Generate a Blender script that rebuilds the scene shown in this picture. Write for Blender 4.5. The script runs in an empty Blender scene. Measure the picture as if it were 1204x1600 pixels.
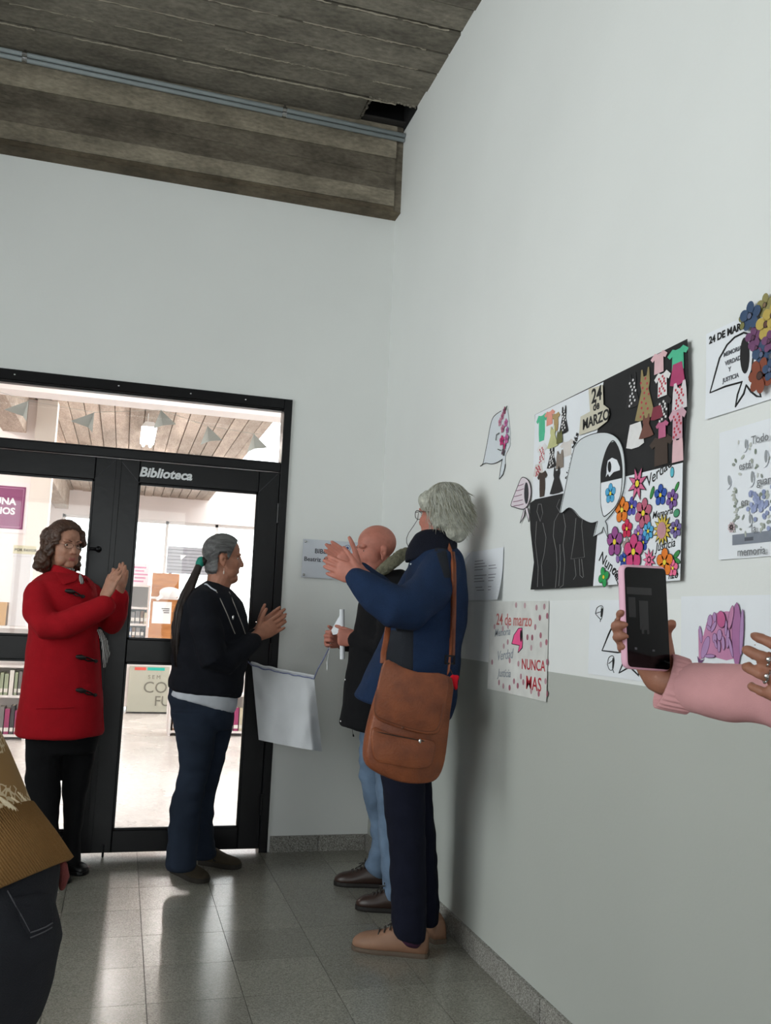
import bpy, math, random
import numpy as np
from mathutils import Vector, Matrix, noise

random.seed(7)
SC = bpy.context.scene
COL = SC.collection

# ------------------------------------------------------------------ camera
F_PX = 1405.81
YAW, PITCH, ROLL = math.radians(15.954), math.radians(6.705), math.radians(2.532)
CAM = Vector((-1.395, -4.952, 1.27))
_fw = Vector((math.sin(YAW) * math.cos(PITCH), math.cos(YAW) * math.cos(PITCH), math.sin(PITCH)))
_rt = Vector((math.cos(YAW), -math.sin(YAW), 0))
_up = _rt.cross(_fw)
RT = math.cos(ROLL) * _rt + math.sin(ROLL) * _up
UP = -math.sin(ROLL) * _rt + math.cos(ROLL) * _up
FW = _fw
cd = bpy.data.cameras.new('camera')
cam = bpy.data.objects.new('camera', cd)
COL.objects.link(cam)
cd.sensor_fit = 'HORIZONTAL'
cd.sensor_width = 36.0
cd.lens = F_PX * 36.0 / 1204.0
cd.clip_start = 0.02
cd.clip_end = 200
M = Matrix((RT, UP, -FW)).transposed().to_4x4()
M.translation = CAM
cam.matrix_world = M
SC.camera = cam

# ------------------------------------------------------------------ world, exposure, daylight portals
SC.view_settings.view_transform = 'Standard'
SC.view_settings.look = 'None'
SC.view_settings.gamma = 1.0
SC.view_settings.exposure = 0.30
SC.cycles.use_denoising = True
SC.cycles.max_bounces = 10
SC.cycles.diffuse_bounces = 5
SC.cycles.transparent_max_bounces = 12
SC.cycles.sample_clamp_indirect = 8.0
wd = bpy.data.worlds.new('sky')
SC.world = wd
wd.use_nodes = True
bg = wd.node_tree.nodes['Background']
bg.inputs[0].default_value = (0.965, 0.99, 1.0, 1)
bg.inputs[1].default_value = 4.2


def portal(name, loc, rot, sx, sy):
    l = bpy.data.lights.new(name, 'AREA')
    l.shape = 'RECTANGLE'
    l.size, l.size_y = sx, sy
    l.cycles.is_portal = True
    o = bpy.data.objects.new(name, l)
    o.location = loc
    o.rotation_euler = rot
    COL.objects.link(o)


HALL_X0, HALL_Y0, HALL_H = -4.6, -9.0, 4.15       # corridor: X from HALL_X0 to 0, Y from HALL_Y0 to 0
LIB_X0, LIB_X1, LIB_Y1, LIB_H = -6.5, 1.9, 14.5, 3.6
portal('daylight_portal', (-2.3, HALL_Y0 + 0.05, 1.65), (math.radians(90), 0, 0), 3.6, 2.3)
portal('daylight_portal', (HALL_X0 + 0.05, -3.4, 2.35), (0, math.radians(-90), 0), 2.9, 4.4)
portal('daylight_portal', (LIB_X1 - 0.05, 7.2, 1.9), (0, math.radians(90), 0), 2.9, 9.0)
portal('daylight_portal', (-0.6, LIB_Y1 - 0.05, 1.95), (math.radians(-90), 0, 0), 4.2, 2.3)


# ------------------------------------------------------------------ pixel -> place helpers (real surfaces / stated planes)
def ray(x, y):
    return FW + RT * ((x - 602) / F_PX) - UP * ((y - 800) / F_PX)


def PY(x, y, Y=0.0):
    d = ray(x, y)
    return CAM + d * ((Y - CAM.y) / d.y)


def PX(x, y, X=0.0):
    d = ray(x, y)
    return CAM + d * ((X - CAM.x) / d.x)


def PZ(x, y, Z=0.0):
    d = ray(x, y)
    return CAM + d * ((Z - CAM.z) / d.z)


def PD(x, y, dep):
    return CAM + ray(x, y) * dep


V = Vector
Zv = Vector((0, 0, 1))


# ------------------------------------------------------------------ materials
def srgb(r, g, b):
    def f(c):
        c /= 255.0
        return c / 12.92 if c <= 0.04045 else ((c + 0.055) / 1.055) ** 2.4
    return (f(r), f(g), f(b), 1.0)


MATS = {}


def mat(name, col, rough=0.6, var=0.0, vscale=8.0, bump=0.0, bscale=60.0, metal=0.0, spec=0.5, stretch=None,
        col2=None, sheen=0.0, detail=4.0, emis=None, emis_s=0.0):
    if name in MATS:
        return MATS[name]
    m = bpy.data.materials.new(name)
    m.use_nodes = True
    nt = m.node_tree
    b = nt.nodes['Principled BSDF']
    b.inputs['Base Color'].default_value = col
    b.inputs['Roughness'].default_value = rough
    b.inputs['Metallic'].default_value = metal
    b.inputs['Specular IOR Level'].default_value = spec
    if sheen:
        b.inputs['Sheen Weight'].default_value = sheen
    if emis:
        b.inputs['Emission Color'].default_value = emis
        b.inputs['Emission Strength'].default_value = emis_s
    tc = None
    if var or bump:
        tc = nt.nodes.new('ShaderNodeTexCoord')
        src = tc.outputs['Object']
        if stretch:
            mp = nt.nodes.new('ShaderNodeMapping')
            mp.inputs['Scale'].default_value = stretch
            nt.links.new(src, mp.inputs['Vector'])
            src = mp.outputs['Vector']
    if var:
        n = nt.nodes.new('ShaderNodeTexNoise')
        n.inputs['Scale'].default_value = vscale
        n.inputs['Detail'].default_value = detail
        nt.links.new(src, n.inputs['Vector'])
        mx = nt.nodes.new('ShaderNodeMix')
        mx.data_type = 'RGBA'
        c2 = col2 or tuple(max(0, c * (1 - var)) for c in col[:3]) + (1,)
        c1 = col if col2 else tuple(min(1, c * (1 + var)) for c in col[:3]) + (1,)
        mx.inputs[6].default_value = c1
        mx.inputs[7].default_value = c2
        rp = nt.nodes.new('ShaderNodeMapRange')
        rp.inputs[1].default_value = 0.3
        rp.inputs[2].default_value = 0.7
        nt.links.new(n.outputs['Fac'], rp.inputs[0])
        nt.links.new(rp.outputs[0], mx.inputs[0])
        nt.links.new(mx.outputs[2], b.inputs['Base Color'])
    if bump:
        n2 = nt.nodes.new('ShaderNodeTexNoise')
        n2.inputs['Scale'].default_value = bscale
        n2.inputs['Detail'].default_value = 3
        nt.links.new(src, n2.inputs['Vector'])
        bp = nt.nodes.new('ShaderNodeBump')
        bp.inputs['Strength'].default_value = bump
        bp.inputs['Distance'].default_value = 0.01
        nt.links.new(n2.outputs['Fac'], bp.inputs['Height'])
        nt.links.new(bp.outputs['Normal'], b.inputs['Normal'])
    MATS[name] = m
    return m


def terrazzo(name, base, chip, dark, scale, rough):
    m = bpy.data.materials.new(name)
    m.use_nodes = True
    nt = m.node_tree
    b = nt.nodes['Principled BSDF']
    b.inputs['Roughness'].default_value = rough
    tc = nt.nodes.new('ShaderNodeTexCoord')
    gm = nt.nodes.new('ShaderNodeNewGeometry')
    vo = nt.nodes.new('ShaderNodeTexVoronoi')
    vo.inputs['Scale'].default_value = scale
    nt.links.new(gm.outputs['Position'], vo.inputs['Vector'])
    sep = nt.nodes.new('ShaderNodeSeparateColor')
    nt.links.new(vo.outputs['Color'], sep.inputs[0])
    cr = nt.nodes.new('ShaderNodeValToRGB')
    cr.color_ramp.interpolation = 'CONSTANT'
    e = cr.color_ramp.elements
    e[0].position, e[0].color = 0.0, dark
    e[1].position, e[1].color = 0.25, base
    e2 = e.new(0.72)
    e2.color = chip
    nt.links.new(sep.outputs[0], cr.inputs[0])
    no = nt.nodes.new('ShaderNodeTexNoise')
    no.inputs['Scale'].default_value = 1.7
    no.inputs['Detail'].default_value = 5
    nt.links.new(gm.outputs['Position'], no.inputs['Vector'])
    oi = nt.nodes.new('ShaderNodeObjectInfo')
    ad = nt.nodes.new('ShaderNodeMath')
    ad.operation = 'MULTIPLY_ADD'
    ad.inputs[1].default_value = 0.22
    ad.inputs[2].default_value = 0.78
    nt.links.new(oi.outputs['Random'], ad.inputs[0])
    ad2 = nt.nodes.new('ShaderNodeMath')
    ad2.operation = 'MULTIPLY_ADD'
    ad2.inputs[1].default_value = 0.5
    ad2.inputs[2].default_value = 0.72
    nt.links.new(no.outputs['Fac'], ad2.inputs[0])
    mu = nt.nodes.new('ShaderNodeMath')
    mu.operation = 'MULTIPLY'
    nt.links.new(ad.outputs[0], mu.inputs[0])
    nt.links.new(ad2.outputs[0], mu.inputs[1])
    mx = nt.nodes.new('ShaderNodeMix')
    mx.data_type = 'RGBA'
    mx.blend_type = 'MULTIPLY'
    mx.inputs[0].default_value = 1.0
    nt.links.new(cr.outputs[0], mx.inputs[6])
    nt.links.new(mu.outputs[0], mx.inputs[7])
    nt.links.new(mx.outputs[2], b.inputs['Base Color'])
    ra = nt.nodes.new('ShaderNodeMapRange')
    ra.inputs[3].default_value = rough - 0.06
    ra.inputs[4].default_value = rough + 0.1
    nt.links.new(no.outputs['Fac'], ra.inputs[0])
    nt.links.new(ra.outputs[0], b.inputs['Roughness'])
    return m


def concrete(name, c1, c2, stretch, c3=None):
    m = bpy.data.materials.new(name)
    m.use_nodes = True
    nt = m.node_tree
    b = nt.nodes['Principled BSDF']
    b.inputs['Roughness'].default_value = 0.85
    b.inputs['Specular IOR Level'].default_value = 0.25
    gm = nt.nodes.new('ShaderNodeNewGeometry')
    mp = nt.nodes.new('ShaderNodeMapping')
    mp.inputs['Scale'].default_value = stretch
    nt.links.new(gm.outputs['Position'], mp.inputs['Vector'])
    n1 = nt.nodes.new('ShaderNodeTexNoise')
    n1.inputs['Scale'].default_value = 3.0
    n1.inputs['Detail'].default_value = 8
    n1.inputs['Roughness'].default_value = 0.65
    nt.links.new(mp.outputs['Vector'], n1.inputs['Vector'])
    cr = nt.nodes.new('ShaderNodeValToRGB')
    e = cr.color_ramp.elements
    e[0].position, e[0].color = 0.34, c2
    e[1].position, e[1].color = 0.66, c1
    nt.links.new(n1.outputs['Fac'], cr.inputs[0])
    n2 = nt.nodes.new('ShaderNodeTexNoise')
    n2.inputs['Scale'].default_value = 26
    n2.inputs['Detail'].default_value = 6
    nt.links.new(mp.outputs['Vector'], n2.inputs['Vector'])
    mx = nt.nodes.new('ShaderNodeMix')
    mx.data_type = 'RGBA'
    mx.blend_type = 'OVERLAY'
    mx.inputs[0].default_value = 0.55
    nt.links.new(cr.outputs[0], mx.inputs[6])
    nt.links.new(n2.outputs['Fac'], mx.inputs[7])
    oi = nt.nodes.new('ShaderNodeObjectInfo')
    ml = nt.nodes.new('ShaderNodeMath')
    ml.operation = 'MULTIPLY_ADD'
    ml.inputs[1].default_value = 0.3
    ml.inputs[2].default_value = 0.85
    nt.links.new(oi.outputs['Random'], ml.inputs[0])
    m2 = nt.nodes.new('ShaderNodeMix')
    m2.data_type = 'RGBA'
    m2.blend_type = 'MULTIPLY'
    m2.inputs[0].default_value = 1.0
    nt.links.new(mx.outputs[2], m2.inputs[6])
    nt.links.new(ml.outputs[0], m2.inputs[7])
    nt.links.new(m2.outputs[2], b.inputs['Base Color'])
    bp = nt.nodes.new('ShaderNodeBump')
    bp.inputs['Strength'].default_value = 0.5
    bp.inputs['Distance'].default_value = 0.01
    nt.links.new(n2.outputs['Fac'], bp.inputs['Height'])
    nt.links.new(bp.outputs['Normal'], b.inputs['Normal'])
    return m


def glass_mat():
    m = bpy.data.materials.new('pane_glass')
    m.use_nodes = True
    nt = m.node_tree
    nt.nodes.clear()
    out = nt.nodes.new('ShaderNodeOutputMaterial')
    tr = nt.nodes.new('ShaderNodeBsdfTransparent')
    tr.inputs[0].default_value = (0.97, 0.985, 0.98, 1)
    gl = nt.nodes.new('ShaderNodeBsdfGlossy')
    gl.inputs['Roughness'].default_value = 0.02
    fr = nt.nodes.new('ShaderNodeFresnel')
    fr.inputs[0].default_value = 1.35
    mx = nt.nodes.new('ShaderNodeMixShader')
    nt.links.new(fr.outputs[0], mx.inputs[0])
    nt.links.new(tr.outputs[0], mx.inputs[1])
    nt.links.new(gl.outputs[0], mx.inputs[2])
    nt.links.new(mx.outputs[0], out.inputs[0])
    return m


GLASS = glass_mat()
WALL = mat('wall_paint', srgb(228, 230, 228), 0.55, var=0.02, vscale=1.5, bump=0.04, bscale=90, spec=0.35)
WHITE_BAND = mat('white_band_paint', srgb(237, 239, 238), 0.4, var=0.01)
LIBWALL = mat('library_wall_paint', srgb(236, 228, 226), 0.7)
CONC_C = concrete('ceiling_concrete', srgb(130, 124, 112), srgb(96, 91, 82), (1.0, 1.8, 1))
CONC_L = concrete('beam_concrete_pale', srgb(152, 143, 126), srgb(106, 99, 86), (1.0, 1, 2.4))
CONC_D = concrete('beam_concrete_dark', srgb(116, 108, 95), srgb(78, 72, 62), (1.0, 1, 2.4))
CONC_B = concrete('beam_concrete_brown', srgb(112, 101, 84), srgb(80, 71, 58), (1.0, 1, 2.4))
CONC_LIB = concrete('library_concrete', srgb(176, 160, 148), srgb(150, 134, 122), (3, 0.6, 1))
TERR = terrazzo('floor_terrazzo', srgb(146, 144, 133), srgb(160, 158, 148), srgb(128, 126, 116), 260, 0.2)
GRAN = terrazzo('skirting_granite', srgb(150, 147, 140), srgb(190, 188, 182), srgb(112, 108, 102), 300, 0.4)
GROUT = mat('joint_grout', srgb(70, 68, 62), 0.9)
BLACK = mat('black_enamel', srgb(9, 9, 12), 0.3, var=0.2, vscale=5, bump=0.06, bscale=25, spec=0.28)
STEEL = mat('bright_steel', srgb(190, 190, 190), 0.25, metal=1.0)
PIPE = mat('grey_conduit', srgb(152, 160, 162), 0.5, var=0.06)
DARKHOLE = mat('dark_void', srgb(14, 14, 15), 0.95)


# ------------------------------------------------------------------ mesh builder
class MB:
    def __init__(s):
        s.v, s.f, s.mi = [], [], []

    def add(s, vs, fs, mi=0):
        o = len(s.v)
        s.v += [tuple(p) for p in vs]
        s.f += [tuple(i + o for i in f) for f in fs]
        s.mi += [mi] * len(fs)
        return s

    def box(s, a, b, mi=0):
        x0, x1 = sorted((a[0], b[0]))
        y0, y1 = sorted((a[1], b[1]))
        z0, z1 = sorted((a[2], b[2]))
        vs = [(x0, y0, z0), (x1, y0, z0), (x1, y1, z0), (x0, y1, z0), (x0, y0, z1), (x1, y0, z1), (x1, y1, z1), (x0, y1, z1)]
        return s.add(vs, [(0, 3, 2, 1), (4, 5, 6, 7), (0, 1, 5, 4), (1, 2, 6, 5), (2, 3, 7, 6), (3, 0, 4, 7)], mi)

    def obox(s, c, ax, ay, az, mi=0):
        c, ax, ay, az = V(c), V(ax), V(ay), V(az)
        vs = [c + sx * ax + sy * ay + sz * az for sz in (-1, 1) for sy, sx in ((-1, -1), (-1, 1), (1, 1), (1, -1))]
        return s.add(vs, [(0, 3, 2, 1), (4, 5, 6, 7), (0, 1, 5, 4), (1, 2, 6, 5), (2, 3, 7, 6), (3, 0, 4, 7)], mi)

    def loft(s, rings, cap=True, mi=0, loop=False):
        n = len(rings[0])
        vs = [p for r in rings for p in r]
        fs = []
        R = len(rings)
        for i in range(R if loop else R - 1):
            i2 = (i + 1) % R
            for j in range(n):
                k = (j + 1) % n
                fs.append((i * n + j, i * n + k, i2 * n + k, i2 * n + j))
        if cap and not loop:
            fs.append(tuple(range(n - 1, -1, -1)))
            fs.append(tuple((R - 1) * n + j for j in range(n)))
        return s.add(vs, fs, mi)

    def tube(s, pts, rads, n=12, round_ends=True, mi=0, flat=None, up=None):
        """rads: number, or list of number / (a, b); frame by parallel transport"""
        pts = [V(p) for p in pts]
        if not isinstance(rads, (list, tuple)):
            rads = [rads] * len(pts)
        rads = [(q, q) if not isinstance(q, (tuple, list)) else tuple(q) for q in rads]
        T = []
        for i in range(len(pts)):
            a = pts[max(0, i - 1)]
            b = pts[min(len(pts) - 1, i + 1)]
            t = (b - a)
            T.append(t.normalized() if t.length > 1e-9 else V((0, 0, 1)))
        if up is None:
            up = V((0, 0, 1)) if abs(T[0].z) < 0.9 else V((0, 1, 0))
        u = V(up)
        rings = []
        first = last = None
        for i, (p, t, (ra, rb)) in enumerate(zip(pts, T, rads)):
            u = (u - t * u.dot(t))
            u = u.normalized() if u.length > 1e-6 else t.orthogonal().normalized()
            w = t.cross(u)

            def rg(pp, k):
                return [pp + w * (math.cos(2 * math.pi * j / n) * ra * k) + u * (math.sin(2 * math.pi * j / n) * rb * k) for j in range(n)]
            if i == 0 and round_ends:
                m = min(ra, rb)
                rings.append(rg(p - t * m * 0.85, 0.45))
                rings.append(rg(p - t * m * 0.5, 0.82))
            rings.append(rg(p, 1))
            if i == len(pts) - 1 and round_ends:
                m = min(ra, rb)
                rings.append(rg(p + t * m * 0.5, 0.82))
                rings.append(rg(p + t * m * 0.85, 0.45))
        return s.loft(rings, mi=mi)

    def ell(s, c, r, M3=None, nu=18, nv=12, mi=0):
        c = V(c)
        vs = []
        for i in range(1, nv):
            th = math.pi * i / nv
            for j in range(nu):
                ph = 2 * math.pi * j / nu
                p = V((r[0] * math.sin(th) * math.cos(ph), r[1] * math.sin(th) * math.sin(ph), r[2] * math.cos(th)))
                vs.append(c + (M3 @ p if M3 else p))
        fs = []
        for i in range(nv - 2):
            for j in range(nu):
                k = (j + 1) % nu
                fs.append((i * nu + j, (i + 1) * nu + j, (i + 1) * nu + k, i * nu + k))
        p = V((0, 0, r[2]))
        vs.append(c + (M3 @ p if M3 else p))
        vs.append(c - (M3 @ p if M3 else p))
        t, b = len(vs) - 2, len(vs) - 1
        for j in range(nu):
            k = (j + 1) % nu
            fs.append((t, j, k))
            fs.append((b, (nv - 2) * nu + k, (nv - 2) * nu + j))
        return s.add(vs, fs, mi)

    def prism(s, poly, off, mi=0):
        """poly: 3-D points of one face, off: extrusion vector"""
        n = len(poly)
        poly = [V(p) for p in poly]
        vs = poly + [p + V(off) for p in poly]
        fs = [tuple(range(n)), tuple(range(2 * n - 1, n - 1, -1))]
        fs += [(i, i + n, (i + 1) % n + n, (i + 1) % n) for i in range(n)]
        return s.add(vs, fs, mi)

    def pillow(s, poly, off, inset=0.15, bulge=0.0, mi=0):
        """slab with rounded rim: poly (3-D) is the back outline, off the thickness vector"""
        poly = [V(p) for p in poly]
        c = sum(poly, V()) / len(poly)
        off = V(off)
        rings = []
        for t, k in ((0, 1 - inset), (0.12, 1 - inset * 0.35), (0.3, 1), (0.7, 1), (0.9, 1 - inset * 0.35), (1.0, 1 - inset)):
            rings.append([c + (p - c) * k + off * t for p in poly])
        o = len(s.v)
        s.loft(rings, cap=True, mi=mi)
        if bulge:
            rings2 = [[c + (p - c) * k + off * (1 + bulge * b) for p in poly] for k, b in ((1 - inset, 0), (0.6, 0.7), (0.3, 0.95), (0.05, 1))]
            s.loft(rings2, cap=True, mi=mi)
        return s

    def mesh(s, name='m'):
        me = bpy.data.meshes.new(name)
        me.from_pydata(s.v, [], s.f)
        me.update()
        if any(s.mi):
            me.polygons.foreach_set('material_index', s.mi)
        return me


def shade(me, smooth):
    if smooth:
        me.polygons.foreach_set('use_smooth', [True] * len(me.polygons))
    return me


def remesh(mb, vox, smooth=6, fac=0.5, fn=None):
    """union of everything in mb as one continuous skin; fn(co, no) -> displaced co"""
    me = mb.mesh('tmp')
    ob = bpy.data.objects.new('tmp', me)
    COL.objects.link(ob)
    r = ob.modifiers.new('r', 'REMESH')
    r.mode = 'VOXEL'
    r.voxel_size = vox
    if smooth:
        sm = ob.modifiers.new('s', 'SMOOTH')
        sm.iterations = smooth
        sm.factor = fac
    dg = bpy.context.evaluated_depsgraph_get()
    dg.update()
    m2 = bpy.data.meshes.new_from_object(ob.evaluated_get(dg))
    bpy.data.objects.remove(ob)
    bpy.data.meshes.remove(me)
    m2.materials.clear()
    if fn:
        nrm = [v.normal.copy() for v in m2.vertices]
        cos = [tuple(fn(v.co, n)) for v, n in zip(m2.vertices, nrm)]
        m2.vertices.foreach_set('co', [c for p in cos for c in p])
        m2.update()
    return shade(m2, True)


def obj(name, me, mats, parent=None, kind=None, smooth=False):
    if isinstance(me, MB):
        me = me.mesh(name)
        if smooth:
            shade(me, True)
    me.name = name
    for m in (mats if isinstance(mats, (list, tuple)) else [mats]):
        me.materials.append(m)
    o = bpy.data.objects.new(name, me)
    COL.objects.link(o)
    if parent is not None:
        o.parent = parent
        o.matrix_parent_inverse = WM(parent).inverted()
    if kind:
        o['kind'] = kind
    return o


_wm = {}


def WM(o):
    m = o.matrix_basis.copy()
    if o.parent is not None:
        m = WM(o.parent) @ o.matrix_parent_inverse @ m
    return m


def empty(name, loc):
    o = bpy.data.objects.new(name, None)
    o.empty_display_size = 0.1
    o.location = loc
    COL.objects.link(o)
    return o


def tag(o, label, cat, group=None, kind=None):
    o['label'] = label
    o['category'] = cat
    if group:
        o['group'] = group
    if kind:
        o['kind'] = kind
    return o


def text(name, s, mt, parent, origin, xdir, ydir, size, bold=0.0, shear=0.0, align='LEFT', depth=0.0004, space=1.0):
    cu = bpy.data.curves.new(name, 'FONT')
    cu.body = s
    cu.size = size
    cu.offset = bold
    cu.shear = shear
    cu.align_x = align
    cu.extrude = depth
    cu.space_character = space
    cu.resolution_u = 3
    tmp = bpy.data.objects.new(name, cu)
    COL.objects.link(tmp)
    dg = bpy.context.evaluated_depsgraph_get()
    me = bpy.data.meshes.new_from_object(tmp.evaluated_get(dg))
    bpy.data.objects.remove(tmp)
    xd, yd = V(xdir).normalized(), V(ydir)
    yd = (yd - xd * yd.dot(xd)).normalized()
    mm = Matrix((xd, yd, xd.cross(yd))).transposed().to_4x4()
    mm.translation = V(origin)
    me.transform(mm)
    return obj(name, me, mt, parent)


# ================================================================== THE CORRIDOR
DX0, DX1, DZ = -2.375, -0.556, 2.47        # door opening
WT = 0.16
mb = MB()
mb.box((HALL_X0, 0, 0), (DX0, WT, LIB_H + 0.6))
mb.box((DX1, 0, 0), (LIB_X1, WT, LIB_H + 0.6))
mb.box((DX0, 0, DZ), (DX1, WT, LIB_H + 0.6))
tag(obj('wall_back', mb, WALL), 'white painted end wall with the black library doors', 'wall', kind='structure')
mb = MB()
mb.box((0, HALL_Y0 - 0.2, 0), (0.2, 0, HALL_H + 0.4))
tag(obj('wall_right', mb, WALL), 'tall white side wall covered with school posters', 'wall', kind='structure')


def wall_with_window(name, axis, pos, t, a0, a1, w0, w1, z0, z1, H, mt, label):
    """axis 'x': wall plane X=pos spanning Y a0..a1; axis 'y': plane Y=pos spanning X"""
    b = MB()

    def bb(p0, p1, q0, q1):
        if axis == 'x':
            b.box((pos, p0, q0), (pos + t, p1, q1))
        else:
            b.box((p0, pos, q0), (p1, pos + t, q1))
    bb(a0, w0, 0, H)
    bb(w1, a1, 0, H)
    bb(w0, w1, 0, z0)
    bb(w0, w1, z1, H)
    return tag(obj(name, b, mt), label, 'wall', kind='structure')


def window(name, axis, pos, w0, w1, z0, z1, n, label, mt):
    lo = (pos, w0, z0) if axis == 'x' else (w0, pos, z0)
    r = tag(empty(name, lo), label, 'window', kind='structure')
    f = MB()

    def bb(bl, p0, p1, q0, q1, d0=-0.03, d1=0.03):
        if axis == 'x':
            bl.box((pos + d0, p0, q0), (pos + d1, p1, q1))
        else:
            bl.box((p0, pos + d0, q0), (p1, pos + d1, q1))
    bb(f, w0, w1, z0, z0 + 0.06)
    bb(f, w0, w1, z1 - 0.06, z1)
    for i in range(n + 1):
        c = w0 + 0.03 + (w1 - w0 - 0.06) * i / n
        bb(f, c - 0.03, c + 0.03, z0, z1)
    obj('window_frame', f, mt, r)
    for i in range(n):
        p = MB()
        a = w0 + (w1 - w0) * i / n
        bb(p, a + 0.03, a + (w1 - w0) / n - 0.03, z0 + 0.05, z1 - 0.05, -0.003, 0.003)
        obj('pane', p, GLASS, r)
    return r


wall_with_window('wall_front', 'y', HALL_Y0 - 0.2, 0.2, HALL_X0, 0, -4.1, -0.5, 0.5, 2.8, HALL_H, WALL, 'white wall with tall window at the far end behind the photographer')
window('window_1', 'y', HALL_Y0 - 0.1, -4.1, -0.5, 0.5, 2.8, 3, 'unseen three pane window behind the photographer, sized for its light', BLACK)  # unseen window, height and sill set for light on the end wall
wall_with_window('wall_left', 'x', HALL_X0 - 0.2, 0.2, HALL_Y0, 0, -5.6, -1.2, 0.9, 3.8, HALL_H, WALL, 'white side wall with window left of the photographer')
window('window_2', 'x', HALL_X0 - 0.1, -5.6, -1.2, 0.9, 3.8, 3, 'unseen wide window in the left corridor wall, sized for its light', BLACK)  # unseen window, placed and sized for light on the side wall

# floor: slab with joints, tiles as pieces
fl = MB()
fl.box((HALL_X0, HALL_Y0, -0.12), (0, WT, -0.006))
floor = tag(obj('floor', fl, GROUT), 'grey terrazzo tile floor of the corridor', 'floor', kind='structure')
TS, GAP = 0.315, 0.0022
tm = MB()
h = TS / 2 - GAP / 2
tm.box((-h, -h, -0.008), (h, h, 0.0))
tmesh = tm.mesh('tile')
tmesh.materials.append(TERR)
rest = MB()
ox, oy = -0.91 + TS / 2, -0.23 - TS / 2
for i in range(-14, 4):
    for j in range(-2, 30):
        cx, cy = ox + i * TS, oy - j * TS
        x0, x1, y0, y1 = cx - h, cx + h, cy - h, cy + h
        x0, x1, y0, y1 = max(x0, HALL_X0), min(x1, 0), max(y0, HALL_Y0), min(y1, WT if DX0 < cx < DX1 else 0.0)
        if x1 - x0 < 0.02 or y1 - y0 < 0.02:
            continue
        whole = (x1 - x0 > 2 * h - 1e-4) and (y1 - y0 > 2 * h - 1e-4)
        if cx > -2.7 and cy > -4.3:
            if whole:
                o = bpy.data.objects.new('tile', tmesh)
                COL.objects.link(o)
                o.location = (cx, cy, 0)
                o.parent = floor
            else:
                b = MB()
                b.box((x0, y0, -0.008), (x1, y1, 0))
                obj('tile', b, TERR, floor)
        else:
            rest.box((x0, y0, -0.008), (x1, y1, 0))
obj('tile_field', rest, TERR, floor, kind='stuff')

# skirting stones
def skirting(name, label, pts_axis, fixed, a0, a1, L):
    r = tag(empty(name, (fixed if pts_axis == 'y' else a0, a0 if pts_axis == 'y' else fixed, 0)), label, 'baseboard', kind='structure')
    a = a0
    k = 0
    while a < a1 - 0.01:
        b = MB()
        e = min(a + L, a1)
        t = 0.016 + 0.0015 * ((k * 7) % 3 - 1)
        if pts_axis == 'x':
            b.box((a + 0.0015, -t, 0), (e - 0.0015, 0, 0.083))
        else:
            b.box((-t, a + 0.0015, 0), (0, e - 0.0015, 0.083))
        obj('stone', b, GRAN, r)
        a = e
        k += 1
    return r


skirting('baseboard_back', 'speckled granite skirting below the plaque wall', 'x', 0, DX1 + 0.012, -0.017, 0.263)
skirting('baseboard_back', 'speckled granite skirting left of the library doors', 'x', 0, HALL_X0, DX0, 0.4)
skirting('baseboard_right', 'speckled granite skirting along the poster wall', 'y', 0, HALL_Y0, 0.0, 0.62)

# ceiling boards (board-marked concrete), with a broken hole in the corner
ce = MB()
ce.box((HALL_X0, HALL_Y0, HALL_H + 0.03), (0, -0.4, HALL_H + 0.25))
ce.box((HALL_X0, -0.4, HALL_H + 0.03), (-0.275, 0, HALL_H + 0.25))
ceil = tag(obj('ceiling', ce, mat('joint_shadow_concrete', srgb(58, 54, 48), 0.95)), 'dark board-marked concrete ceiling', 'ceiling', kind='structure')
bw = 0.176
y = -0.35
bounds = [(0.0, -0.105), (-0.105, -0.35)]
while y > HALL_Y0:
    bounds.append((y, max(y - bw, HALL_Y0)))
    y -= bw
for k, (b0, b1) in enumerate(bounds):
    b = MB()
    z = HALL_H + random.choice((-0.007, -0.002, 0.003, 0.007))
    xr = -0.285 if k == 1 else 0.0
    g = 0.008
    b.box((HALL_X0, b1 + g, z), (xr, b0 - g, HALL_H + 0.04))
    obj('board', b, CONC_C, ceil)
# mortar fins squeezed out between boards
for k, yy in enumerate([-0.35 - bw * i for i in range(0, 9)]):
    b = MB()
    for q in range(20):
        L = random.uniform(0.06, 0.3)
        xa = random.uniform(-2.7, -0.02 - L)
        n = 12
        pts = [V((xa + L * t / n, yy + random.uniform(-0.005, 0.005), HALL_H - 0.004)) for t in range(n + 1)]
        b.tube(pts, [random.uniform(0.0015, 0.005) for _ in pts], n=5)
    obj('mortar_fin', b, mat('mortar', srgb(158, 150, 134), 0.9), ceil, kind='stuff')
hb = MB()   # rough void above the hole, its shade put into near-black colour
hb.box((-0.28, -0.36, HALL_H + 0.3), (0, -0.1, HALL_H + 0.32))
hb.box((-0.30, -0.36, HALL_H + 0.02), (-0.272, -0.1, HALL_H + 0.32))
hb.box((-0.28, -0.40, HALL_H + 0.02), (0, -0.352, HALL_H + 0.32))
hb.box((-0.28, -0.105, HALL_H + 0.02), (0, -0.09, HALL_H + 0.32))
hb.box((-0.004, -0.36, HALL_H - 0.012), (0, -0.1, HALL_H + 0.32))  # dark plate added over the lit wall inside the void
obj('broken_void', hb, DARKHOLE, ceil)
rg = MB()
for q in range(16):
    xx = -0.272 + 0.272 * q / 15
    rg.ell((xx, -0.352 + random.uniform(-0.006, 0.012), HALL_H + 0.012), (0.015, 0.013, 0.013), nu=6, nv=4)
for q in range(10):
    rg.ell((-0.272 + random.uniform(-0.008, 0.008), -0.11 - 0.24 * q / 9, HALL_H + 0.012), (0.012, 0.015, 0.013), nu=6, nv=4)
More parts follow.
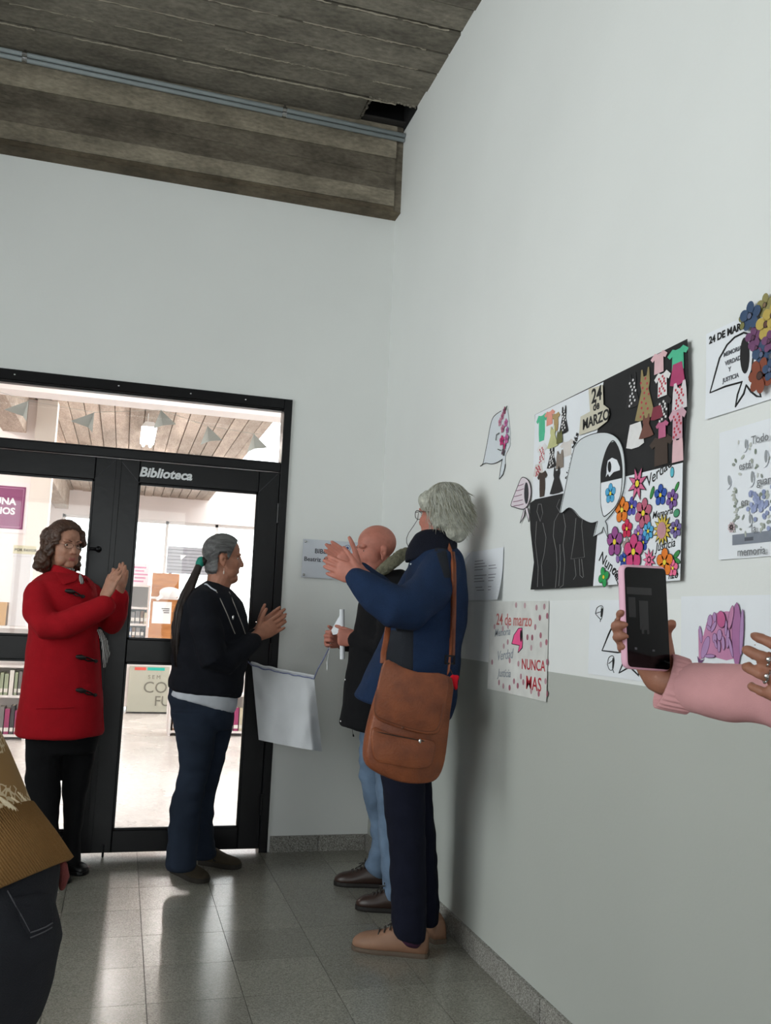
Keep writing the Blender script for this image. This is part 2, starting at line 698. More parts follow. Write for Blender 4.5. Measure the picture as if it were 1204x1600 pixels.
obj('broken_edge', rg, CONC_C, ceil)
# brick piece in the hole, darkened to blend with its shade
b = MB()
b.box((-0.265, -0.16, HALL_H + 0.01), (-0.0, -0.115, HALL_H + 0.02))
obj('broken_brick', b, mat('darkened_brick', srgb(46, 43, 40), 0.95), ceil)

# beam over the doors, a board form each
beam = tag(empty('ceiling_beam', (-2.3, -0.06, 3.63)), 'rough concrete beam between white wall and ceiling', 'beam', kind='structure')
bands = [(3.633, 3.66, CONC_B), (3.66, 3.758, CONC_L), (3.758, 3.858, CONC_D), (3.858, 3.955, CONC_D), (3.955, 4.155, CONC_L)]
for k, (z0, z1, m) in enumerate(bands):
    b = MB()
    dpt = -0.118 + (0.003, 0.0, 0.004, 0.005, -0.002)[k]
    b.box((HALL_X0, dpt, z0 + 0.001), (-0.045, 0.0, z1 - 0.001))
    obj('board', b, m, beam)
b = MB()
b.box((-0.045, -0.108, 3.633), (0, 0, 4.155))
obj('end_board', b, CONC_D, beam)
bm = MB()
bm.box((HALL_X0, -0.112, 3.629), (0, 0.0, 3.6335))
obj('soffit', bm, CONC_B, beam)

# conduits
for k, (dz, dy) in enumerate(((0.0, 0.0), (-0.024, 0.012))):
    t = MB()
    t.tube([(-4.55, -0.15 + dy, 4.135 + dz), (-2.25, -0.15 + dy, 4.125 + dz), (-0.005, -0.15 + dy, 4.09 + dz)], 0.0125, n=14, round_ends=False)
    o = tag(obj('conduit_pipe', t, PIPE, smooth=True), ('upper' if k == 0 else 'lower') + ' of two grey conduit pipes running along the concrete beam', 'pipe', 'conduits along the beam')
    for xx in (-3.6, -2.1, -0.72):
        c = MB()
        zz = 4.09 + 0.035 * (-xx) / 2.25
        c.tube([(xx - 0.012, -0.15 + dy, zz + dz), (xx + 0.012, -0.15 + dy, zz + dz)], 0.0155, n=14, round_ends=False)
        c.box((xx - 0.006, -0.15 + dy - 0.004, zz + dz), (xx + 0.006, -0.15 + dy + 0.004, zz + dz + 0.03))
        obj('clamp', c, STEEL, o)

# painted white band on the right wall behind the lower row of sheets
b = MB()
b.box((-0.0025, -4.95, 1.115), (0, -0.4, 1.352))
DADO = mat('dado_paint', srgb(186, 189, 183), 0.45, var=0.02, vscale=1.5, bump=0.04, bscale=90, spec=0.4)  # grey dado paint, darkened further to make up for window light
b2_ = MB()
b2_.box((-0.0015, HALL_Y0, 0.0), (0, 0, 1.115))
tag(obj('trim_2', b2_, DADO), 'greyer painted dado on the lower half of the poster wall', 'wall band', kind='structure')
tag(obj('trim_1', b, WHITE_BAND), 'brighter white horizontal band on the wall behind the lower sheets', 'wall band', kind='structure')

# ------------------------------------------------------------------ library doors
def bar(parent, name, a, b_, m=BLACK, bev=0.004):
    """steel section with chamfered edges"""
    x0, x1 = sorted((a[0], b_[0]))
    y0, y1 = sorted((a[1], b_[1]))
    z0, z1 = sorted((a[2], b_[2]))
    q = MB()
    rings = []
    for (yy, k) in ((y0, bev), (y0 + bev, 0), (y1 - bev, 0), (y1, bev)):
        rings.append([(x0 + k, yy, z0 + k), (x1 - k, yy, z0 + k), (x1 - k, yy, z1 - k), (x0 + k, yy, z1 - k)])
    q.loft(rings)
    return obj(name, q, m, parent)


fr = tag(empty('door_frame', (-1.46, 0.03, 0)), 'black steel frame around the library doors', 'door frame', kind='structure')
bar(fr, 'jamb', (DX1 - 0.045, -0.015, 0), (DX1, 0.1, DZ))
bar(fr, 'jamb', (DX0, -0.015, 0), (DX0 + 0.045, 0.1, DZ))
bar(fr, 'head', (DX0 + 0.045, -0.015, 2.412), (DX1 - 0.045, 0.1, DZ))
bar(fr, 'transom_bar', (DX0 + 0.045, -0.012, 2.052), (DX1 - 0.045, 0.08, 2.102))
for xx in (-2.02, -1.5, -1.12, -0.82):
    q = MB()
    q.ell((xx, -0.016, 2.442), (0.005, 0.002, 0.005), nu=8, nv=6)
    obj('screw', q, STEEL, fr)
w3 = tag(empty('window_3', (-1.46, 0.03, 2.1)), 'long clear transom pane above the library doors', 'window', kind='structure')
b = MB()
b.box((DX0 + 0.04, 0.026, 2.097), (DX1 - 0.04, 0.032, 2.417))
obj('pane', b, GLASS, w3)
bead = MB()
for z in (2.102, 2.404):
    bead.box((DX0 + 0.045, 0.012, z), (DX1 - 0.045, 0.026, z + 0.008))
obj('glazing_bead', bead, BLACK, w3)


def leaf(name, x0, x1, hinge_right, label):
    r = tag(empty(name, ((x0 + x1) / 2, 0.02, 0.02)), label, 'door', kind='structure')
    sl, sr = (0.105, 0.115) if hinge_right else (0.115, 0.118)
    bar(r, 'stile', (x0, -0.005, 0.02), (x0 + sl, 0.045, 2.048))
    bar(r, 'stile', (x1 - sr, -0.005, 0.02), (x1, 0.045, 2.048))
    bar(r, 'rail', (x0 + sl, -0.005, 1.928), (x1 - sr, 0.045, 2.048))
    bar(r, 'rail', (x0 + sl, -0.005, 0.98), (x1 - sr, 0.045, 1.1))
    bar(r, 'rail', (x0 + sl, -0.005, 0.02), (x1 - sr, 0.045, 0.13))
    for z0, z1 in ((0.128, 0.982), (1.098, 1.93)):
        p = MB()
        p.box((x0 + sl - 0.003, 0.019, z0), (x1 - sr + 0.003, 0.025, z1))
        obj('pane', p, GLASS, r)
        g = MB()
        for zz in (z0, z1 - 0.012):
            g.box((x0 + sl, 0.003, zz), (x1 - sr, 0.019, zz + 0.012))
        for xx in (x0 + sl, x1 - sr - 0.01):
            g.box((xx, 0.003, z0), (xx + 0.01, 0.019, z1))
        obj('glazing_bead', g, BLACK, r)
    # welded mitre seams of the top corners
    w = MB()
    for xx, sg in ((x0 + sl, -1), (x1 - sr, 1)):
        w.tube([(xx, -0.0052, 1.93), (xx + sg * 0.1, -0.0052, 2.04)], 0.0016, n=6)
    obj('weld_seam', w, mat('weld', srgb(60, 61, 66), 0.4), r)
    hx = x1 + 0.0 if hinge_right else x0
    for zz in (1.82, 1.05, 0.25):
        q = MB()
        q.tube([(hx, -0.012, zz - 0.055), (hx, -0.012, zz + 0.055)], 0.009, n=10, round_ends=False)
        obj('hinge', q, BLACK, r)
    return r


d1 = leaf('door_1', -1.462, -0.6012, True, 'right leaf of the black glazed library doors lettered Biblioteca')
d2 = leaf('door_2', -2.3298, -1.466, False, 'left leaf of the black glazed library doors behind the red coat')
bar(d1, 'astragal', (-1.48, -0.011, 0.022), (-1.452, -0.004, 2.046), bev=0.002)
lk = MB()
lk.tube([(-1.535, -0.005, 1.56), (-1.535, -0.03, 1.56)], 0.016, n=14)
lk.tube([(-1.535, -0.028, 1.56), (-1.58, -0.034, 1.56)], 0.008, n=10)
obj('lock', lk, BLACK, d2, smooth=True)
bolt = MB()
bolt.tube([(-1.395, -0.012, 0.004), (-1.395, -0.012, 0.06)], 0.006, n=8)
bolt.box((-1.41, -0.01, 0.03), (-1.38, -0.004, 0.06))
obj('floor_bolt', bolt, BLACK, d1)
LETTER = mat('white_lettering', srgb(226, 228, 230), 0.5)
pA, pB = PY(217, 744, -0.0055), PY(300, 751, -0.0055)
text('lettering', 'Biblioteca', LETTER, d1, (pA.x, -0.0055, 1.966), (1, 0, 0), (0, 0, 1), 0.070, bold=0.0024, shear=0.2)

# ================================================================== THE LIBRARY BEHIND THE GLASS
b = MB()
b.box((LIB_X0, WT, -0.1), (LIB_X1, LIB_Y1, 0))
LIBFLOOR = terrazzo('library_floor_terrazzo', srgb(222, 212, 206), srgb(230, 222, 216), srgb(212, 202, 196), 60, 0.25)
tag(obj('floor_library', b, LIBFLOOR), 'pale polished library floor seen through the door glass', 'floor', kind='structure')
cl = MB()
cl.box((LIB_X0, WT, LIB_H + 0.03), (0.22, LIB_Y1, LIB_H + 0.2))
cl.box((0.1, WT, LIB_H), (0.22, LIB_Y1, LIB_H + 0.9))
cl.box((0.22, WT, LIB_H), (LIB_X1, 0.7, LIB_H + 0.2))
lc = tag(obj('ceiling_library', cl, CONC_LIB), 'pale board-marked concrete library ceiling', 'ceiling', kind='structure')
x = 0.1
while x > LIB_X0:
    b = MB()
    z = LIB_H + random.choice((-0.006, -0.002, 0.002, 0.006))
    b.box((x - 0.175 + 0.006, 0.9, z), (x - 0.006, LIB_Y1, LIB_H + 0.04))
    obj('board', b, CONC_LIB, lc)
    x -= 0.175
wall_with_window('wall_library_back', 'y', LIB_Y1, 0.2, LIB_X0, LIB_X1, -2.7, 1.5, 0.8, 3.1, LIB_H + 0.9, LIBWALL, 'bright far library wall with wide windows')
ALU = mat('white_aluminium', srgb(225, 222, 220), 0.5)
window('window_4', 'y', LIB_Y1 + 0.1, -2.7, 1.5, 0.8, 3.1, 4, 'wide bright window at the far end of the library', ALU)
wall_with_window('wall_library_right', 'x', LIB_X1, 0.2, WT, LIB_Y1, 2.7, 11.7, 0.45, 3.35, LIB_H + 0.9, LIBWALL, 'library side wall with a long window')
window('window_5', 'x', LIB_X1 + 0.1, 2.7, 11.7, 0.45, 3.35, 6, 'long bright side window of the library', ALU)
b = MB()
b.box((LIB_X0 - 0.2, WT, 0), (LIB_X0, LIB_Y1, LIB_H + 0.2))
tag(obj('wall_library_left', b, LIBWALL), 'plain library side wall far left', 'wall', kind='structure')
b = MB()
b.box((LIB_X0, 3.0, 3.03), (LIB_X1, 3.25, LIB_H + 0.1))
tag(obj('library_cross_beam', b, LIBWALL), 'white plastered beam just inside the library', 'beam', kind='structure')
b = MB()
b.box((-2.85, 3.25, 3.2), (-2.6, LIB_Y1, LIB_H + 0.03))
tag(obj('library_long_beam', b, CONC_LIB), 'concrete beam running back along the library ceiling', 'beam', kind='structure')
b = MB()
b.box((LIB_X0, 6.0, 0), (-2.5, 6.12, LIB_H))
tag(obj('wall_library_partition', b, LIBWALL), 'white library partition carrying the purple poster', 'wall', kind='structure')
b = MB()
b.box((-2.5, 5.95, 0), (-2.28, 6.17, LIB_H))
tag(obj('library_column', b, mat('column_paint', srgb(224, 216, 208), 0.7)), 'square white column behind the woman in red', 'column', kind='structure')

# fluorescent lamps
TUBE = mat('lit_tube', (1, 1, 1, 1), 0.5, emis=(1.0, 0.9, 0.86, 1), emis_s=100.0)
LAMPB = mat('lamp_body', srgb(230, 228, 226), 0.5)
for k, (lx, ly, lz, lab) in enumerate(((-1.24, 6.6, 3.35, 'lit fluorescent lamp seen through the middle of the transom pane'),
                                   (-2.05, 9.2, 3.35, 'lit fluorescent lamp above the head of the woman in red'),
                                   (-0.5, 9.2, 3.35, 'lit fluorescent lamp deep in the library, right of its middle'),
                                   (-3.6, 4.6, 3.35, 'lit fluorescent lamp near the library partition'),
                                   (-1.2, 1.9, 3.4, 'lit fluorescent lamp just inside the library doors'))):
    r = tag(empty('fluorescent_lamp', (lx, ly, lz)), lab, 'lamp', 'library ceiling lamps')
    b = MB()
    b.prism([(lx - 0.09, ly - 0.62, lz + 0.06), (lx + 0.09, ly - 0.62, lz + 0.06), (lx + 0.05, ly - 0.62, lz + 0.12), (lx - 0.05, ly - 0.62, lz + 0.12)], (0, 1.24, 0))
    obj('reflector', b, LAMPB, r)
    for s in (-1, 1):
        t = MB()
        t.tube([(lx + s * 0.045, ly - 0.6, lz + 0.035), (lx + s * 0.045, ly + 0.6, lz + 0.035)], 0.016, n=10)
        obj('tube', t, TUBE, r, smooth=True)
        q = MB()
        q.tube([(lx + s * 0.02, ly + s * 0.45, lz + 0.11), (lx + s * 0.02, ly + s * 0.45, LIB_H + 0.01)], 0.005, n=6)
        obj('hanger', q, LAMPB, r)

# paper pennants on a string
PAPERG = mat('grey_paper', srgb(188, 192, 188), 0.8)
string = MB()
pens = [((35, 640), -0.12, 0.05, -0.08), ((138, 658), -0.13, 0.055, -0.02), ((255, 655), -0.02, 0.06, 0.1), ((328, 680), 0.0, 0.055, 0.12), ((400, 692), -0.02, 0.055, 0.12)]
ys = 1.0
tops = []
names = ['leftmost', 'second from the left', 'middle', 'second from the right', 'rightmost']
for k, ((px_, py_), a, up, c) in enumerate(pens):
    p = PY(px_, py_, ys)
    # a folded triangle: apex, two wings
    apex = p + V((0.03 if k < 2 else -0.02, 0, 0.06))
    tipw = p + (V((-0.11, 0.03, -0.005)) if k < 2 else V((0.085, 0.03, -0.02)))
    tail = p + (V((0.03, -0.02, -0.075)) if k < 2 else V((-0.06, -0.03, -0.075)))
    mid = p + V((0.0, 0.06, -0.03))
    b = MB()
    b.prism([apex, tipw, mid], (0, 0.0015, 0.0))
    b.prism([apex, mid, tail], (0.0015, 0.0015, 0))
    tag(obj('paper_pennant', b, PAPERG), names[k] + ' of five folded paper pennants hanging behind the transom pane', 'pennant', 'paper pennants')
    tops.append(apex)
pts = [V((-2.5, ys, 2.62))]
for t in tops:
    pts.append(t)
pts.append(V((-0.2, ys, 2.5)))
tag(obj('pennant_string', MB().tube(pts, 0.0012, n=5), PAPERG), 'thin string carrying the paper pennants', 'string')

# purple poster
PURPLE = mat('purple_print', srgb(128, 62, 104), 0.5)
r = tag(empty('poster', (-2.9, 5.99, 2.05)), 'purple poster with white capital letters behind the left pane', 'poster')
b = MB(); b.box((-3.4, 5.99, 2.04), (-2.505, 5.998, 2.62)); obj('backing', b, mat('poster_white', srgb(236, 228, 230), 0.6), r)
b = MB(); b.box((-3.36, 5.984, 2.085), (-2.545, 5.99, 2.57)); obj('print', b, PURPLE, r)
b = MB()
for (a0, a1, z0, z1) in ((-3.34, -2.565, 2.105, 2.11), (-3.34, -2.565, 2.545, 2.55), (-2.57, -2.565, 2.105, 2.55)):
    b.box((a0, 5.982, z0), (a1, 5.984, z1))
obj('print_border', b, mat('mauve', srgb(190, 140, 172), 0.6), r)
text('lettering', 'UNA', LETTER, r, (-2.64, 5.982, 2.36), (1, 0, 0), (0, 0, 1), 0.105, bold=0.004, align='RIGHT')
text('lettering', 'NOS', LETTER, r, (-2.64, 5.982, 2.25), (1, 0, 0), (0, 0, 1), 0.105, bold=0.004, align='RIGHT')

# slim box with a sign, standing on the bookcase
PED = mat('pale_laminate', srgb(222, 220, 222), 0.5)
r = tag(empty('pedestal', (-2.33, 4.28, 1.042)), 'slim pale box under the small sign left of the red coat', 'box')
b = MB(); b.box((-2.41, 4.2, 1.043), (-2.25, 4.38, 1.70)); obj('body', b, PED, r)
b = MB(); b.box((-2.42, 4.19, 1.70), (-2.24, 4.39, 1.72)); obj('top', b, PED, r)
r = tag(empty('sign', (-2.33, 4.2, 1.72)), 'small cream sign reading POR FAVOR on the pale box', 'sign')
b = MB(); b.box((-2.42, 4.195, 1.721), (-2.22, 4.21, 1.80)); obj('plate', b, mat('cream_card', srgb(214, 208, 178), 0.6), r)
text('lettering', 'POR FAVOR', mat('dark_print', srgb(60, 58, 56), 0.7), r, (-2.41, 4.193, 1.745), (1, 0, 0), (0, 0, 1), 0.037, bold=0.0006)

SHELFW = mat('white_shelf', srgb(232, 226, 224), 0.5)
BOOKM = {n: mat('book_' + n, srgb(*c), 0.6) for n, c in dict(green=(158, 168, 142), grey=(120, 116, 116), magenta=(150, 52, 98), white=(226, 222, 216), black=(58, 54, 58), brown=(120, 92, 74), blue=(84, 98, 130), cream=(206, 196, 170)).items()}
PAGES = mat('book_pages', srgb(235, 228, 212), 0.8)


def bookcase(name, label, x0, x1, y0, dep, zs, side_m=SHELFW, z0=0.0):
    r = tag(empty(name, ((x0 + x1) / 2, y0 + dep / 2, z0)), label, 'bookcase')
    for xx in (x0, x1 - 0.022):
        b = MB(); b.box((xx, y0, z0), (xx + 0.022, y0 + dep, zs[-1] + 0.02)); obj('side_panel', b, side_m, r)
    for z in zs:
        b = MB(); b.box((x0 + 0.022, y0, z), (x1 - 0.022, y0 + dep, z + 0.022)); obj('shelf', b, SHELFW, r)
    b = MB(); b.box((x0 + 0.022, y0 + dep - 0.01, z0), (x1 - 0.022, y0 + dep, zs[-1])); obj('back_panel', b, SHELFW, r)
    return r


ORD = ['first', 'second', 'third', 'fourth', 'fifth', 'sixth', 'seventh', 'eighth', 'ninth', 'tenth', 'eleventh', 'twelfth', 'thirteenth', 'fourteenth', 'fifteenth', 'sixteenth']


def books(x0, x1, y0, z, h, cols, where, from_right=False):
    x = x0
    i = 0
    row = []
    while x < x1 - 0.02:
        t = random.uniform(0.028, 0.055)
        hh = h * random.uniform(0.82, 1.0)
        d = random.uniform(0.14, 0.18)
        c = cols[i % len(cols)]
        r = tag(empty('book', (x + t / 2, y0 + d / 2, z)), '', 'book', 'books ' + where)
        row.append((r, c))
        b = MB()
        b.box((x, y0, z), (x + 0.003, y0 + d, z + hh)); b.box((x + t - 0.003, y0, z), (x + t, y0 + d, z + hh)); b.box((x, y0, z), (x + t, y0 + 0.004, z + hh))
        obj('cover', b, BOOKM[c], r)
        b = MB(); b.box((x + 0.003, y0 + 0.004, z + 0.003), (x + t - 0.003, y0 + d - 0.004, z + hh - 0.004)); obj('pages', b, PAGES, r)
        b = MB(); b.box((x + 0.004, y0 - 0.001, z + 0.025), (x + t - 0.004, y0, z + 0.06)); obj('spine_sticker', b, BOOKM['white'], r)
        x += t + 0.003
        i += 1
    for k, (r, c) in enumerate(row):
        q = len(row) - 1 - k if from_right else k
        r['label'] = c + ' spined book, ' + ORD[q] + (' from the right ' if from_right else ' from the left ') + where


bookcase('bookcase', 'white bookcase at the left edge behind the red coat', -3.1, -2.17, 4.13, 0.3, (0.03, 0.385, 0.66, 1.02))
books(-2.62, -2.2, 4.15, 0.407, 0.23, ['green', 'white', 'green', 'grey', 'cream', 'green'], 'on the middle shelf beside the red coat', True)
books(-2.62, -2.2, 4.15, 0.052, 0.26, ['magenta', 'black', 'magenta', 'white', 'black', 'grey'], 'on the bottom shelf beside the red coat', True)
books(-2.95, -2.62, 4.15, 1.043, 0.22, ['grey', 'blue', 'brown', 'white'], 'on the upper shelf left of the pedestal', True)
r = tag(empty('carton', (-2.52, 4.25, 1.043)), 'tan cardboard box at the left edge of the library', 'box')
cb = MB(); cb.box((-2.6, 4.16, 1.043), (-2.43, 4.36, 1.26)); obj('body', cb, mat('cardboard', srgb(196, 152, 96), 0.8), r)
cb = MB(); cb.box((-2.53, 4.159, 1.043), (-2.5, 4.16, 1.26)); obj('tape', cb, mat('tape', srgb(214, 186, 140), 0.4), r)

WOOD = mat('orange_wood', srgb(196, 132, 76), 0.5, var=0.18, vscale=6, stretch=(1, 1, 8), col2=srgb(166, 104, 54))
tb = tag(empty('desk', (-1.17, 4.9, 0)), 'white library desk carrying the small bookcase between the two women', 'desk')
b = MB(); b.box((-1.55, 4.62, 0.885), (-0.8, 5.2, 0.915)); obj('top', b, SHELFW, tb)
for xx in (-1.53, -0.85):
    for yy in (4.66, 5.13):
        b = MB(); b.box((xx, yy, 0), (xx + 0.035, yy + 0.035, 0.885)); obj('leg', b, SHELFW, tb)
bk = bookcase('bookcase', 'small white bookcase with a wooden end panel between the two women', -1.5, -1.118, 4.8, 0.3, (0.925, 1.076, 1.247, 1.48), z0=0.916)
b = MB(); b.box((-1.115, 4.7, 0.917), (-0.84, 4.74, 1.63)); obj('end_board', b, WOOD, bk)
b = MB(); b.box((-1.115, 4.69, 1.36), (-0.84, 4.70, 1.385)); obj('rail', b, SHELFW, bk)
books(-1.47, -1.14, 4.82, 1.098, 0.135, ['grey', 'brown', 'cream', 'black', 'grey'], 'on the narrow shelf between the two women')
books(-1.47, -1.14, 4.82, 0.952, 0.11, ['brown', 'grey', 'black', 'blue'], 'on the lowest shelf visible between the two women')
books(-1.47, -1.3, 4.82, 1.269, 0.19, ['cream', 'grey', 'white'], 'on the top shelf between the two women')
r = tag(empty('notice', (-1.0, 4.69, 1.11)), 'white printed notice taped to the wooden end panel', 'notice')
b = MB(); b.box((-1.09, 4.694, 1.11), (-0.9, 4.7, 1.335)); obj('sheet', b, mat('notice_paper', srgb(242, 240, 240), 0.7), r)
b = MB()
for q in range(3):
    b.box((-1.0 + 0.012 * q, 4.692, 1.26 - 0.02 * q), (-0.92, 4.694, 1.268 - 0.02 * q))
obj('print', b, mat('dark_print', srgb(60, 58, 56), 0.7), r)
# hanging cap / cloth on the panel
hm = MB(); hm.ell((-0.93, 4.64, 1.43), (0.11, 0.045, 0.06)); hm.tube([(-0.98, 4.64, 1.42), (-1.05, 4.63, 1.36)], 0.02)
tag(obj('white_cloth', remesh(hm, 0.008, 4), mat('soft_white', srgb(236, 232, 232), 0.8)), 'crumpled white cloth hung over the wooden end panel', 'cloth')
# pink leaflets above the narrow shelf
r = tag(empty('leaflet', (-1.26, 4.82, 1.502)), 'pink and white leaflet standing on top of the narrow bookcase', 'leaflet')
b = MB(); b.box((-1.33, 4.83, 1.502), (-1.15, 4.834, 1.72)); obj('sheet', b, mat('leaflet_white', srgb(238, 226, 232), 0.6), r)
b = MB()
for q in range(5):
    b.box((-1.32 + 0.03 * (q % 2), 4.828, 1.53 + 0.036 * q), (-1.2 + 0.02 * (q % 3), 4.83, 1.545 + 0.036 * q))
obj('print', b, mat('pink_print', srgb(214, 140, 176), 0.6), r)
# grey slatted board
r = tag(empty('slatted_board', (-0.6, 8.0, 1.76)), 'grey slatted display board behind the head of the woman in navy', 'board')
for q in range(8):
    b = MB(); b.box((-0.84, 8.0, 1.765 + 0.047 * q), (-0.1, 8.03, 1.765 + 0.047 * q + 0.042)); obj('slat', b, mat('grey_slat', srgb(150, 150, 156), 0.5), r)
b = MB(); b.box((-0.84, 8.03, 1.76), (-0.1, 8.04, 2.14)); obj('backing', b, mat('dark_slat', srgb(96, 96, 102), 0.6), r)
for xx in (-0.8, -0.16):
    b = MB(); b.box((xx, 8.04, 0), (xx + 0.04, 8.08, 2.14)); obj('leg', b, mat('dark_slat', srgb(96, 96, 102), 0.6), r)
b = MB(); b.prism([(-0.66, 7.995, 2.02), (-0.58, 7.995, 2.02), (-0.65, 7.995, 1.95)], (0, 0.004, 0)); obj('card', b, mat('notice_paper', srgb(242, 240, 240), 0.7), r)
# counter with sign
r = tag(empty('counter', (-0.6, 6.8, 0)), 'pale library counter far behind the right door leaf', 'counter')
b = MB(); b.box((-1.3, 6.45, 0.08), (0.2, 7.05, 0.72)); obj('body', b, SHELFW, r)
b = MB(); b.box((-1.33, 6.41, 0.72), (0.23, 7.09, 0.75)); obj('top', b, SHELFW, r)
b = MB(); b.box((-1.25, 6.5, 0), (0.15, 7.0, 0.08)); obj('plinth', b, mat('dark_slat', srgb(96, 96, 102), 0.6), r)
r = tag(empty('banner', (-0.9, 6.43, 0.01)), 'grey green banner with thin grey capitals on the counter front', 'banner')
b = MB(); b.box((-1.25, 6.43, 0.02), (-0.55, 6.44, 0.56)); obj('sheet', b, mat('banner_green', srgb(186, 186, 172), 0.6), r)
b = MB(); b.box((-1.19, 6.425, 0.515), (-1.06, 6.43, 0.55)); obj('red_stripe', b, mat('coral', srgb(226, 96, 84), 0.6), r)
b = MB(); b.box((-1.04, 6.425, 0.515), (-0.84, 6.43, 0.55)); obj('teal_stripe', b, mat('teal', srgb(40, 184, 168), 0.6), r)
GP = mat('grey_print', srgb(128, 126, 116), 0.7)
text('lettering', 'S E M', GP, r, (-1.03, 6.425, 0.415), (1, 0, 0), (0, 0, 1), 0.065)
text('lettering', 'CO', GP, r, (-1.08, 6.425, 0.25), (1, 0, 0), (0, 0, 1), 0.19)
text('lettering', 'FU', GP, r, (-0.94, 6.425, 0.095), (1, 0, 0), (0, 0, 1), 0.17)
bookcase('bookcase', 'low white bookcase on the floor behind the woman in navy', -0.86, -0.09, 4.49, 0.3, (0.03, 0.4))
books(-0.82, -0.62, 4.51, 0.052, 0.26, ['brown', 'white', 'grey'], 'in the low bookcase left of the jeans')
books(-0.3, -0.12, 4.51, 0.052, 0.26, ['cream', 'white', 'magenta'], 'in the low bookcase right of the jeans')

# ================================================================== SHEETS ON THE RIGHT WALL
RX, RY = V((0, -1, 0)), V((0, 0, 1))       # reading directions on the wall
PAPER = mat('white_paper', srgb(232, 235, 240), 0.75, var=0.02, vscale=6)
INK = mat('black_ink', srgb(24, 24, 26), 0.7)
BLACKPAPER = mat('black_card', srgb(27, 27, 29), 0.75, var=0.2, vscale=9)
CHALK = mat('white_chalk', srgb(150, 150, 150), 0.9)


def pal(n, *c):
    return mat('paint_' + n, srgb(*c), 0.65, var=0.06, vscale=30)


def crop(ox, oy, sc):
    return lambda x, y: (ox + x / sc, oy + y / sc)


def wp(p, x):
    return PX(p[0], p[1], x)


def poly(name, pts, x, m, parent, t=0.0004, mi=None):
    b = MB()
    b.prism([wp(p, x) for p in pts], (-t, 0, 0))
    return obj(name, b, m, parent)


def lines(name, paths, x, w, m, parent):
    b = MB()
    for path in paths:
        b.tube([wp(p, x) for p in path], w / 2, n=5, round_ends=False)
    return obj(name, b, m, parent)


def smoothpath(pts, n=6, closed=False):
    out = []
    N = len(pts)
    rng = range(N) if closed else range(N - 1)
    for i in rng:
        g = lambda k: pts[k % N] if closed else pts[max(0, min(N - 1, k))]
        p0, p1, p2, p3 = g(i - 1), g(i), g(i + 1), g(i + 2)
        for j in range(n):
            t = j / n
            out.append(tuple(0.5 * ((2 * p1[k]) + (-p0[k] + p2[k]) * t + (2 * p0[k] - 5 * p1[k] + 4 * p2[k] - p3[k]) * t * t + (-p0[k] + 3 * p1[k] - 3 * p2[k] + p3[k]) * t ** 3) for k in range(2)))
    if not closed:
        out.append(pts[-1])
    return out


def ellipse_pts(c, a, b, ang=0.0, n=14):
    """3-D outline in the wall plane round point c"""
    ca, sa = math.cos(ang), math.sin(ang)
    out = []
    for k in range(n):
        t = 2 * math.pi * k / n
        p, q = a * math.cos(t), b * math.sin(t)
        out.append(c + RX * (p * ca - q * sa) + RY * (p * sa + q * ca))
    return out


def flower(name, c, r, col, cen, parent, n=5, star=False, relief=0.0, outline=0.10):
    b = MB()
    for k in range(n):
        a = 2 * math.pi * k / n + 0.3
        d = RX * math.cos(a) + RY * math.sin(a)
        pc = c + d * r * 0.58
        if star:
            side = RX * -math.sin(a) + RY * math.cos(a)
            tip = c + d * r
            for e, mi, dx in ((0.12, 0, 0), (0, 1, -0.0005)):
                pl = [c + side * r * (0.2 + e) * 1, c + d * r * 0.5 + side * r * (0.14 + e * 0.5), tip + d * r * e, c + d * r * 0.5 - side * r * (0.14 + e * 0.5), c - side * r * (0.2 + e)]
                b.prism([p + V((dx, 0, 0)) for p in pl], (-0.0004 - relief * 0.3, 0, 0), mi)
            continue
        w = r * (0.34 if n > 5 else 0.40)
        tilt = V((-relief * (0.4 + 0.5 * (k % 3) / 2), 0, 0))
        if outline:
            b.prism([p + tilt for p in ellipse_pts(pc, r * 0.46 * (1 + outline), w * (1 + outline * 1.2), a)], (-0.00005, 0, 0), 0)
        b.prism([p + tilt + V((-0.0001, 0, 0)) for p in ellipse_pts(pc, r * 0.46, w, a)], (-0.00005, 0, 0), 1)
    z = V(((-0.0011 if star else -0.0002) - relief, 0, 0))
    b.prism([p + z for p in ellipse_pts(c, r * 0.25, r * 0.25)], (-0.00005, 0, 0), 0)
    b.prism([p + z + V((-0.0001, 0, 0)) for p in ellipse_pts(c, r * 0.2, r * 0.2)], (-0.0001, 0, 0), 2)
    return obj(name, b, [INK, col, cen], parent)


def sheet(name, label, cat, z0, z1, y0, y1, x=-0.004, m=PAPER, curl=0.006, tilt=0.0):
    """y0: left edge (reader), y1: right edge; thin paper with slightly lifted lower corners"""
    r = tag(empty(name, (0, (y0 + y1) / 2, z0)), label, cat, 'sheets on the poster wall')
    b = MB()
    n = 8
    vs = []
    for i in range(n + 1):
        for j in range(n + 1):
            u, v = i / n, j / n
            lift = curl * ((1 - v) ** 3) * (abs(u - 0.5) * 2) ** 3
            vs.append((x - lift, y0 + (y1 - y0) * u, z0 + (z1 - z0) * v + tilt * (u - 0.5)))
    fs = [(i * (n + 1) + j, i * (n + 1) + j + 1, (i + 1) * (n + 1) + j + 1, (i + 1) * (n + 1) + j) for i in range(n) for j in range(n)]
    b.add(vs, fs)
    b.add([(p[0] + 0.0006, p[1], p[2]) for p in vs], [tuple(reversed(f)) for f in fs])
    obj('paper', b, m, r)
    return r


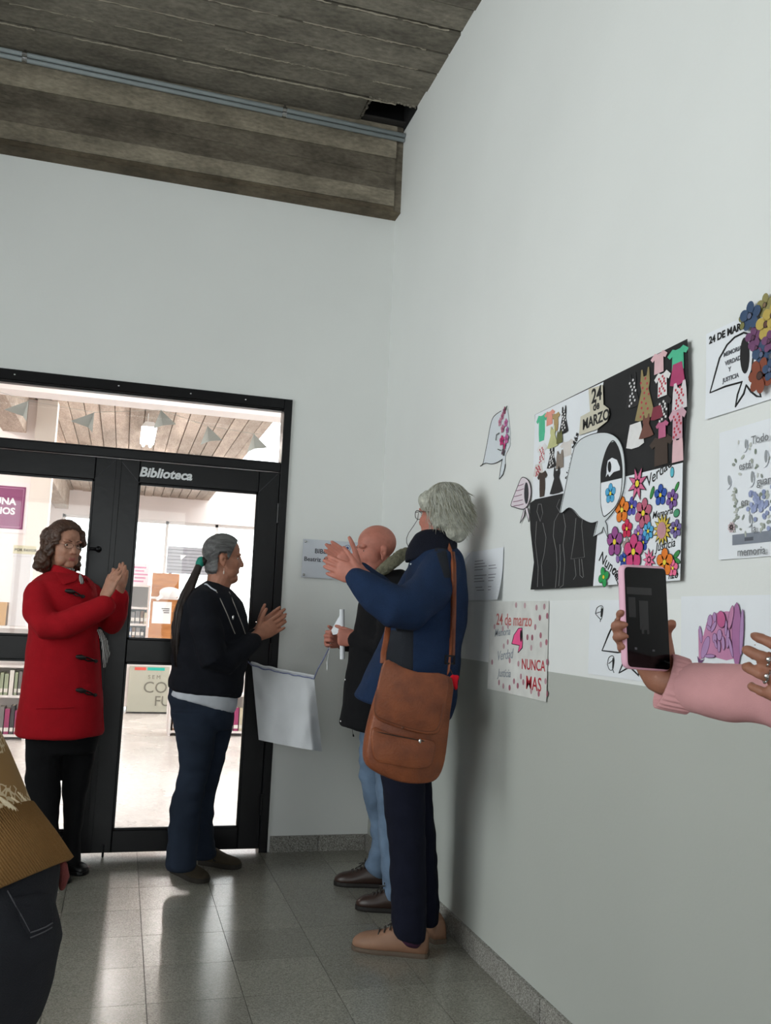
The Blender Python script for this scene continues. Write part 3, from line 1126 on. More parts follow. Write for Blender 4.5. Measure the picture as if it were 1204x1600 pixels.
def rtext(name, s, m, parent, p, x, size, ang=0.0, bold=0.0, align='LEFT', shear=0.0, space=1.0):
    o = wp(p, x)
    xd = RX * math.cos(ang) + RY * math.sin(ang)
    yd = RX * -math.sin(ang) + RY * math.cos(ang)
    return text(name, s, m, parent, o, xd, yd, size, bold=bold, align=align, shear=shear, depth=0.0002, space=space)


# ---- big collage poster
k7 = crop(820, 520, 3.904)
XB = -0.014
big = tag(empty('poster', (0, -2.47, 1.39)), 'large black and white collage poster with a white headscarf, clothes and flowers', 'poster', 'sheets on the poster wall')
poly('black_card', [k7(*p) for p in ((62, 500), (480, 292), (990, 38), (1000, 300), (965, 800), (955, 1100), (945, 1510), (700, 1525), (415, 1545), (220, 1558), (35, 1567), (56, 1400), (34, 1200), (30, 1040), (60, 1020))], XB, BLACKPAPER, big, t=0.0015)
X1 = XB - 0.0019
poly('white_sheet', [k7(*p) for p in ((62, 500), (478, 300), (440, 605), (320, 700), (262, 860), (240, 978), (44, 1020))], X1, PAPER, big)
poly('white_sheet', [k7(*p) for p in ((470, 920), (600, 880), (962, 792), (955, 1100), (945, 1510), (415, 1545), (440, 1240), (455, 1130))], X1, PAPER, big)
X2 = X1 - 0.0022
scarf = smoothpath([k7(*p) for p in ((300, 700), (340, 650), (420, 615), (500, 610), (560, 640), (595, 700), (610, 800), (608, 920), (585, 1010), (540, 1090), (490, 1150))], 4) + \
    [k7(*p) for p in ((500, 1172), (507, 1255), (478, 1185), (470, 1215), (422, 1242), (443, 1150))] + \
    smoothpath([k7(*p) for p in ((443, 1150), (400, 1160), (340, 1130), (300, 1085), (265, 1068), (218, 1098), (240, 978), (270, 830), (300, 700))], 4)[:-1]
SCARFW = mat('scarf_paper', srgb(212, 217, 220), 0.7)
poly('headscarf', scarf, X2, SCARFW, big, t=0.003)
X3 = X2 - 0.0032
lines('scarf_outline', [scarf + scarf[:1]], X3, 0.0025, INK, big)
poly('scarf_opening', [k7(*p) for p in ((462, 915), (465, 830), (490, 730), (520, 670), (545, 662), (575, 720), (590, 800), (592, 885))], X3, BLACKPAPER, big)
poly('scarf_opening_paper', [k7(*p) for p in ((462, 920), (592, 888), (582, 990), (550, 1060), (500, 1110), (477, 1115), (462, 1040))], X3, PAPER, big)
op = smoothpath([k7(*p) for p in ((462, 915), (465, 830), (490, 730), (520, 670), (545, 662), (575, 720), (590, 800), (592, 885), (582, 990), (550, 1060), (500, 1110), (477, 1115), (462, 1040))], 4, True)
lines('opening_outline', [op + op[:1]], X3, 0.003, INK, big)
ss = [k7(*p) for p in ((498, 820), (505, 780), (530, 762), (560, 775), (578, 820), (578, 838), (540, 850), (515, 878), (505, 860), (492, 880), (497, 855))]
poly('small_headscarf', ss, X3 - 0.0006, PAPER, big)
poly('small_opening', [k7(515 + 11 * math.cos(t), 818 + 34 * math.sin(t)) for t in [i * 0.52 for i in range(12)]], X3 - 0.0012, INK, big)
# date tag
poly('date_tag', [k7(*p) for p in ((388, 342), (474, 318), (478, 438), (510, 462), (514, 500), (500, 540), (440, 588), (330, 626), (340, 512), (398, 480))], X2 - 0.0034, mat('aged_paper', srgb(206, 200, 182), 0.7), big, t=0.0012)
XT = X2 - 0.005
rtext('date', '24', INK, big, k7(404, 432), XT, 0.064, 0.02, 0.0016)
rtext('date', 'de', INK, big, k7(414, 478), XT, 0.04, 0.02, 0.0012)
rtext('date', 'MARZO', INK, big, k7(350, 592), XT, 0.047, 0.02, 0.0014)

TEE = [(0.25, 1), (0.4, 0.92), (0.6, 0.92), (0.75, 1), (1, 0.78), (0.88, 0.62), (0.76, 0.7), (0.78, 0), (0.22, 0), (0.24, 0.7), (0.12, 0.62), (0, 0.78)]
DRESS = [(0.3, 1), (0.36, 1), (0.42, 0.85), (0.58, 0.85), (0.64, 1), (0.7, 1), (0.74, 0.72), (0.68, 0.58), (1, 0.04), (0.75, 0), (0.25, 0), (0, 0.04), (0.32, 0.58), (0.26, 0.72)]
SKIRT = [(0.2, 1), (0.8, 1), (0.92, 0.5), (1, 0.1), (0.7, 0), (0.3, 0), (0, 0.1), (0.08, 0.5)]
TANK = [(0.2, 1), (0.32, 1), (0.4, 0.8), (0.6, 0.8), (0.68, 1), (0.8, 1), (0.86, 0.66), (0.9, 0), (0.1, 0), (0.14, 0.66)]
LONG = [(0.2, 1), (0.42, 0.95), (0.58, 0.95), (0.8, 1), (1, 0.8), (0.86, 0.7), (0.76, 0.76), (0.8, 0.3), (0.72, 0), (0.3, 0), (0.25, 0.3), (0.24, 0.76), (0.14, 0.7), (0, 0.8)]


def garment(name, shp, bb, m, lev, dots=None):
    x0, y0, x1, y1 = bb
    xx = X1 - 0.0008 - lev * 0.0008
    L = wp(k7(x0, (y0 + y1) / 2), xx)
    R = wp(k7(x1, (y0 + y1) / 2), xx)
    T = wp(k7((x0 + x1) / 2, y0), xx)
    B = wp(k7((x0 + x1) / 2, y1), xx)

    def at(u, v, dx=0.0):
        return V((xx + dx, L.y + (R.y - L.y) * u, B.z + (T.z - B.z) * v))
    b = MB()
    b.prism([at(u, v) for u, v in shp], (-0.0005, 0, 0))
    mats = [m]
    if dots:
        mats.append(dots)
        for q in range(14):
            u, v = 0.3 + 0.4 * ((q * 37) % 10) / 9, 0.08 + 0.72 * ((q * 53) % 14) / 13
            b.prism(ellipse_pts(at(u, v, -0.0006), 0.0045, 0.004, n=7), (-0.0003, 0, 0), 1)
    return obj(name, b, mats, big)


W_ = pal('white', 226, 224, 224)
TEAL = pal('sea_green', 78, 186, 146)
PINKR = pal('red', 186, 60, 76)
DK = pal('dark', 32, 30, 32)
gl = [
    ('paper_dress', LONG, (68, 498, 136, 660), TEAL, 0, None), ('paper_shirt', TEE, (118, 474, 182, 562), pal('salmon', 226, 150, 134), 1, None),
    ('paper_dress', LONG, (164, 488, 212, 600), pal('sand', 176, 150, 104), 2, None), ('paper_dress', DRESS, (208, 448, 264, 614), DK, 3, W_),
    ('paper_dress', DRESS, (136, 568, 202, 700), pal('pale_lime', 196, 196, 142), 4, None), ('paper_vest', TANK, (188, 598, 232, 672), pal('olive', 104, 104, 60), 5, None),
    ('paper_shirt', TEE, (72, 680, 134, 796), W_, 1, PINKR), ('paper_dress', DRESS, (134, 690, 192, 824), DK, 2, W_),
    ('paper_vest', TANK, (184, 718, 240, 826), pal('taupe', 134, 122, 112), 3, None), ('paper_shirt', TEE, (212, 656, 304, 752), pal('shell', 214, 208, 204), 0, None),
    ('paper_shirt', LONG, (74, 846, 134, 1000), pal('dark_brown', 64, 50, 42), 2, None), ('paper_dress', DRESS, (152, 818, 232, 980), DK, 3, None),
    ('paper_skirt', SKIRT, (50, 800, 112, 874), pal('shell', 214, 208, 204), 0, PINKR),
    ('paper_dress', DRESS, (612, 248, 702, 456), DK, 1, W_), ('paper_dress', DRESS, (672, 218, 792, 528), pal('khaki', 150, 134, 92), 2, PINKR),
    ('paper_shirt', TEE, (766, 116, 868, 246), pal('blush', 222, 182, 188), 3, None), ('paper_shirt', TEE, (788, 236, 888, 388), W_, 4, PINKR),
    ('paper_shirt', TEE, (868, 88, 998, 232), TEAL, 2, None), ('paper_skirt', SKIRT, (884, 184, 974, 320), pal('raspberry', 174, 62, 108), 3, None),
    ('paper_vest', TANK, (886, 298, 1000, 466), pal('pearl', 216, 208, 212), 4, PINKR), ('paper_shirt', TEE, (792, 388, 894, 546), DK, 3, W_),
    ('paper_skirt', SKIRT, (766, 448, 842, 528), pal('maroon', 126, 44, 62), 5, None), ('paper_skirt', SKIRT, (618, 552, 726, 702), W_, 2, None),
    ('paper_shirt', TEE, (876, 458, 984, 646), pal('striped_pink', 206, 164, 178), 5, PINKR), ('paper_shirt', TEE, (758, 628, 904, 806), pal('dark_brown', 50, 42, 38), 2, None),
    ('paper_vest', TANK, (888, 622, 974, 786), pal('blush', 216, 180, 186), 4, None), ('paper_dress', DRESS, (694, 498, 784, 640), pal('brick', 112, 70, 60), 3, None),
    ('paper_shirt', TEE, (796, 538, 876, 640), pal('orchid', 184, 96, 132), 6, None)]
for g in gl:
    garment(*g)

YEL = pal('yellow', 240, 216, 60)
fl_ = [(650, 1060, 52, 'blue_violet', (86, 84, 176), 5), (720, 1280, 45, 'royal_blue', (52, 84, 170), 5), (605, 1385, 52, 'royal_blue', (52, 84, 170), 5), (690, 1225, 45, 'lilac', (152, 112, 176), 5),
       (620, 1300, 45, 'greige', (170, 150, 146), 5),
       (825, 990, 55, 'blue', (44, 82, 168), 5), (895, 1015, 50, 'purple', (122, 88, 156), 6), (590, 1080, 72, 'orange', (232, 124, 34), 5),
       (720, 1100, 78, 'mauve', (190, 96, 122), 6), (620, 1195, 52, 'red_pink', (206, 40, 82), 5), (750, 1210, 48, 'sky', (80, 168, 214), 6),
       (918, 1195, 46, 'violet', (120, 104, 160), 6), (545, 1275, 82, 'plum', (150, 74, 140), 5), (660, 1335, 92, 'magenta', (208, 66, 124), 5),
       (900, 1435, 42, 'pink', (240, 110, 150), 5), (850, 1400, 70, 'orange', (232, 124, 34), 5), (478, 1490, 56, 'green', (44, 158, 84), 4), (520, 980, 56, 'sky', (80, 168, 214), 5)]
for q, (cx, cy, rr, n, c, k) in enumerate(fl_):
    xx = (X1 if q < 17 else X3) - 0.0008 - 0.0003 * (q if q < 17 else 0)
    flower('drawn_flower', wp(k7(cx, cy), xx), rr * 0.00052, pal(n, *c), YEL, big, n=k)
flower('drawn_star', wp(k7(685, 920), X1 - 0.003), 90 * 0.00052, pal('rose', 214, 104, 146), YEL, big, n=8, star=True)
flower('drawn_star', wp(k7(757, 1385), X1 - 0.003), 58 * 0.00052, pal('bright_pink', 238, 120, 160), pal('bright_pink', 238, 120, 160), big, n=9, star=True)
flower('drawn_star', wp(k7(838, 1200), X1 - 0.003), 80 * 0.00052, pal('daisy_yellow', 214, 186, 70), pal('dusty_pink', 196, 142, 150), big, n=14, star=True)
b = MB()
c = wp(k7(832, 1205), X1 - 0.0045)
b.prism(ellipse_pts(c, 0.021, 0.023), (-0.0004, 0, 0))
obj('drawn_disc', b, pal('dusty_pink', 196, 142, 150), big)
for (cx, cy, a, bb, ang, n, c) in ((775, 975, 34, 15, 1.1, 'leaf_green', (52, 140, 70)), (925, 940, 28, 12, 0.9, 'leaf_green', (52, 140, 70)), (924, 1100, 26, 20, 0.2, 'leaf_teal', (70, 150, 110)), (925, 1350, 30, 14, 0.5, 'leaf_green', (52, 140, 70)),
                                   (928, 1390, 28, 12, -0.4, 'leaf_green', (52, 140, 70)), (897, 850, 16, 26, 0, 'hat_blue', (94, 190, 210)), (565, 1380, 18, 22, 0.4, 'lilac', (152, 112, 176))):
    o = wp(k7(cx, cy), X1 - 0.0008)
    b = MB()
    b.prism(ellipse_pts(o, a * 0.00058, bb * 0.00058, ang), (-0.0003, 0, 0), 0)
    b.prism([p + V((-0.0005, 0, 0)) for p in ellipse_pts(o, a * 0.00048, bb * 0.00048, ang)], (-0.0003, 0, 0), 1)
    obj('drawn_leaf', b, [INK, pal(n, *c)], big)
XW = X1 - 0.0008
rtext('handwriting', 'Verdad', INK, big, k7(742, 945), XW, 0.044, 0.35, 0.0004, shear=0.3)
rtext('handwriting', 'Memoria', INK, big, k7(775, 1135), XW, 0.027, 0.06, 0.0003, shear=0.3)
rtext('handwriting', 'Justicia', INK, big, k7(795, 1335), XW, 0.033, 0.1, 0.0003, shear=0.3)
rtext('handwriting', 'Nunca', INK, big, k7(446, 1385), XW, 0.048, -0.5, 0.0005, shear=0.2)
rtext('handwriting', 'más', INK, big, k7(530, 1450), XW, 0.036, -0.9, 0.0005, shear=0.2)
rtext('handwriting', 'Nunca Más', INK, big, k7(262, 905), XW - 0.001, 0.036, 1.15, 0.0006)
rtext('handwriting', 'nzo', INK, big, k7(872, 1502), XW, 0.03, 0.05, 0.0005, shear=0.3)
lines('chalk_figures', [[k7(*p) for p in pp] for pp in (
    ((80, 1045), (72, 1090), (92, 1150), (108, 1100), (98, 1045), (80, 1045)), ((70, 1150), (62, 1280), (80, 1430), (75, 1550)), ((108, 1160), (128, 1250), (118, 1340), (100, 1420), (108, 1545)),
    ((210, 1015), (192, 1060), (212, 1095), (232, 1075)), ((205, 1100), (178, 1150), (172, 1240), (190, 1330), (195, 1430), (185, 1555)), ((232, 1100), (246, 1180), (232, 1290), (242, 1400), (232, 1540), (210, 1555)), ((212, 1290), (215, 1420), (205, 1545)),
    ((310, 1130), (300, 1250), (280, 1380), (362, 1368), (345, 1180), (350, 1130)), ((300, 1382), (310, 1480), (295, 1505)), ((330, 1378), (335, 1480), (352, 1495)), ((345, 1380), (356, 1490)))], XB - 0.0018, 0.0014, CHALK, big)

# ---- cut-out headscarf with pink flowers
k3 = crop(740, 620, 7.62)
cu = tag(empty('paper_cutout', (0, -1.65, 1.83)), 'white headscarf cut-out edged with pink flowers above the grey-haired man', 'cut-out', 'sheets on the poster wall')
o1 = smoothpath([k3(*p) for p in ((325, 168), (240, 232), (200, 330), (165, 520), (130, 700), (108, 795), (75, 826), (135, 790), (210, 800), (280, 780), (340, 742))], 3)
poly('paper', o1 + [k3(*p) for p in ((318, 860), (300, 982), (345, 925), (372, 820), (372, 705), (430, 580), (430, 400), (400, 150), (345, 145))], -0.003, mat('cutout_paper', srgb(214, 220, 226), 0.75), cu)
lines('outline', [o1, [k3(*p) for p in ((340, 742), (318, 860), (302, 980), (345, 925), (368, 850), (374, 800))]], -0.0036, 0.0032, INK, cu)
for q, (cx, cy, rr, n, c, kk) in enumerate([(365, 165, 45, 'wine', (150, 74, 104), 5), (340, 230, 45, 'dusty_rose', (186, 108, 140), 5), (310, 300, 48, 'pale_rose', (206, 140, 164), 5), (380, 310, 46, 'orchid_pink', (196, 104, 160), 5),
                                        (340, 380, 46, 'dusty_rose', (186, 108, 140), 5), (395, 395, 36, 'lilac_rose', (176, 108, 168), 5), (330, 520, 56, 'hot_pink', (206, 46, 120), 5), (385, 500, 56, 'orchid_pink', (206, 96, 158), 5), (360, 585, 36, 'hot_pink', (206, 46, 120), 4), (345, 660, 40, 'aubergine', (86, 58, 76), 4)]):
    flower('printed_flower', wp(k3(cx, cy), -0.004 - 0.0006 * q), rr * 0.00028 * 1.3, pal(n, *c), pal('wine', 150, 74, 104), cu, n=kk, outline=0.05)
lines('stems', [[k3(*p) for p in pp] for pp in (((300, 430), (270, 450), (262, 520)), ((320, 640), (285, 625)), ((350, 560), (352, 700)), ((395, 110), (372, 160)))], -0.009, 0.004, pal('dark_green', 64, 72, 66), cu)

# ---- small headscarf cut-out
c2 = tag(empty('paper_cutout', (0, -1.88, 1.65)), 'small headscarf cut-out with handwritten lines beside the big poster', 'cut-out', 'sheets on the poster wall')
o2 = smoothpath([k3(*p) for p in ((440, 1290), (480, 1170), (520, 1070), (560, 975), (600, 960), (650, 1000), (676, 1080), (676, 1180), (650, 1270), (625, 1312), (590, 1337), (540, 1332), (480, 1312))], 3, True)
poly('paper', o2, -0.006, mat('pinkish_paper', srgb(226, 214, 222), 0.75), c2)
tl = [[k3(*p) for p in ((600, 1330), (550, 1505), (598, 1420), (608, 1350))], [k3(*p) for p in ((608, 1330), (655, 1490), (662, 1420), (640, 1320))]]
for t in tl:
    poly('tail', t, -0.0064, mat('pinkish_paper', srgb(226, 214, 222), 0.75), c2)
lines('outline', [o2 + o2[:1], tl[0], tl[1]], -0.0066, 0.003, INK, c2)
poly('opening', [k3(625 + 26 * math.cos(t), 1147 + 130 * math.sin(t)) for t in [i * 2 * math.pi / 16 for i in range(16)]], -0.0068, mat('slate_ink', srgb(50, 50, 56), 0.7), c2)
lines('handwriting', [[k3(a, y), k3((a + e) / 2, y - 9), k3(e, y - 24)] for a, e, y in ((530, 592, 1060), (505, 590, 1120), (482, 570, 1188), (470, 580, 1250), (475, 590, 1300))], -0.0066, 0.003, pal('mauve_ink', 150, 104, 128), c2)

# ---- printed flyer with a folded corner
fy = sheet('flyer', 'white printed flyer with a folded corner behind the man with the bag', 'flyer', 1.358, 1.56, -1.38, -1.76, x=-0.005, curl=0.02)
b = MB()
b.prism([(-0.012, -1.38, 1.5), (-0.03, -1.42, 1.53), (-0.022, -1.5, 1.565), (-0.012, -1.44, 1.56)], (-0.0006, 0, 0))
obj('folded_corner', b, PAPER, fy)
b = MB()
for q in range(11):
    if q in (4, 8):
        continue
    b.box((-0.0058, -1.47, 1.52 - 0.012 * q), (-0.0053, -1.56 - 0.02 * (q % 3), 1.517 - 0.012 * q))
    if q > 1:
        b.box((-0.0058, -1.62, 1.52 - 0.012 * q), (-0.0053, -1.69 - 0.01 * (q % 2), 1.517 - 0.012 * q))
obj('print', b, mat('faint_print', srgb(150, 148, 156), 0.7), fy)

# ---- NUNCA MAS sheet
k5 = crop(700, 900, 4.013)
nm = sheet('handmade_sign', 'sheet with red lettering NUNCA MAS and pink fingerprints', 'sign', 1.014, 1.352, -1.65, -2.158, x=-0.006, m=mat('speckled_paper', srgb(214, 214, 210), 0.8, var=0.1, vscale=14), curl=0.002)
XN = -0.0068
RED = pal('marker_red', 186, 44, 58)
DRED = pal('faded_red', 196, 112, 108)
GRY = pal('pencil', 150, 156, 164)
rtext('lettering', '24 de marzo', DRED, nm, k5(300, 305), XN, 0.062, 0.0, 0.0006)
rtext('lettering', 'NUNCA', RED, nm, k5(458, 582), XN, 0.052, 0.02, 0.0005)
rtext('lettering', 'MAS', RED, nm, k5(484, 706), XN, 0.066, 0.0, 0.0006)
rtext('lettering', 'Memoria', GRY, nm, k5(290, 380), XN, 0.04, 0.08, 0.0004, shear=0.3)
rtext('lettering', 'Verdad', GRY, nm, k5(305, 530), XN, 0.05, 0.12, 0.0004, shear=0.3)
rtext('lettering', 'Justicia', GRY, nm, k5(310, 630), XN, 0.042, 0.05, 0.0004, shear=0.3)
ps = [k5(*p) for p in ((398, 425), (412, 370), (440, 328), (462, 325), (466, 420), (464, 450), (438, 480), (446, 436))]
poly('pink_headscarf', ps, XN, pal('neon_pink', 246, 92, 150), nm)
lines('outline', [ps + ps[:1]], XN - 0.0005, 0.003, INK, nm)
poly('opening', [k5(456 + 6 * math.cos(t), 375 + 38 * math.sin(t)) for t in [i * 0.52 for i in range(12)]], XN - 0.0008, INK, nm)
rnd = random.Random(3)
for q, (cx, cy, s) in enumerate([(425, 182, .4), (480, 185, .3), (553, 198, .5), (602, 192, .5), (574, 262, 1), (620, 250, .9), (545, 320, .6), (496, 384, .9), (526, 386, 1), (579, 372, .9), (615, 415, .9), (580, 430, .4), (373, 414, .5), (348, 440, .3), (290, 318, .4),
                              (374, 312, .4), (342, 330, .3), (385, 530, .5), (440, 550, .5), (620, 540, .9), (275, 540, .6), (412, 660, .7), (384, 700, 1), (435, 688, .9), (470, 665, .7), (318, 668, .6), (345, 690, .4), (520, 722, .4), (567, 738, .9), (617, 738, 1), (610, 660, .5), (455, 630, .5), (520, 450, .3)]):
    b = MB()
    b.prism(ellipse_pts(wp(k5(cx, cy), XN), 0.0085, 0.0105), (-0.0003, 0, 0))
    obj('fingerprint', b, pal('print_%d' % int(s * 10), int(206 - 40 * s), int(190 - 92 * s), int(192 - 78 * s)), nm)

# ---- drawing behind the phone
k8 = crop(900, 860, 3.96)
dr = sheet('drawing', 'white sheet with ink headscarves partly hidden by the phone', 'drawing', 1.127, 1.352, -2.436, -2.745, x=-0.005, curl=0.002)
lines('ink_lines', [[k8(*p) for p in pp] for pp in (((300, 405), (245, 425), (200, 520), (160, 620), (255, 632), (330, 620)), ((300, 670), (265, 758), (330, 720)), ((340, 730), (388, 776), (380, 740)))], -0.006, 0.005, INK, dr)
lines('small_scarves', [smoothpath([k8(*p) for p in pp], 3) for pp in (((118, 392), (128, 355), (155, 342), (165, 360), (158, 415), (148, 425), (118, 392)), ((120, 390), (155, 378)), ((150, 425), (148, 442)), ((155, 350), (158, 410)),
                                                                        ((192, 706), (200, 665), (225, 652), (234, 680), (225, 735), (205, 738), (192, 706)), ((200, 700), (225, 680)), ((228, 665), (228, 732)), ((225, 738), (232, 756)))], -0.006, 0.0022, INK, dr)
poly('opening', [k8(*p) for p in ((152, 362), (164, 358), (158, 412), (150, 412))], -0.006, INK, dr)
poly('opening', [k8(*p) for p in ((224, 666), (233, 680), (229, 730), (222, 732))], -0.006, INK, dr)

# ---- purple flower drawing
k9 = crop(1040, 880, 5.927)
pu = sheet('drawing', 'white sheet with a purple flower drawing beside the ringed hand', 'drawing', 1.09, 1.359, -2.914, -3.3, x=-0.005, curl=0.004)
LIL, MAU, DPL, PNK = pal('drawing_lilac', 178, 140, 186), pal('drawing_mauve', 168, 110, 158), pal('drawing_plum', 104, 62, 106), pal('drawing_pink', 196, 132, 170)
poly('colour_field', [k9(*p) for p in ((300, 610), (345, 680), (375, 560), (395, 500), (445, 470), (475, 460), (560, 445), (665, 455), (690, 520), (715, 640), (700, 800), (640, 880), (560, 900), (450, 870), (350, 870), (305, 905))], -0.006, PNK, pu)
for q, (cx, cy, a, bb, ang, m) in enumerate(((365, 780, 75, 30, 1.1, LIL), (320, 660, 52, 16, 1.75, LIL), (405, 540, 42, 24, 1.4, LIL), (450, 500, 30, 18, 1.7, LIL), (440, 590, 40, 16, 0.9, LIL), (395, 600, 26, 14, 2.6, LIL),
                                      (495, 665, 34, 24, 1.5, LIL), (450, 695, 30, 22, 1.6, LIL), (530, 740, 42, 16, 1.7, LIL), (490, 770, 36, 16, 1.6, LIL), (460, 750, 28, 12, 2.0, LIL), (655, 660, 180, 42, 1.57, MAU), (700, 640, 130, 18, 1.5, LIL),
                                      (572, 700, 55, 16, 1.5, LIL), (555, 600, 45, 12, 1.5, LIL), (600, 780, 60, 14, 1.9, LIL), (405, 860, 50, 12, 0.05, LIL), (600, 500, 70, 22, 1.3, PNK), (510, 520, 40, 50, 0.2, pal('drawing_rose', 190, 92, 140)))):
    o = wp(k9(cx, cy), -0.0066 - 0.0002 * q)
    b = MB()
    b.prism(ellipse_pts(o, a * 0.00042, bb * 0.00042, ang), (-0.0001, 0, 0), 0)
    b.prism([p + V((-0.00015, 0, 0)) for p in ellipse_pts(o, a * 0.00042 - 0.0014, bb * 0.00042 - 0.0014, ang)], (-0.0001, 0, 0), 1)
    obj('drawn_petal', b, [DPL, m], pu)
poly('stem_end', [k9(*p) for p in ((290, 860), (320, 900), (355, 890), (330, 925), (300, 920))], -0.0066, DPL, pu)

# ---- 24 DE MARZO sheet, upper right
k2 = crop(1100, 460, 7.615)
ms = sheet('handmade_sign', 'sheet lettered 24 DE MARZO with a headscarf and paper flowers', 'sign', 1.806, 2.031, -3.016, -3.36, x=-0.005, curl=0.003)
XM = -0.006
so = [k2(*p) for p in ((530, 990), (565, 900), (582, 720), (572, 560), (535, 475), (470, 455), (360, 510), (270, 600), (180, 760), (130, 940), (70, 1170), (250, 1095), (450, 1040), (395, 1190), (370, 1335), (470, 1180), (498, 1080), (555, 1160), (620, 1212), (672, 1218), (655, 1150))]
lines('headscarf_outline', [so], XM, 0.005, INK, ms)
poly('opening', [k2(480 + 55 * math.cos(t), 727 + 216 * math.sin(t)) for t in [i * 2 * math.pi / 20 for i in range(20)]], XM, INK, ms)
rtext('lettering', '24 DE MARZO', INK, ms, k2(55, 590), XM, 0.0255, 0.0, 0.001)
for s, p in (('MEMORIA', (228, 745)), ('VERDAD', (245, 848)), ('Y', (285, 920)), ('JUSTICIA', (218, 1052))):
    rtext('lettering', s, mat('grey_ink', srgb(96, 98, 104), 0.7), ms, k2(*p), XM, 0.0155, 0.0, 0.0005)
for q, (cx, cy, rr, n, c, cc, kk) in enumerate(((740, 130, 110, 'moss', (142, 134, 84), (120, 96, 70), 5), (600, 520, 110, 'deep_plum', (110, 66, 104), (90, 50, 80), 5), (700, 720, 130, 'petrol', (54, 76, 108), (90, 100, 130), 5), (640, 640, 90, 'deep_plum', (110, 66, 104), (90, 50, 80), 5),
                                           (480, 320, 80, 'fern', (124, 122, 72), (90, 90, 60), 3), (560, 260, 140, 'petrol', (48, 66, 94), (190, 176, 140), 5), (755, 360, 140, 'ochre', (186, 162, 82), (96, 62, 50), 5), (790, 560, 100, 'deep_plum', (110, 66, 104), (90, 50, 80), 5), (680, 970, 165, 'rust', (132, 66, 44), (70, 44, 40), 7), (800, 900, 100, 'petrol', (54, 76, 108), (90, 100, 130), 5), (830, 250, 110, 'ochre', (186, 162, 82), (96, 62, 50), 5))):
    flower('paper_flower', wp(k2(cx, cy), -0.008 - 0.0012 * q), rr * 0.000218 * 1.15, pal(n, *c), pal('core_%s' % n, *cc), ms, n=kk, relief=0.006, outline=0.0)

# ---- Todo esta guardado en la memoria
k4 = crop(1110, 650, 6.67)
td = sheet('printed_poster', 'pale print of flowers in a suitcase lettered Todo está guardado en la memoria', 'print', 1.446, 1.762, -3.07, -3.34, x=-0.005, curl=0.002)
XQ = -0.006
TG = mat('typewriter_grey', srgb(120, 122, 126), 0.7)
for s, p in (('Todo', (420, 295)), ('está', (292, 565)), ('guardado', (478, 725)), ('en', (312, 940)), ('la', (420, 1215)), ('memoria', (275, 1460))):
    rtext('lettering', s, TG, td, k4(*p), XQ - 0.006, 0.027, 0.0, 0.0002)
b = MB()
q0, q1 = wp(k4(225, 1300), XQ), wp(k4(640, 1290), XQ)
b.box((XQ - 0.0004, q0.y, q0.z - 0.011), (XQ, q1.y - 0.02, q0.z + 0.014))
obj('suitcase', b, pal('suitcase_grey', 128, 134, 146), td)
b = MB()
b.box((XQ - 0.0008, q0.y - 0.045, q0.z - 0.004), (XQ - 0.0004, q0.y - 0.075, q0.z + 0.004))
obj('suitcase_handle', b, pal('handle_grey', 84, 88, 98), td)
rnd = random.Random(11)
for q in range(42):
    o = wp(k4(510 + rnd.gauss(0, 70), 910 + rnd.gauss(0, 85)), XQ - 0.001 - 0.00004 * q)
    b = MB(); b.prism(ellipse_pts(o, 0.006, 0.006, n=7), (-0.0003, 0, 0))
    s = rnd.randint(-14, 14)
    obj('hydrangea_floret', b, pal('hydrangea_%d' % (s // 7), 150 + s, 160 + s, 196 + s), td)
lf = [(rnd.uniform(230, 640), rnd.uniform(240, 1230)) for _ in range(46)] + [(255 + rnd.gauss(0, 14), 760 + 30 * i) for i in range(14)]
for q, (cx, cy) in enumerate(lf):
    o = wp(k4(cx, cy), XQ - 0.0004 - 0.00001 * q)
    b = MB(); b.prism(ellipse_pts(o, rnd.uniform(0.004, 0.009), rnd.uniform(0.002, 0.0045), rnd.uniform(0, 3.1), n=8), (-0.0003, 0, 0))
    g = rnd.choice(((150, 156, 148), (176, 180, 172), (122, 132, 118), (196, 198, 192)))
    obj('printed_leaf', b, pal('leaf_%d' % g[0], *g), td)
for (cx, cy, a, bb, ang) in ((365, 290, 16, 44, 0), (575, 420, 20, 58, 0), (430, 635, 18, 54, 0), (190, 670, 18, 48, 0.2), (410, 1070, 18, 44, 0)):
    o = wp(k4(cx, cy), XQ - 0.003)
    b = MB()
    b.prism([p + V((0.0005, 0, 0)) + RX * -0.008 + RY * -0.004 for p in ellipse_pts(o, a * 0.0008, bb * 0.00036)], (-0.0003, 0, 0), 1)
    b.prism(ellipse_pts(o, a * 0.00026, bb * 0.00026, ang), (-0.0003, 0, 0), 0)
    obj('printed_scarf', b, [pal('scarf_grey', 150, 154, 158), PAPER], td)
flower('printed_flower', wp(k4(215, 1160), XQ - 0.002), 0.013, pal('washed_pink', 206, 188, 192), pal('washed_plum', 150, 120, 130), td, n=8, outline=0.0)

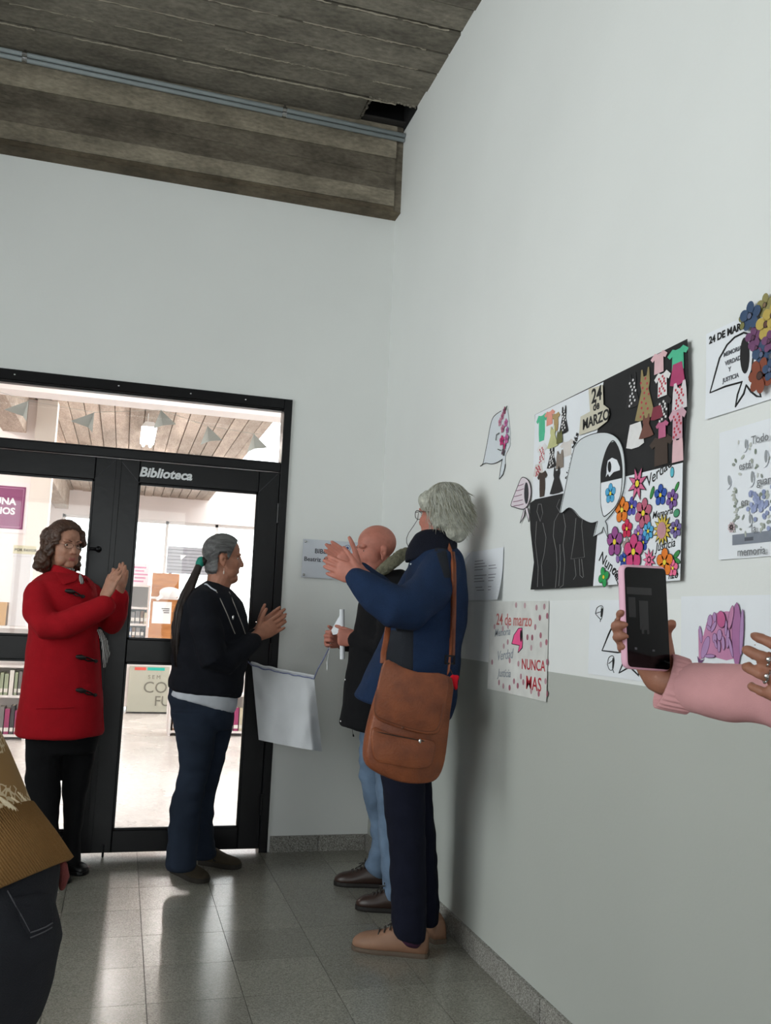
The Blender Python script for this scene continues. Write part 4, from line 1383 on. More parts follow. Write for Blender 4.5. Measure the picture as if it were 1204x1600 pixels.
# ---- acrylic plaque on the back wall
pq = tag(empty('plaque', (-0.28, -0.01, 1.47)), 'clear acrylic library plaque with silver bolts on the back wall', 'plaque')
b = MB()
b.box((-0.452, -0.014, 1.474), (-0.1, -0.009, 1.688))
obj('plate', b, mat('acrylic_plate', srgb(206, 211, 220), 0.12, spec=0.7), pq)
for xx in (-0.44, -0.112):
    for zz in (1.488, 1.674):
        b = MB()
        b.tube([(xx, 0, zz), (xx, -0.021, zz)], 0.0075, n=16, round_ends=True)
        obj('bolt', b, STEEL, pq, smooth=True)
PI = mat('plaque_print', srgb(58, 60, 70), 0.6)
text('lettering', 'BIBLIOTECA', PI, pq, (-0.385, -0.0145, 1.612), (1, 0, 0), (0, 0, 1), 0.036, bold=0.0006)
text('lettering', 'Beatriz Ardi', PI, pq, (-0.443, -0.0145, 1.566), (1, 0, 0), (0, 0, 1), 0.034, bold=0.0005)
b = MB()
ctr = V((-0.197, -0.0143, 1.652))
for r0, r1 in ((0.015, 0.0175), (0.0, 0.008)):
    n = 24
    vs = []
    for k in range(n):
        t = 2 * math.pi * k / n
        d = V((math.cos(t), 0, math.sin(t)))
        vs += [ctr + d * r0, ctr + d * r1]
    b.add(vs, [(2 * k, 2 * k + 1, (2 * k + 3) % (2 * n), (2 * k + 2) % (2 * n)) for k in range(n)])
obj('emblem', b, mat('emblem_blue', srgb(70, 84, 140), 0.6), pq)

# ================================================================== PEOPLE: BUILDING BLOCKS
def skinmat(name, c):
    m = mat(name, srgb(*c), 0.55, var=0.1, vscale=40, bump=0.08, bscale=250, spec=0.4)
    b = m.node_tree.nodes['Principled BSDF']
    b.inputs['Subsurface Weight'].default_value = 0.08
    b.inputs['Subsurface Radius'].default_value = (0.012, 0.005, 0.003)
    return m


def cloth(name, c, rough=0.9, var=0.12, vscale=14, bump=0.25, bscale=320, sheen=0.0, **k):
    return mat(name, srgb(*c), rough, var=var, vscale=vscale, bump=bump, bscale=bscale, spec=0.25, sheen=sheen, **k)


def lens_mat():
    m = bpy.data.materials.new('spectacle_lens')
    m.use_nodes = True
    nt = m.node_tree
    nt.nodes.clear()
    out = nt.nodes.new('ShaderNodeOutputMaterial')
    tr = nt.nodes.new('ShaderNodeBsdfTransparent')
    gl = nt.nodes.new('ShaderNodeBsdfGlossy')
    gl.inputs['Roughness'].default_value = 0.05
    mx = nt.nodes.new('ShaderNodeMixShader')
    mx.inputs[0].default_value = 0.05
    nt.links.new(tr.outputs[0], mx.inputs[1])
    nt.links.new(gl.outputs[0], mx.inputs[2])
    nt.links.new(mx.outputs[0], out.inputs[0])
    return m


LENS = lens_mat()
EYEW = mat('eye_white', srgb(226, 222, 216), 0.3)
IRIS = mat('iris_dark', srgb(46, 34, 26), 0.2)


def basis(f, up=(0, 0, 1)):
    f = V(f).normalized()
    r = f.cross(V(up)).normalized()
    u = r.cross(f)
    return Matrix((r, f, u)).transposed()


def headM(pos, fwd, s, up=(0, 0, 1)):
    m = (basis(fwd, up) * s).to_4x4()
    m.translation = V(pos)
    return m


def xadd(dst, src, m):
    dst.add([m @ V(p) for p in src.v], src.f)


def add_head(dst, m, fat=1.0, nose=1.0):
    h = MB()
    h.ell((0, -0.012, 0.036), (0.075, 0.094, 0.083), nu=28, nv=20)
    h.ell((0, 0.028, -0.028), (0.060 * fat, 0.062, 0.086), nu=24, nv=18)
    h.ell((0, 0.012, -0.066), (0.056 * fat, 0.064, 0.043), nu=20, nv=14)
    h.ell((0, 0.062, -0.098), (0.026, 0.022, 0.019))
    h.tube([(0, 0.078, 0.016), (0, 0.088, -0.008), (0, 0.097 + 0.003 * nose, -0.030), (0, 0.096 + 0.003 * nose, -0.037)], [0.009, 0.0095, 0.0112, 0.0098], n=12)
    for s in (-1, 1):
        h.ell((s * 0.0115, 0.089, -0.038), (0.0085, 0.011, 0.0075), nu=10, nv=8)
        h.ell((s * 0.027, 0.070, 0.020), (0.026, 0.017, 0.011), nu=12, nv=8)
        h.ell((s * 0.033 * fat, 0.048, -0.030), (0.022, 0.034, 0.034), nu=16, nv=12)
        h.ell((s * 0.032 * fat, 0.030, -0.075), (0.025, 0.042, 0.034), nu=16, nv=12)
        e = Matrix.Rotation(s * -0.25, 3, 'Z') @ Matrix.Rotation(0.18, 3, 'X')
        h.ell((s * 0.0765, -0.014, -0.014), (0.007, 0.019, 0.032), M3=e, nu=14, nv=10)
        h.ell((s * 0.080, -0.02, -0.005), (0.006, 0.013, 0.02), M3=e, nu=12, nv=8)
        h.ell((s * 0.076, -0.006, -0.042), (0.006, 0.009, 0.01), nu=10, nv=8)
    for x, z, y in ((0, 0, 0), (-0.012, 0.0012, -0.003), (0.012, 0.0012, -0.003), (-0.02, 0.0035, -0.008), (0.02, 0.0035, -0.008)):
        h.ell((x, 0.0805 + y, -0.0668 + z), (0.009, 0.0095, 0.0042), nu=10, nv=8)
        if abs(x) < 0.015:
            h.ell((x, 0.0795 + y, -0.0755 + z), (0.009, 0.0098, 0.0046), nu=10, nv=8)
    xadd(dst, h, m)


def head_fn(m):
    inv = m.inverted()
    r3 = m.to_3x3()
    pits = [((-0.032, 0.080, 0.0), 0.014, 0.0075), ((0.032, 0.080, 0.0), 0.014, 0.0075), ((0, 0.099, -0.072), 0.008, 0.004), ((-0.014, 0.097, -0.0722), 0.008, 0.004), ((0.014, 0.096, -0.0722), 0.008, 0.004),
            ((-0.084, -0.006, -0.016), 0.009, 0.006), ((0.084, -0.006, -0.016), 0.009, 0.006), ((0, 0.092, -0.089), 0.011, 0.003)]

    def fn(co, no):
        p = inv @ co
        if p.length > 0.16:
            return co
        d = 0.0
        for c, r, a in pits:
            q = (p - V(c)).length_squared / (r * r)
            if q < 9:
                d += a * math.exp(-q)
        if d:
            if abs(p.x) > 0.06:
                return co + r3 @ V((-d if p.x > 0 else d, 0, 0))
            return co + r3 @ V((0, -d, 0))
        return co
    return fn


def hand(dst, wrist, f, n, left, s=1.0, fat=1.0, curl=(0.25, 0.3, 0.2), spread=0.06, thumb=0.6, thumb_in=0.15, fingers=None, elbow=None):
    """wrist point, finger direction f, palm-facing direction n"""
    f = V(f).normalized()
    n = V(n)
    n = (n - f * n.dot(f)).normalized()
    sd = (n.cross(f) if left else f.cross(n)).normalized()
    wrist = V(wrist)
    if elbow is not None:
        dst.tube([elbow, wrist - f * 0.03 * s, wrist], [0.024, (0.025 * s, 0.021 * s), (0.028 * s, 0.019 * s)], n=14, up=n)
    dst.tube([wrist - f * 0.01 * s, wrist + f * 0.02 * s, wrist + f * 0.055 * s + n * 0.002, wrist + f * 0.088 * s],
             [(0.027 * s, 0.019 * s), (0.033 * s, 0.017 * s), (0.041 * s, 0.0155 * s), (0.039 * s, 0.0125 * s)], n=18, up=n)
    tips = []
    for i in range(4):
        L = (0.068, 0.076, 0.071, 0.056)[i] * s
        r = (0.0092, 0.0095, 0.0091, 0.008)[i] * s * fat
        off = (0.030 - 0.0202 * i) * s
        base = wrist + f * (0.086 - 0.004 * abs(i - 1)) * s + sd * off
        lat = spread * (1.5 - i)
        d = (f * math.cos(lat) + sd * math.sin(lat)).normalized()
        ax = sd
        cu = curl if not fingers else fingers[i]
        pts = [base - d * 0.012 * s, base]
        rr = [r * 1.05, r * 1.08]
        ang = 0.0
        for k, fr in enumerate((0.44, 0.31, 0.25)):
            ang += cu[k]
            dd = d * math.cos(ang) + n * math.sin(ang)
            pts.append(pts[-1] + dd * L * fr * 0.5)
            rr.append(r * (0.98, 0.93, 0.86)[k])
            pts.append(pts[-1] + dd * L * fr * 0.5)
            rr.append(r * (1.03, 0.95, 0.74)[k])
        dst.tube(pts, rr, n=10)
        tips.append(pts)
    td = (f * math.cos(thumb) + sd * math.sin(thumb) + n * thumb_in).normalized()
    b0 = wrist + f * 0.018 * s + sd * 0.022 * s + n * 0.004
    p1 = b0 + td * 0.046 * s
    td2 = (td + f * 0.25).normalized()
    p2 = p1 + td2 * 0.034 * s
    p3 = p2 + (td2 + f * 0.15).normalized() * 0.026 * s
    dst.tube([b0, (b0 + p1) / 2, p1, (p1 + p2) / 2, p2, p3], [0.0165 * s, 0.0135 * s, 0.0112 * s, 0.0098 * s, 0.0102 * s, 0.0076 * s], n=10)
    return tips


def limbs(dst, J, fwd, k=1.0):
    """slim body under the clothes: torso, neck, arms, legs as one figure"""
    fwd = V(fwd).normalized()
    pel, ch, nk, hd = V(J['pel']), V(J['ch']), V(J['nk']), V(J['hd'])
    dst.tube([pel, pel.lerp(ch, 0.45), ch, ch.lerp(nk, 0.6)], [(0.10 * k, 0.075 * k), (0.10 * k, 0.07 * k), (0.12 * k, 0.08 * k), (0.08 * k, 0.05 * k)], n=20, up=fwd)
    dst.tube([ch.lerp(nk, 0.55), nk, hd], [0.05, 0.052, 0.05], n=16)
    for s in 'LR':
        if 'sh' + s in J:
            sh, el, wr = V(J['sh' + s]), V(J['el' + s]), V(J['wr' + s])
            dst.tube([ch.lerp(nk, 0.4), sh, sh.lerp(el, 0.5), el, el.lerp(wr, 0.4), wr], [0.045, 0.04, 0.034, 0.027, 0.026, 0.022], n=12)
        if 'hip' + s in J:
            hp, kn, an = V(J['hip' + s]), V(J['kn' + s]), V(J['an' + s])
            dst.tube([hp, hp.lerp(kn, 0.5), kn, kn.lerp(an, 0.4), kn.lerp(an, 0.86)], [0.05, 0.045, 0.034, 0.03, 0.022], n=12)


def sil(dst, st, Y0, n=30, pw=2.35):
    """loft whose outline in the photograph passes the stations (xl, yl, xr, yr, half depth[, Y])"""
    rings = []
    for q in st:
        xl, yl, xr, yr, hd = q[:5]
        Y = q[5] if len(q) > 5 else Y0
        A, B = PY(xl, yl, Y), PY(xr, yr, Y)
        c = (A + B) / 2
        v = c - CAM
        v.z = 0
        v.normalize()
        rv = V((v.y, -v.x, 0))
        a = rv * ((B - A).dot(rv) / 2) + V((0, 0, (B.z - A.z) / 2))
        ring = []
        for k in range(n):
            t = 2 * math.pi * k / n
            cx, sx = math.cos(t), math.sin(t)
            ring.append(c + a * (math.copysign(abs(cx) ** (2 / pw), cx)) + v * hd * math.copysign(abs(sx) ** (2 / pw), sx))
        rings.append(ring)
    dst.loft(rings)
    return rings


def folds(amp, fx=7.0, fz=16.0, seed=0.0, amp2=0.0):
    def fn(co, no):
        a = noise.noise(V((co.x * fx + seed, co.y * fx, co.z * fz)))
        b = noise.noise(V((co.x * 34 + seed, co.y * 34 + 7, co.z * 34)))
        return co + no * (a * amp + b * amp2)
    return fn


def paint(me, fn):
    me.polygons.foreach_set('material_index', [fn(p.center) for p in me.polygons])


LIPM = {}


def person_root(loc, label):
    return tag(empty('person', loc), label, 'person')


def body_part(root, mb, m, skin, lips=(168, 92, 84), vox=0.0036, face=True, eye_dy=0.0):
    me = remesh(mb, vox, 3, 0.5, fn=head_fn(m))
    inv = m.inverted()
    lm = mat('lips_%d_%d_%d' % lips, srgb(*lips), 0.5)
    if face:
        def lp(c):
            p = inv @ c
            return 1 if (p.y > 0.079 and abs(p.x) < 0.021 - 0.9 * abs(p.z + 0.071) and -0.080 + 0.1 * abs(p.x) < p.z < -0.0635 + 0.1 * abs(p.x)) else 0
        idx = [0] * len(me.polygons)
        for i, pl in enumerate(me.polygons):
            c = pl.center
            if (c - m.translation).length < 0.15:
                idx[i] = lp(c)
    o = obj('body', me, [skin, lm], root)
    if face:
        me.polygons.foreach_set('material_index', idx)
        for s in (-1, 1):
            e = MB()
            r3 = m.to_3x3()
            e.ell(m @ V((s * 0.0315, 0.0642 + eye_dy, -0.0005)), (0.0098, 0.0095, 0.0044), M3=r3, nu=14, nv=10)
            eo = obj('eye', e, EYEW, o, smooth=True)
            i = MB()
            i.ell(m @ V((s * 0.0315, 0.0708 + eye_dy, -0.0005)), (0.0058, 0.0042, 0.0046), M3=r3, nu=12, nv=8)
            obj('iris', i, IRIS, eo, smooth=True) if False else obj('iris', i, IRIS, o, smooth=True)
    return o


def eyebrows(root, m, mt, th=0.0035):
    for s in (-1, 1):
        b = MB()
        b.tube([m @ V((s * 0.015, 0.0855, 0.019)), m @ V((s * 0.03, 0.0835, 0.0235)), m @ V((s * 0.047, 0.0715, 0.020))], [th, th, th * 0.5], n=8)
        obj('eyebrow', b, mt, root, smooth=True)


def glasses(root, m, mt, w=0.024, h=0.017, r=0.0012, cz=-0.004):
    g = MB()
    for s in (-1, 1):
        pts = [m @ V((s * 0.033 + w * math.cos(t), 0.094 - 0.18 * max(0, s * (s * 0.033 + w * math.cos(t)) - 0.03), cz + h * math.copysign(abs(math.sin(t)) ** 0.8, math.sin(t)))) for t in [2 * math.pi * k / 20 for k in range(21)]]
        g.tube(pts, r, n=6, round_ends=False)
        g.tube([m @ V((s * 0.058, 0.089, cz + 0.006)), m @ V((s * 0.078, 0.06, cz + 0.006)), m @ V((s * 0.082, -0.005, cz + 0.004)), m @ V((s * 0.08, -0.022, cz - 0.012))], r, n=6)
    g.tube([m @ V((-0.009, 0.094, cz + 0.004)), m @ V((0, 0.099, cz + 0.006)), m @ V((0.009, 0.094, cz + 0.004))], r, n=6)
    go = obj('glasses', g, mt, root, smooth=True)
    for s in (-1, 1):
        l = MB()
        l.prism([m @ V((s * 0.033 + (w - 0.001) * math.cos(t), 0.0935 - 0.18 * max(0, s * (s * 0.033 + w * math.cos(t)) - 0.03), cz + (h - 0.001) * math.sin(t))) for t in [2 * math.pi * k / 16 for k in range(16)]], m.to_3x3() @ V((0, 0.0008, 0)))
        obj('lens', l, LENS, go)
    return go


def strands(name, paths, r, mt, root, n=4):
    b = MB()
    for p in paths:
        k = len(p)
        b.tube(p, [r * (0.9 if i == 0 else 1.0 - 0.75 * (i / (k - 1)) ** 3) for i in range(k)], n=n, round_ends=False)
    return obj(name, b, mt, root, smooth=True)


def shoe(root, heel, toe, w, mu, ms, style='plain', hs=1.0, sole=0.016):
    heel, toe = V(heel), V(toe)
    heel.z = toe.z = 0.0
    e = (toe - heel)
    L = e.length
    e.normalize()
    l = V((-e.y, e.x, 0))
    st = [(0.0, .42, .058), (0.03, .58, .066), (0.12, .68, .074), (0.25, .72, .078), (0.38, .76, .074), (0.5, .86, .062), (0.62, .96, .052), (0.74, 1.0, .046), (0.85, .94, .041), (0.93, .78, .034), (0.98, .5, .026), (1.0, .25, .02)]

    def ring(t, hw, top, zb, k=1.0):
        c = heel + e * (L * t)
        out = []
        for j in range(20):
            a = 2 * math.pi * j / 20
            ca, sa = math.cos(a), math.sin(a)
            z = zb + (top - zb) * max(0, sa) ** 0.8 if sa > 0 else zb
            out.append(c + l * (hw * k * math.copysign(abs(ca) ** 0.75, ca)) + V((0, 0, z)))
        return out
    up = MB()
    up.loft([ring(t, w / 2 * k * 0.95, h_ * hs + 0.004, sole - 0.004) for t, k, h_ in st])
    so = obj('shoe', up, mu, root, smooth=True)
    sb = MB()
    rings = []
    for z, k in ((0.0, 0.97), (sole * 0.4, 1.03), (sole, 1.02)):
        pts = []
        for t, kk, _ in st:
            pts.append(heel + e * (L * (t * 1.02 - 0.01)) + l * (w / 2 * kk * k) + V((0, 0, z)))
        for t, kk, _ in reversed(st):
            pts.append(heel + e * (L * (t * 1.02 - 0.01)) - l * (w / 2 * kk * k) + V((0, 0, z)))
        rings.append(pts)
    sb.loft(rings)
    obj('sole', sb, ms, so)
    if style == 'slipon':
        for s in (-1, 1):
            g = MB()
            c = heel + e * (L * 0.4) + l * (s * w * 0.33)
            g.prism([c + V((0, 0, 0.028)), c + e * 0.02 + V((0, 0, 0.03)), c + e * 0.02 - l * s * 0.012 + V((0, 0, 0.062)), c - e * 0.006 - l * s * 0.012 + V((0, 0, 0.07))], l * (s * 0.006))
            obj('elastic_gore', g, mat('black_elastic', srgb(16, 16, 18), 0.8), so)
    if style == 'laces':
        g = MB()
        for q in range(4):
            t = 0.42 + 0.075 * q
            top = (0.074, 0.068, 0.06, 0.053)[q] * hs + 0.006
            c = heel + e * (L * t)
            g.tube([c + l * w * 0.26 + V((0, 0, top - 0.012)), c + V((0, 0, top + 0.002)), c - l * w * 0.26 + V((0, 0, top - 0.012)) + e * 0.01], 0.0028, n=6)
        for s in (-1, 1):
            c = heel + e * (L * 0.42) + V((0, 0, 0.086 * hs))
            g.tube([c, c + l * s * 0.02 + V((0, 0, 0.014)), c + l * s * 0.035 + V((0, 0, 0.002)), c + l * s * 0.01], 0.0025, n=6)
            g.tube([c, c + l * s * 0.03 + e * 0.03 + V((0, 0, -0.016))], 0.0025, n=6)
        obj('laces', g, mat('dark_lace', srgb(60, 56, 52), 0.9), so)
    return so


def hair_cap(m, extra=()):
    """closed hair volumes given in head space"""
    h = MB()
    for c, r in extra:
        h.ell(c, r, nu=22, nv=16)
    out = MB()
    xadd(out, h, m)
    return out


def interp(tab, x):
    if x <= tab[0][0]:
        return tab[0][1]
    for (a, b), (c, d) in zip(tab, tab[1:]):
        if x <= c:
            return b + (d - b) * (x - a) / max(c - a, 1e-9)
    return tab[-1][1]


def scalp(name, body, m, line, off, groove, mt, root, focus=(0, -0.112, -0.028), soft=0.02, extra=None):
    """close-fitting hair grown from the head surface above a hairline z = line(y); off = thickness"""
    me = body.data
    inv = m.inverted()
    keep = {}
    faces = []
    foc = V(focus)

    def depth(p):
        if p.z < -0.11 or abs(p.x) > 0.12 or abs(p.y) > 0.14:
            return -1
        if abs(p.x) > 0.0755 and -0.045 < p.y < 0.012 and -0.05 < p.z < 0.024:
            return -1
        d = p.z - interp(line, p.y)
        return min(d, extra(p)) if extra else d
    loc = {}
    R2 = 0.2 * 0.2
    for v in me.vertices:
        if (v.co - m.translation).length_squared < R2:
            p = inv @ v.co
            d = depth(p)
            if d > 0:
                loc[v.index] = (p, d)
    vs, fs = [], []
    for pl in me.polygons:
        ids = list(pl.vertices)
        if all(i in loc for i in ids):
            f = []
            for i in ids:
                if i not in keep:
                    p, d = loc[i]
                    k = min(1.0, d / soft)
                    k = k * k * (3 - 2 * k)
                    q = p - foc
                    ang = math.atan2(q.x, q.z + 0.03)
                    g = noise.noise(V((ang * 16, p.y * 8, 0.3))) * groove + noise.noise(V((ang * 45, p.y * 10, 5.3))) * groove * 0.6
                    keep[i] = len(vs)
                    vs.append(v_co(me, i) + me.vertices[i].normal * (0.001 + (off + g) * k))
                f.append(keep[i])
            fs.append(tuple(f))
    b = MB()
    b.add(vs, fs)
    return obj(name, b, mt, root, smooth=True)


def v_co(me, i):
    return me.vertices[i].co.copy()

# ================================================================== PEOPLE
from mathutils.bvhtree import BVHTree


class Surf:
    """place small parts on an already built garment"""
    def __init__(s, me, Y=None):
        s.Y = Y
        s.t = BVHTree.FromPolygons([v.co.copy() for v in me.vertices], [tuple(p.vertices) for p in me.polygons])

    def on(s, x, y, off=0.003, alt=None):
        d = ray(x, y).normalized()
        h = s.t.ray_cast(CAM, d)
        if h[0] is None:
            if alt is not None:
                return alt
            g = CAM + d * ((s.Y - CAM.y) / d.y if s.Y is not None else 1.3)
            return s.t.find_nearest(g)[0] - d * off
        return h[0] - d * off

    def grid(s, quad, nx, ny, off):
        vs = []
        for j in range(ny + 1):
            for i in range(nx + 1):
                u, v = i / nx, j / ny
                x = (quad[0][0] * (1 - u) + quad[1][0] * u) * (1 - v) + (quad[3][0] * (1 - u) + quad[2][0] * u) * v
                y = (quad[0][1] * (1 - u) + quad[1][1] * u) * (1 - v) + (quad[3][1] * (1 - u) + quad[2][1] * u) * v
                rim = i in (0, nx) or j in (0, ny)
                vs.append(s.on(x, y, -0.004 if rim else off))
        return vs, [(j * (nx + 1) + i, j * (nx + 1) + i + 1, (j + 1) * (nx + 1) + i + 1, (j + 1) * (nx + 1) + i) for j in range(ny) for i in range(nx)]

    def patch(s, pts, off, t, sub=4):
        out = []
        N = len(pts)
        for i in range(N):
            a, b = pts[i], pts[(i + 1) % N]
            for k in range(sub):
                out.append(s.on(a[0] + (b[0] - a[0]) * k / sub, a[1] + (b[1] - a[1]) * k / sub, off))
        c = sum(out, V()) / len(out)
        d = (CAM - c).normalized()
        return out, d * t


SKIN_A = skinmat('skin_fair', (178, 130, 108))
SKIN_B = skinmat('skin_rosy', (178, 114, 98))
SKIN_C = skinmat('skin_tan', (166, 114, 92))
SKIN_D = skinmat('skin_dimmed', (146, 98, 78))  # skin colour darkened to stand for dim light on the phone hands

# ------------------------------------------------------------------ woman in navy with ponytail
Y1_ = -0.43
r1 = person_root((-0.96, -0.43, 0), 'woman in navy sweater and flared jeans clapping before the glass door')
f1 = V((1, 0.02, -0.02)).normalized()
s1 = 0.94
h1 = PY(383, 885, Y1_) - f1 * 0.116 * s1 + Zv * 0.037 * s1
m1 = headM(h1, f1, s1)
mb = MB()
add_head(mb, m1, fat=1.03)
mb.ell(m1 @ V((0, 0.035, -0.108)), (0.045, 0.05, 0.03), M3=m1.to_3x3())
mb.tube([m1 @ V((0, -0.03, -0.05)), m1 @ V((0, 0.0, -0.1)), PY(336, 925, Y1_)], [0.055, 0.058, 0.062], n=18)
J = dict(pel=PY(316, 1110, Y1_), ch=PY(330, 985, Y1_), nk=PY(337, 922, Y1_), hd=m1 @ V((0, -0.02, -0.05)),
         shL=PY(345, 945, -0.27), elL=PY(365, 1025, -0.24), wrL=PY(401, 990, -0.375), shR=PY(320, 945, -0.56), elR=PY(338, 1035, -0.60), wrR=PY(398, 998, -0.50),
         hipL=PY(330, 1120, -0.35), knL=PY(322, 1230, -0.35), anL=PY(318, 1335, -0.34), hipR=PY(305, 1120, -0.51), knR=PY(296, 1230, -0.52), anR=PY(280, 1350, -0.53),
         toeR=PZ(308, 1372, 0.03), toeL=PZ(352, 1352, 0.03))
limbs(mb, J, f1)
hand(mb, PY(402, 993, -0.485), PY(459, 960, -0.455) - PY(402, 993, -0.485), (0.1, 1, 0.1), False, 1.06, curl=(0.04, 0.1, 0.06), spread=0.03, thumb=0.75, elbow=J['elR'])
hand(mb, PY(404, 986, -0.385), PY(458, 946, -0.41) - PY(404, 986, -0.385), (0.05, -1, 0.0), True, 1.04, curl=(0.03, 0.08, 0.05), spread=0.03, thumb=0.8, elbow=J['elL'])
b1 = body_part(r1, mb, m1, SKIN_C, lips=(150, 92, 80))
NAVY = cloth('navy_knit', (17, 19, 27), vscale=20, bump=0.3, bscale=400)
mb = MB()
sil(mb, [(322, 908, 352, 914, .055), (312, 915, 358, 920, .10), (294, 926, 368, 930, .15), (279, 942, 378, 942, .175), (271, 960, 384, 960, .185), (268, 990, 388, 988, .185), (268, 1020, 388, 1018, .18), (267, 1042, 385, 1042, .175), (261, 1062, 381, 1066, .175), (261, 1074, 379, 1084, .178), (266, 1079, 376, 1089, .165)], Y1_)
mb.tube([PY(318, 942, -0.555), PY(322, 985, -0.62), PY(334, 1030, -0.635), PY(352, 1032, -0.61), PY(375, 1016, -0.555), PY(396, 1000, -0.5)], [.075, .075, .07, .066, .058, .043], n=16)
mb.tube([PY(350, 942, -0.28), PY(365, 985, -0.235), PY(380, 1020, -0.24), PY(390, 1005, -0.31), PY(400, 992, -0.375)], [.07, .07, .058, .05, .04], n=16)
me = remesh(mb, 0.008, 8, 0.5, fn=folds(0.009, 8, 14, 3.1, 0.0015))
sw = obj('sweater', me, NAVY, r1)
S1 = Surf(me, -0.5)
# white shirt below the sweater and at the neck
WSH = cloth('white_shirt', (196, 200, 208), bump=0.1)
mb = MB()
sil(mb, [(268, 1060, 372, 1060, .165), (264, 1078, 372, 1088, .168), (262, 1086, 370, 1104, .165), (285, 1088, 366, 1113, .155)], Y1_)
obj('shirt', remesh(mb, 0.008, 5), WSH, r1)
cb_ = MB()
for pts in (((318, 907), (323, 913), (330, 919), (337, 923)),):
    cb_.tube([S1.on(x, y, 0.002) for x, y in pts], [0.004] * len(pts), n=8)
obj('shirt_collar', cb_, WSH, r1, smooth=True)
# jeans
DENIM = cloth('dark_denim', (33, 42, 57), var=0.25, vscale=7, bump=0.3, bscale=500)
mb = MB()
sil(mb, [(264, 1070, 370, 1072, .15), (263, 1090, 369, 1095, .158), (266, 1115, 366, 1118, .155), (271, 1135, 362, 1138, .13)], Y1_)
sil(mb, [(266, 1110, 338, 1112, .085, -.51), (273, 1145, 338, 1147, .088, -.515), (279, 1180, 333, 1182, .08, -.52), (280, 1205, 327, 1207, .074, -.52), (273, 1228, 321, 1230, .072, -.525), (266, 1255, 316, 1257, .074, -.53), (264, 1290, 312, 1292, .076, -.53), (260, 1325, 308, 1325, .082, -.535), (258, 1350, 307, 1350, .088, -.54), (260, 1358, 304, 1358, .084, -.54)], Y1_)
sil(mb, [(300, 1110, 366, 1112, .085, -.35), (302, 1145, 361, 1147, .085, -.35), (302, 1175, 353, 1177, .078, -.35), (298, 1203, 346, 1205, .072, -.35), (294, 1235, 338, 1237, .07, -.345), (290, 1275, 333, 1277, .074, -.34), (292, 1310, 335, 1310, .08, -.335), (296, 1330, 339, 1330, .084, -.33), (298, 1339, 337, 1339, .08, -.33)], Y1_)
me = remesh(mb, 0.008, 7, 0.5, fn=folds(0.007, 10, 22, 9.0, 0.0015))
obj('jeans', me, DENIM, r1)
OLIVE = cloth('olive_suede', (70, 62, 50), bump=0.3, bscale=300)
OSOLE = mat('olive_sole', srgb(46, 41, 35), 0.8)
shoe(r1, PZ(271, 1361), PZ(321, 1380), 0.096, OLIVE, OSOLE, 'slipon', 1.05, 0.022)
shoe(r1, PZ(312, 1349), PZ(375, 1357), 0.094, OLIVE, OSOLE, 'slipon', 1.05, 0.022)
# hair
HGREY = mat('hair_grey', srgb(112, 112, 112), 0.45, var=0.5, vscale=26, stretch=(0.35, 2.5, 2.5), bump=0.5, bscale=70, col2=srgb(58, 56, 56))
HDARK = mat('hair_dark_brown', srgb(44, 34, 31), 0.5, var=0.3, vscale=40)
ho = scalp('hair', b1, m1, [(-0.12, -0.1), (-0.034, -0.092), (-0.03, 0.012), (0.004, 0.016), (0.010, -0.016), (0.020, -0.012), (0.030, 0.016), (0.045, 0.052), (0.062, 0.084), (0.085, 0.14)], 0.009, 0.0022, HGREY, r1)
tie = m1 @ V((0, -0.118, -0.03))
rr = random.Random(5)
bn = MB()
bn.ell(m1 @ V((0, -0.106, -0.028)), (0.024, 0.02, 0.024), nu=14, nv=10)
obj('hair_gather', bn, HDARK, ho, smooth=True)
pony = [tie, PY(301, 906, -0.46), PY(290, 930, -0.50), PY(280, 958, -0.53), PY(275, 1000, -0.53), PY(277, 1042, -0.52)]
pm = MB()
pm.tube(pony, [0.016, 0.022, 0.026, 0.026, 0.021, 0.008], n=12)
obj('ponytail', remesh(pm, 0.005, 3, fn=folds(0.003, 60, 10, 1)), HDARK, ho)
st = []
for q in range(60):
    a = rr.uniform(0, 6.28)
    k_ = rr.uniform(0.5, 1.15)
    st.append([p + V((math.cos(a), math.sin(a) * 0.9, 0.0)) * (w * k_ + rr.uniform(-0.002, 0.002)) for p, w in zip(pony, [0.013, 0.02, 0.026, 0.027, 0.024, 0.014])])
strands('ponytail_strands', st, 0.0018, HDARK, ho)
tm_ = MB()
tdir = (pony[1] - tie).normalized()
tm_.tube([tie - tdir * 0.006, tie + tdir * 0.016], [0.021, 0.021], n=16)
obj('hair_tie', tm_, mat('teal_band', srgb(24, 140, 120), 0.7), r1, smooth=True)
eyebrows(r1, m1, mat('brow_grey', srgb(86, 72, 66), 0.8), 0.0028)
er = MB()
ep = m1 @ V((0.081, -0.004, -0.06))
er.tube([ep, ep + V((0, 0, -0.012))], 0.0008, n=6)
er.ell(ep + V((0, 0, -0.02)), (0.0035, 0.0035, 0.009), nu=10, nv=8)
obj('earring', er, mat('pearl_drop', srgb(220, 200, 190), 0.3), r1, smooth=True)
la = MB()
for pts in (((338, 924), (346, 940), (355, 960), (362, 978), (367, 990)), ((358, 925), (365, 942), (372, 960), (379, 978), (383, 990))):
    la.tube([S1.on(x, y, 0.004) for x, y in pts], 0.0022, n=6)
lo = obj('lanyard', la, mat('beaded_cord', srgb(150, 146, 140), 0.5, var=0.5, vscale=300), r1, smooth=True)
pd = MB()
pd.ell(S1.on(364, 965, 0.006), (0.006, 0.003, 0.012), nu=10, nv=8)
obj('pendant', pd, STEEL, lo, smooth=True)
bc = MB()
wb = PY(406, 980, -0.40)
bd = (PY(458, 946, -0.41) - PY(404, 986, -0.385)).normalized()
u_ = bd.orthogonal().normalized()
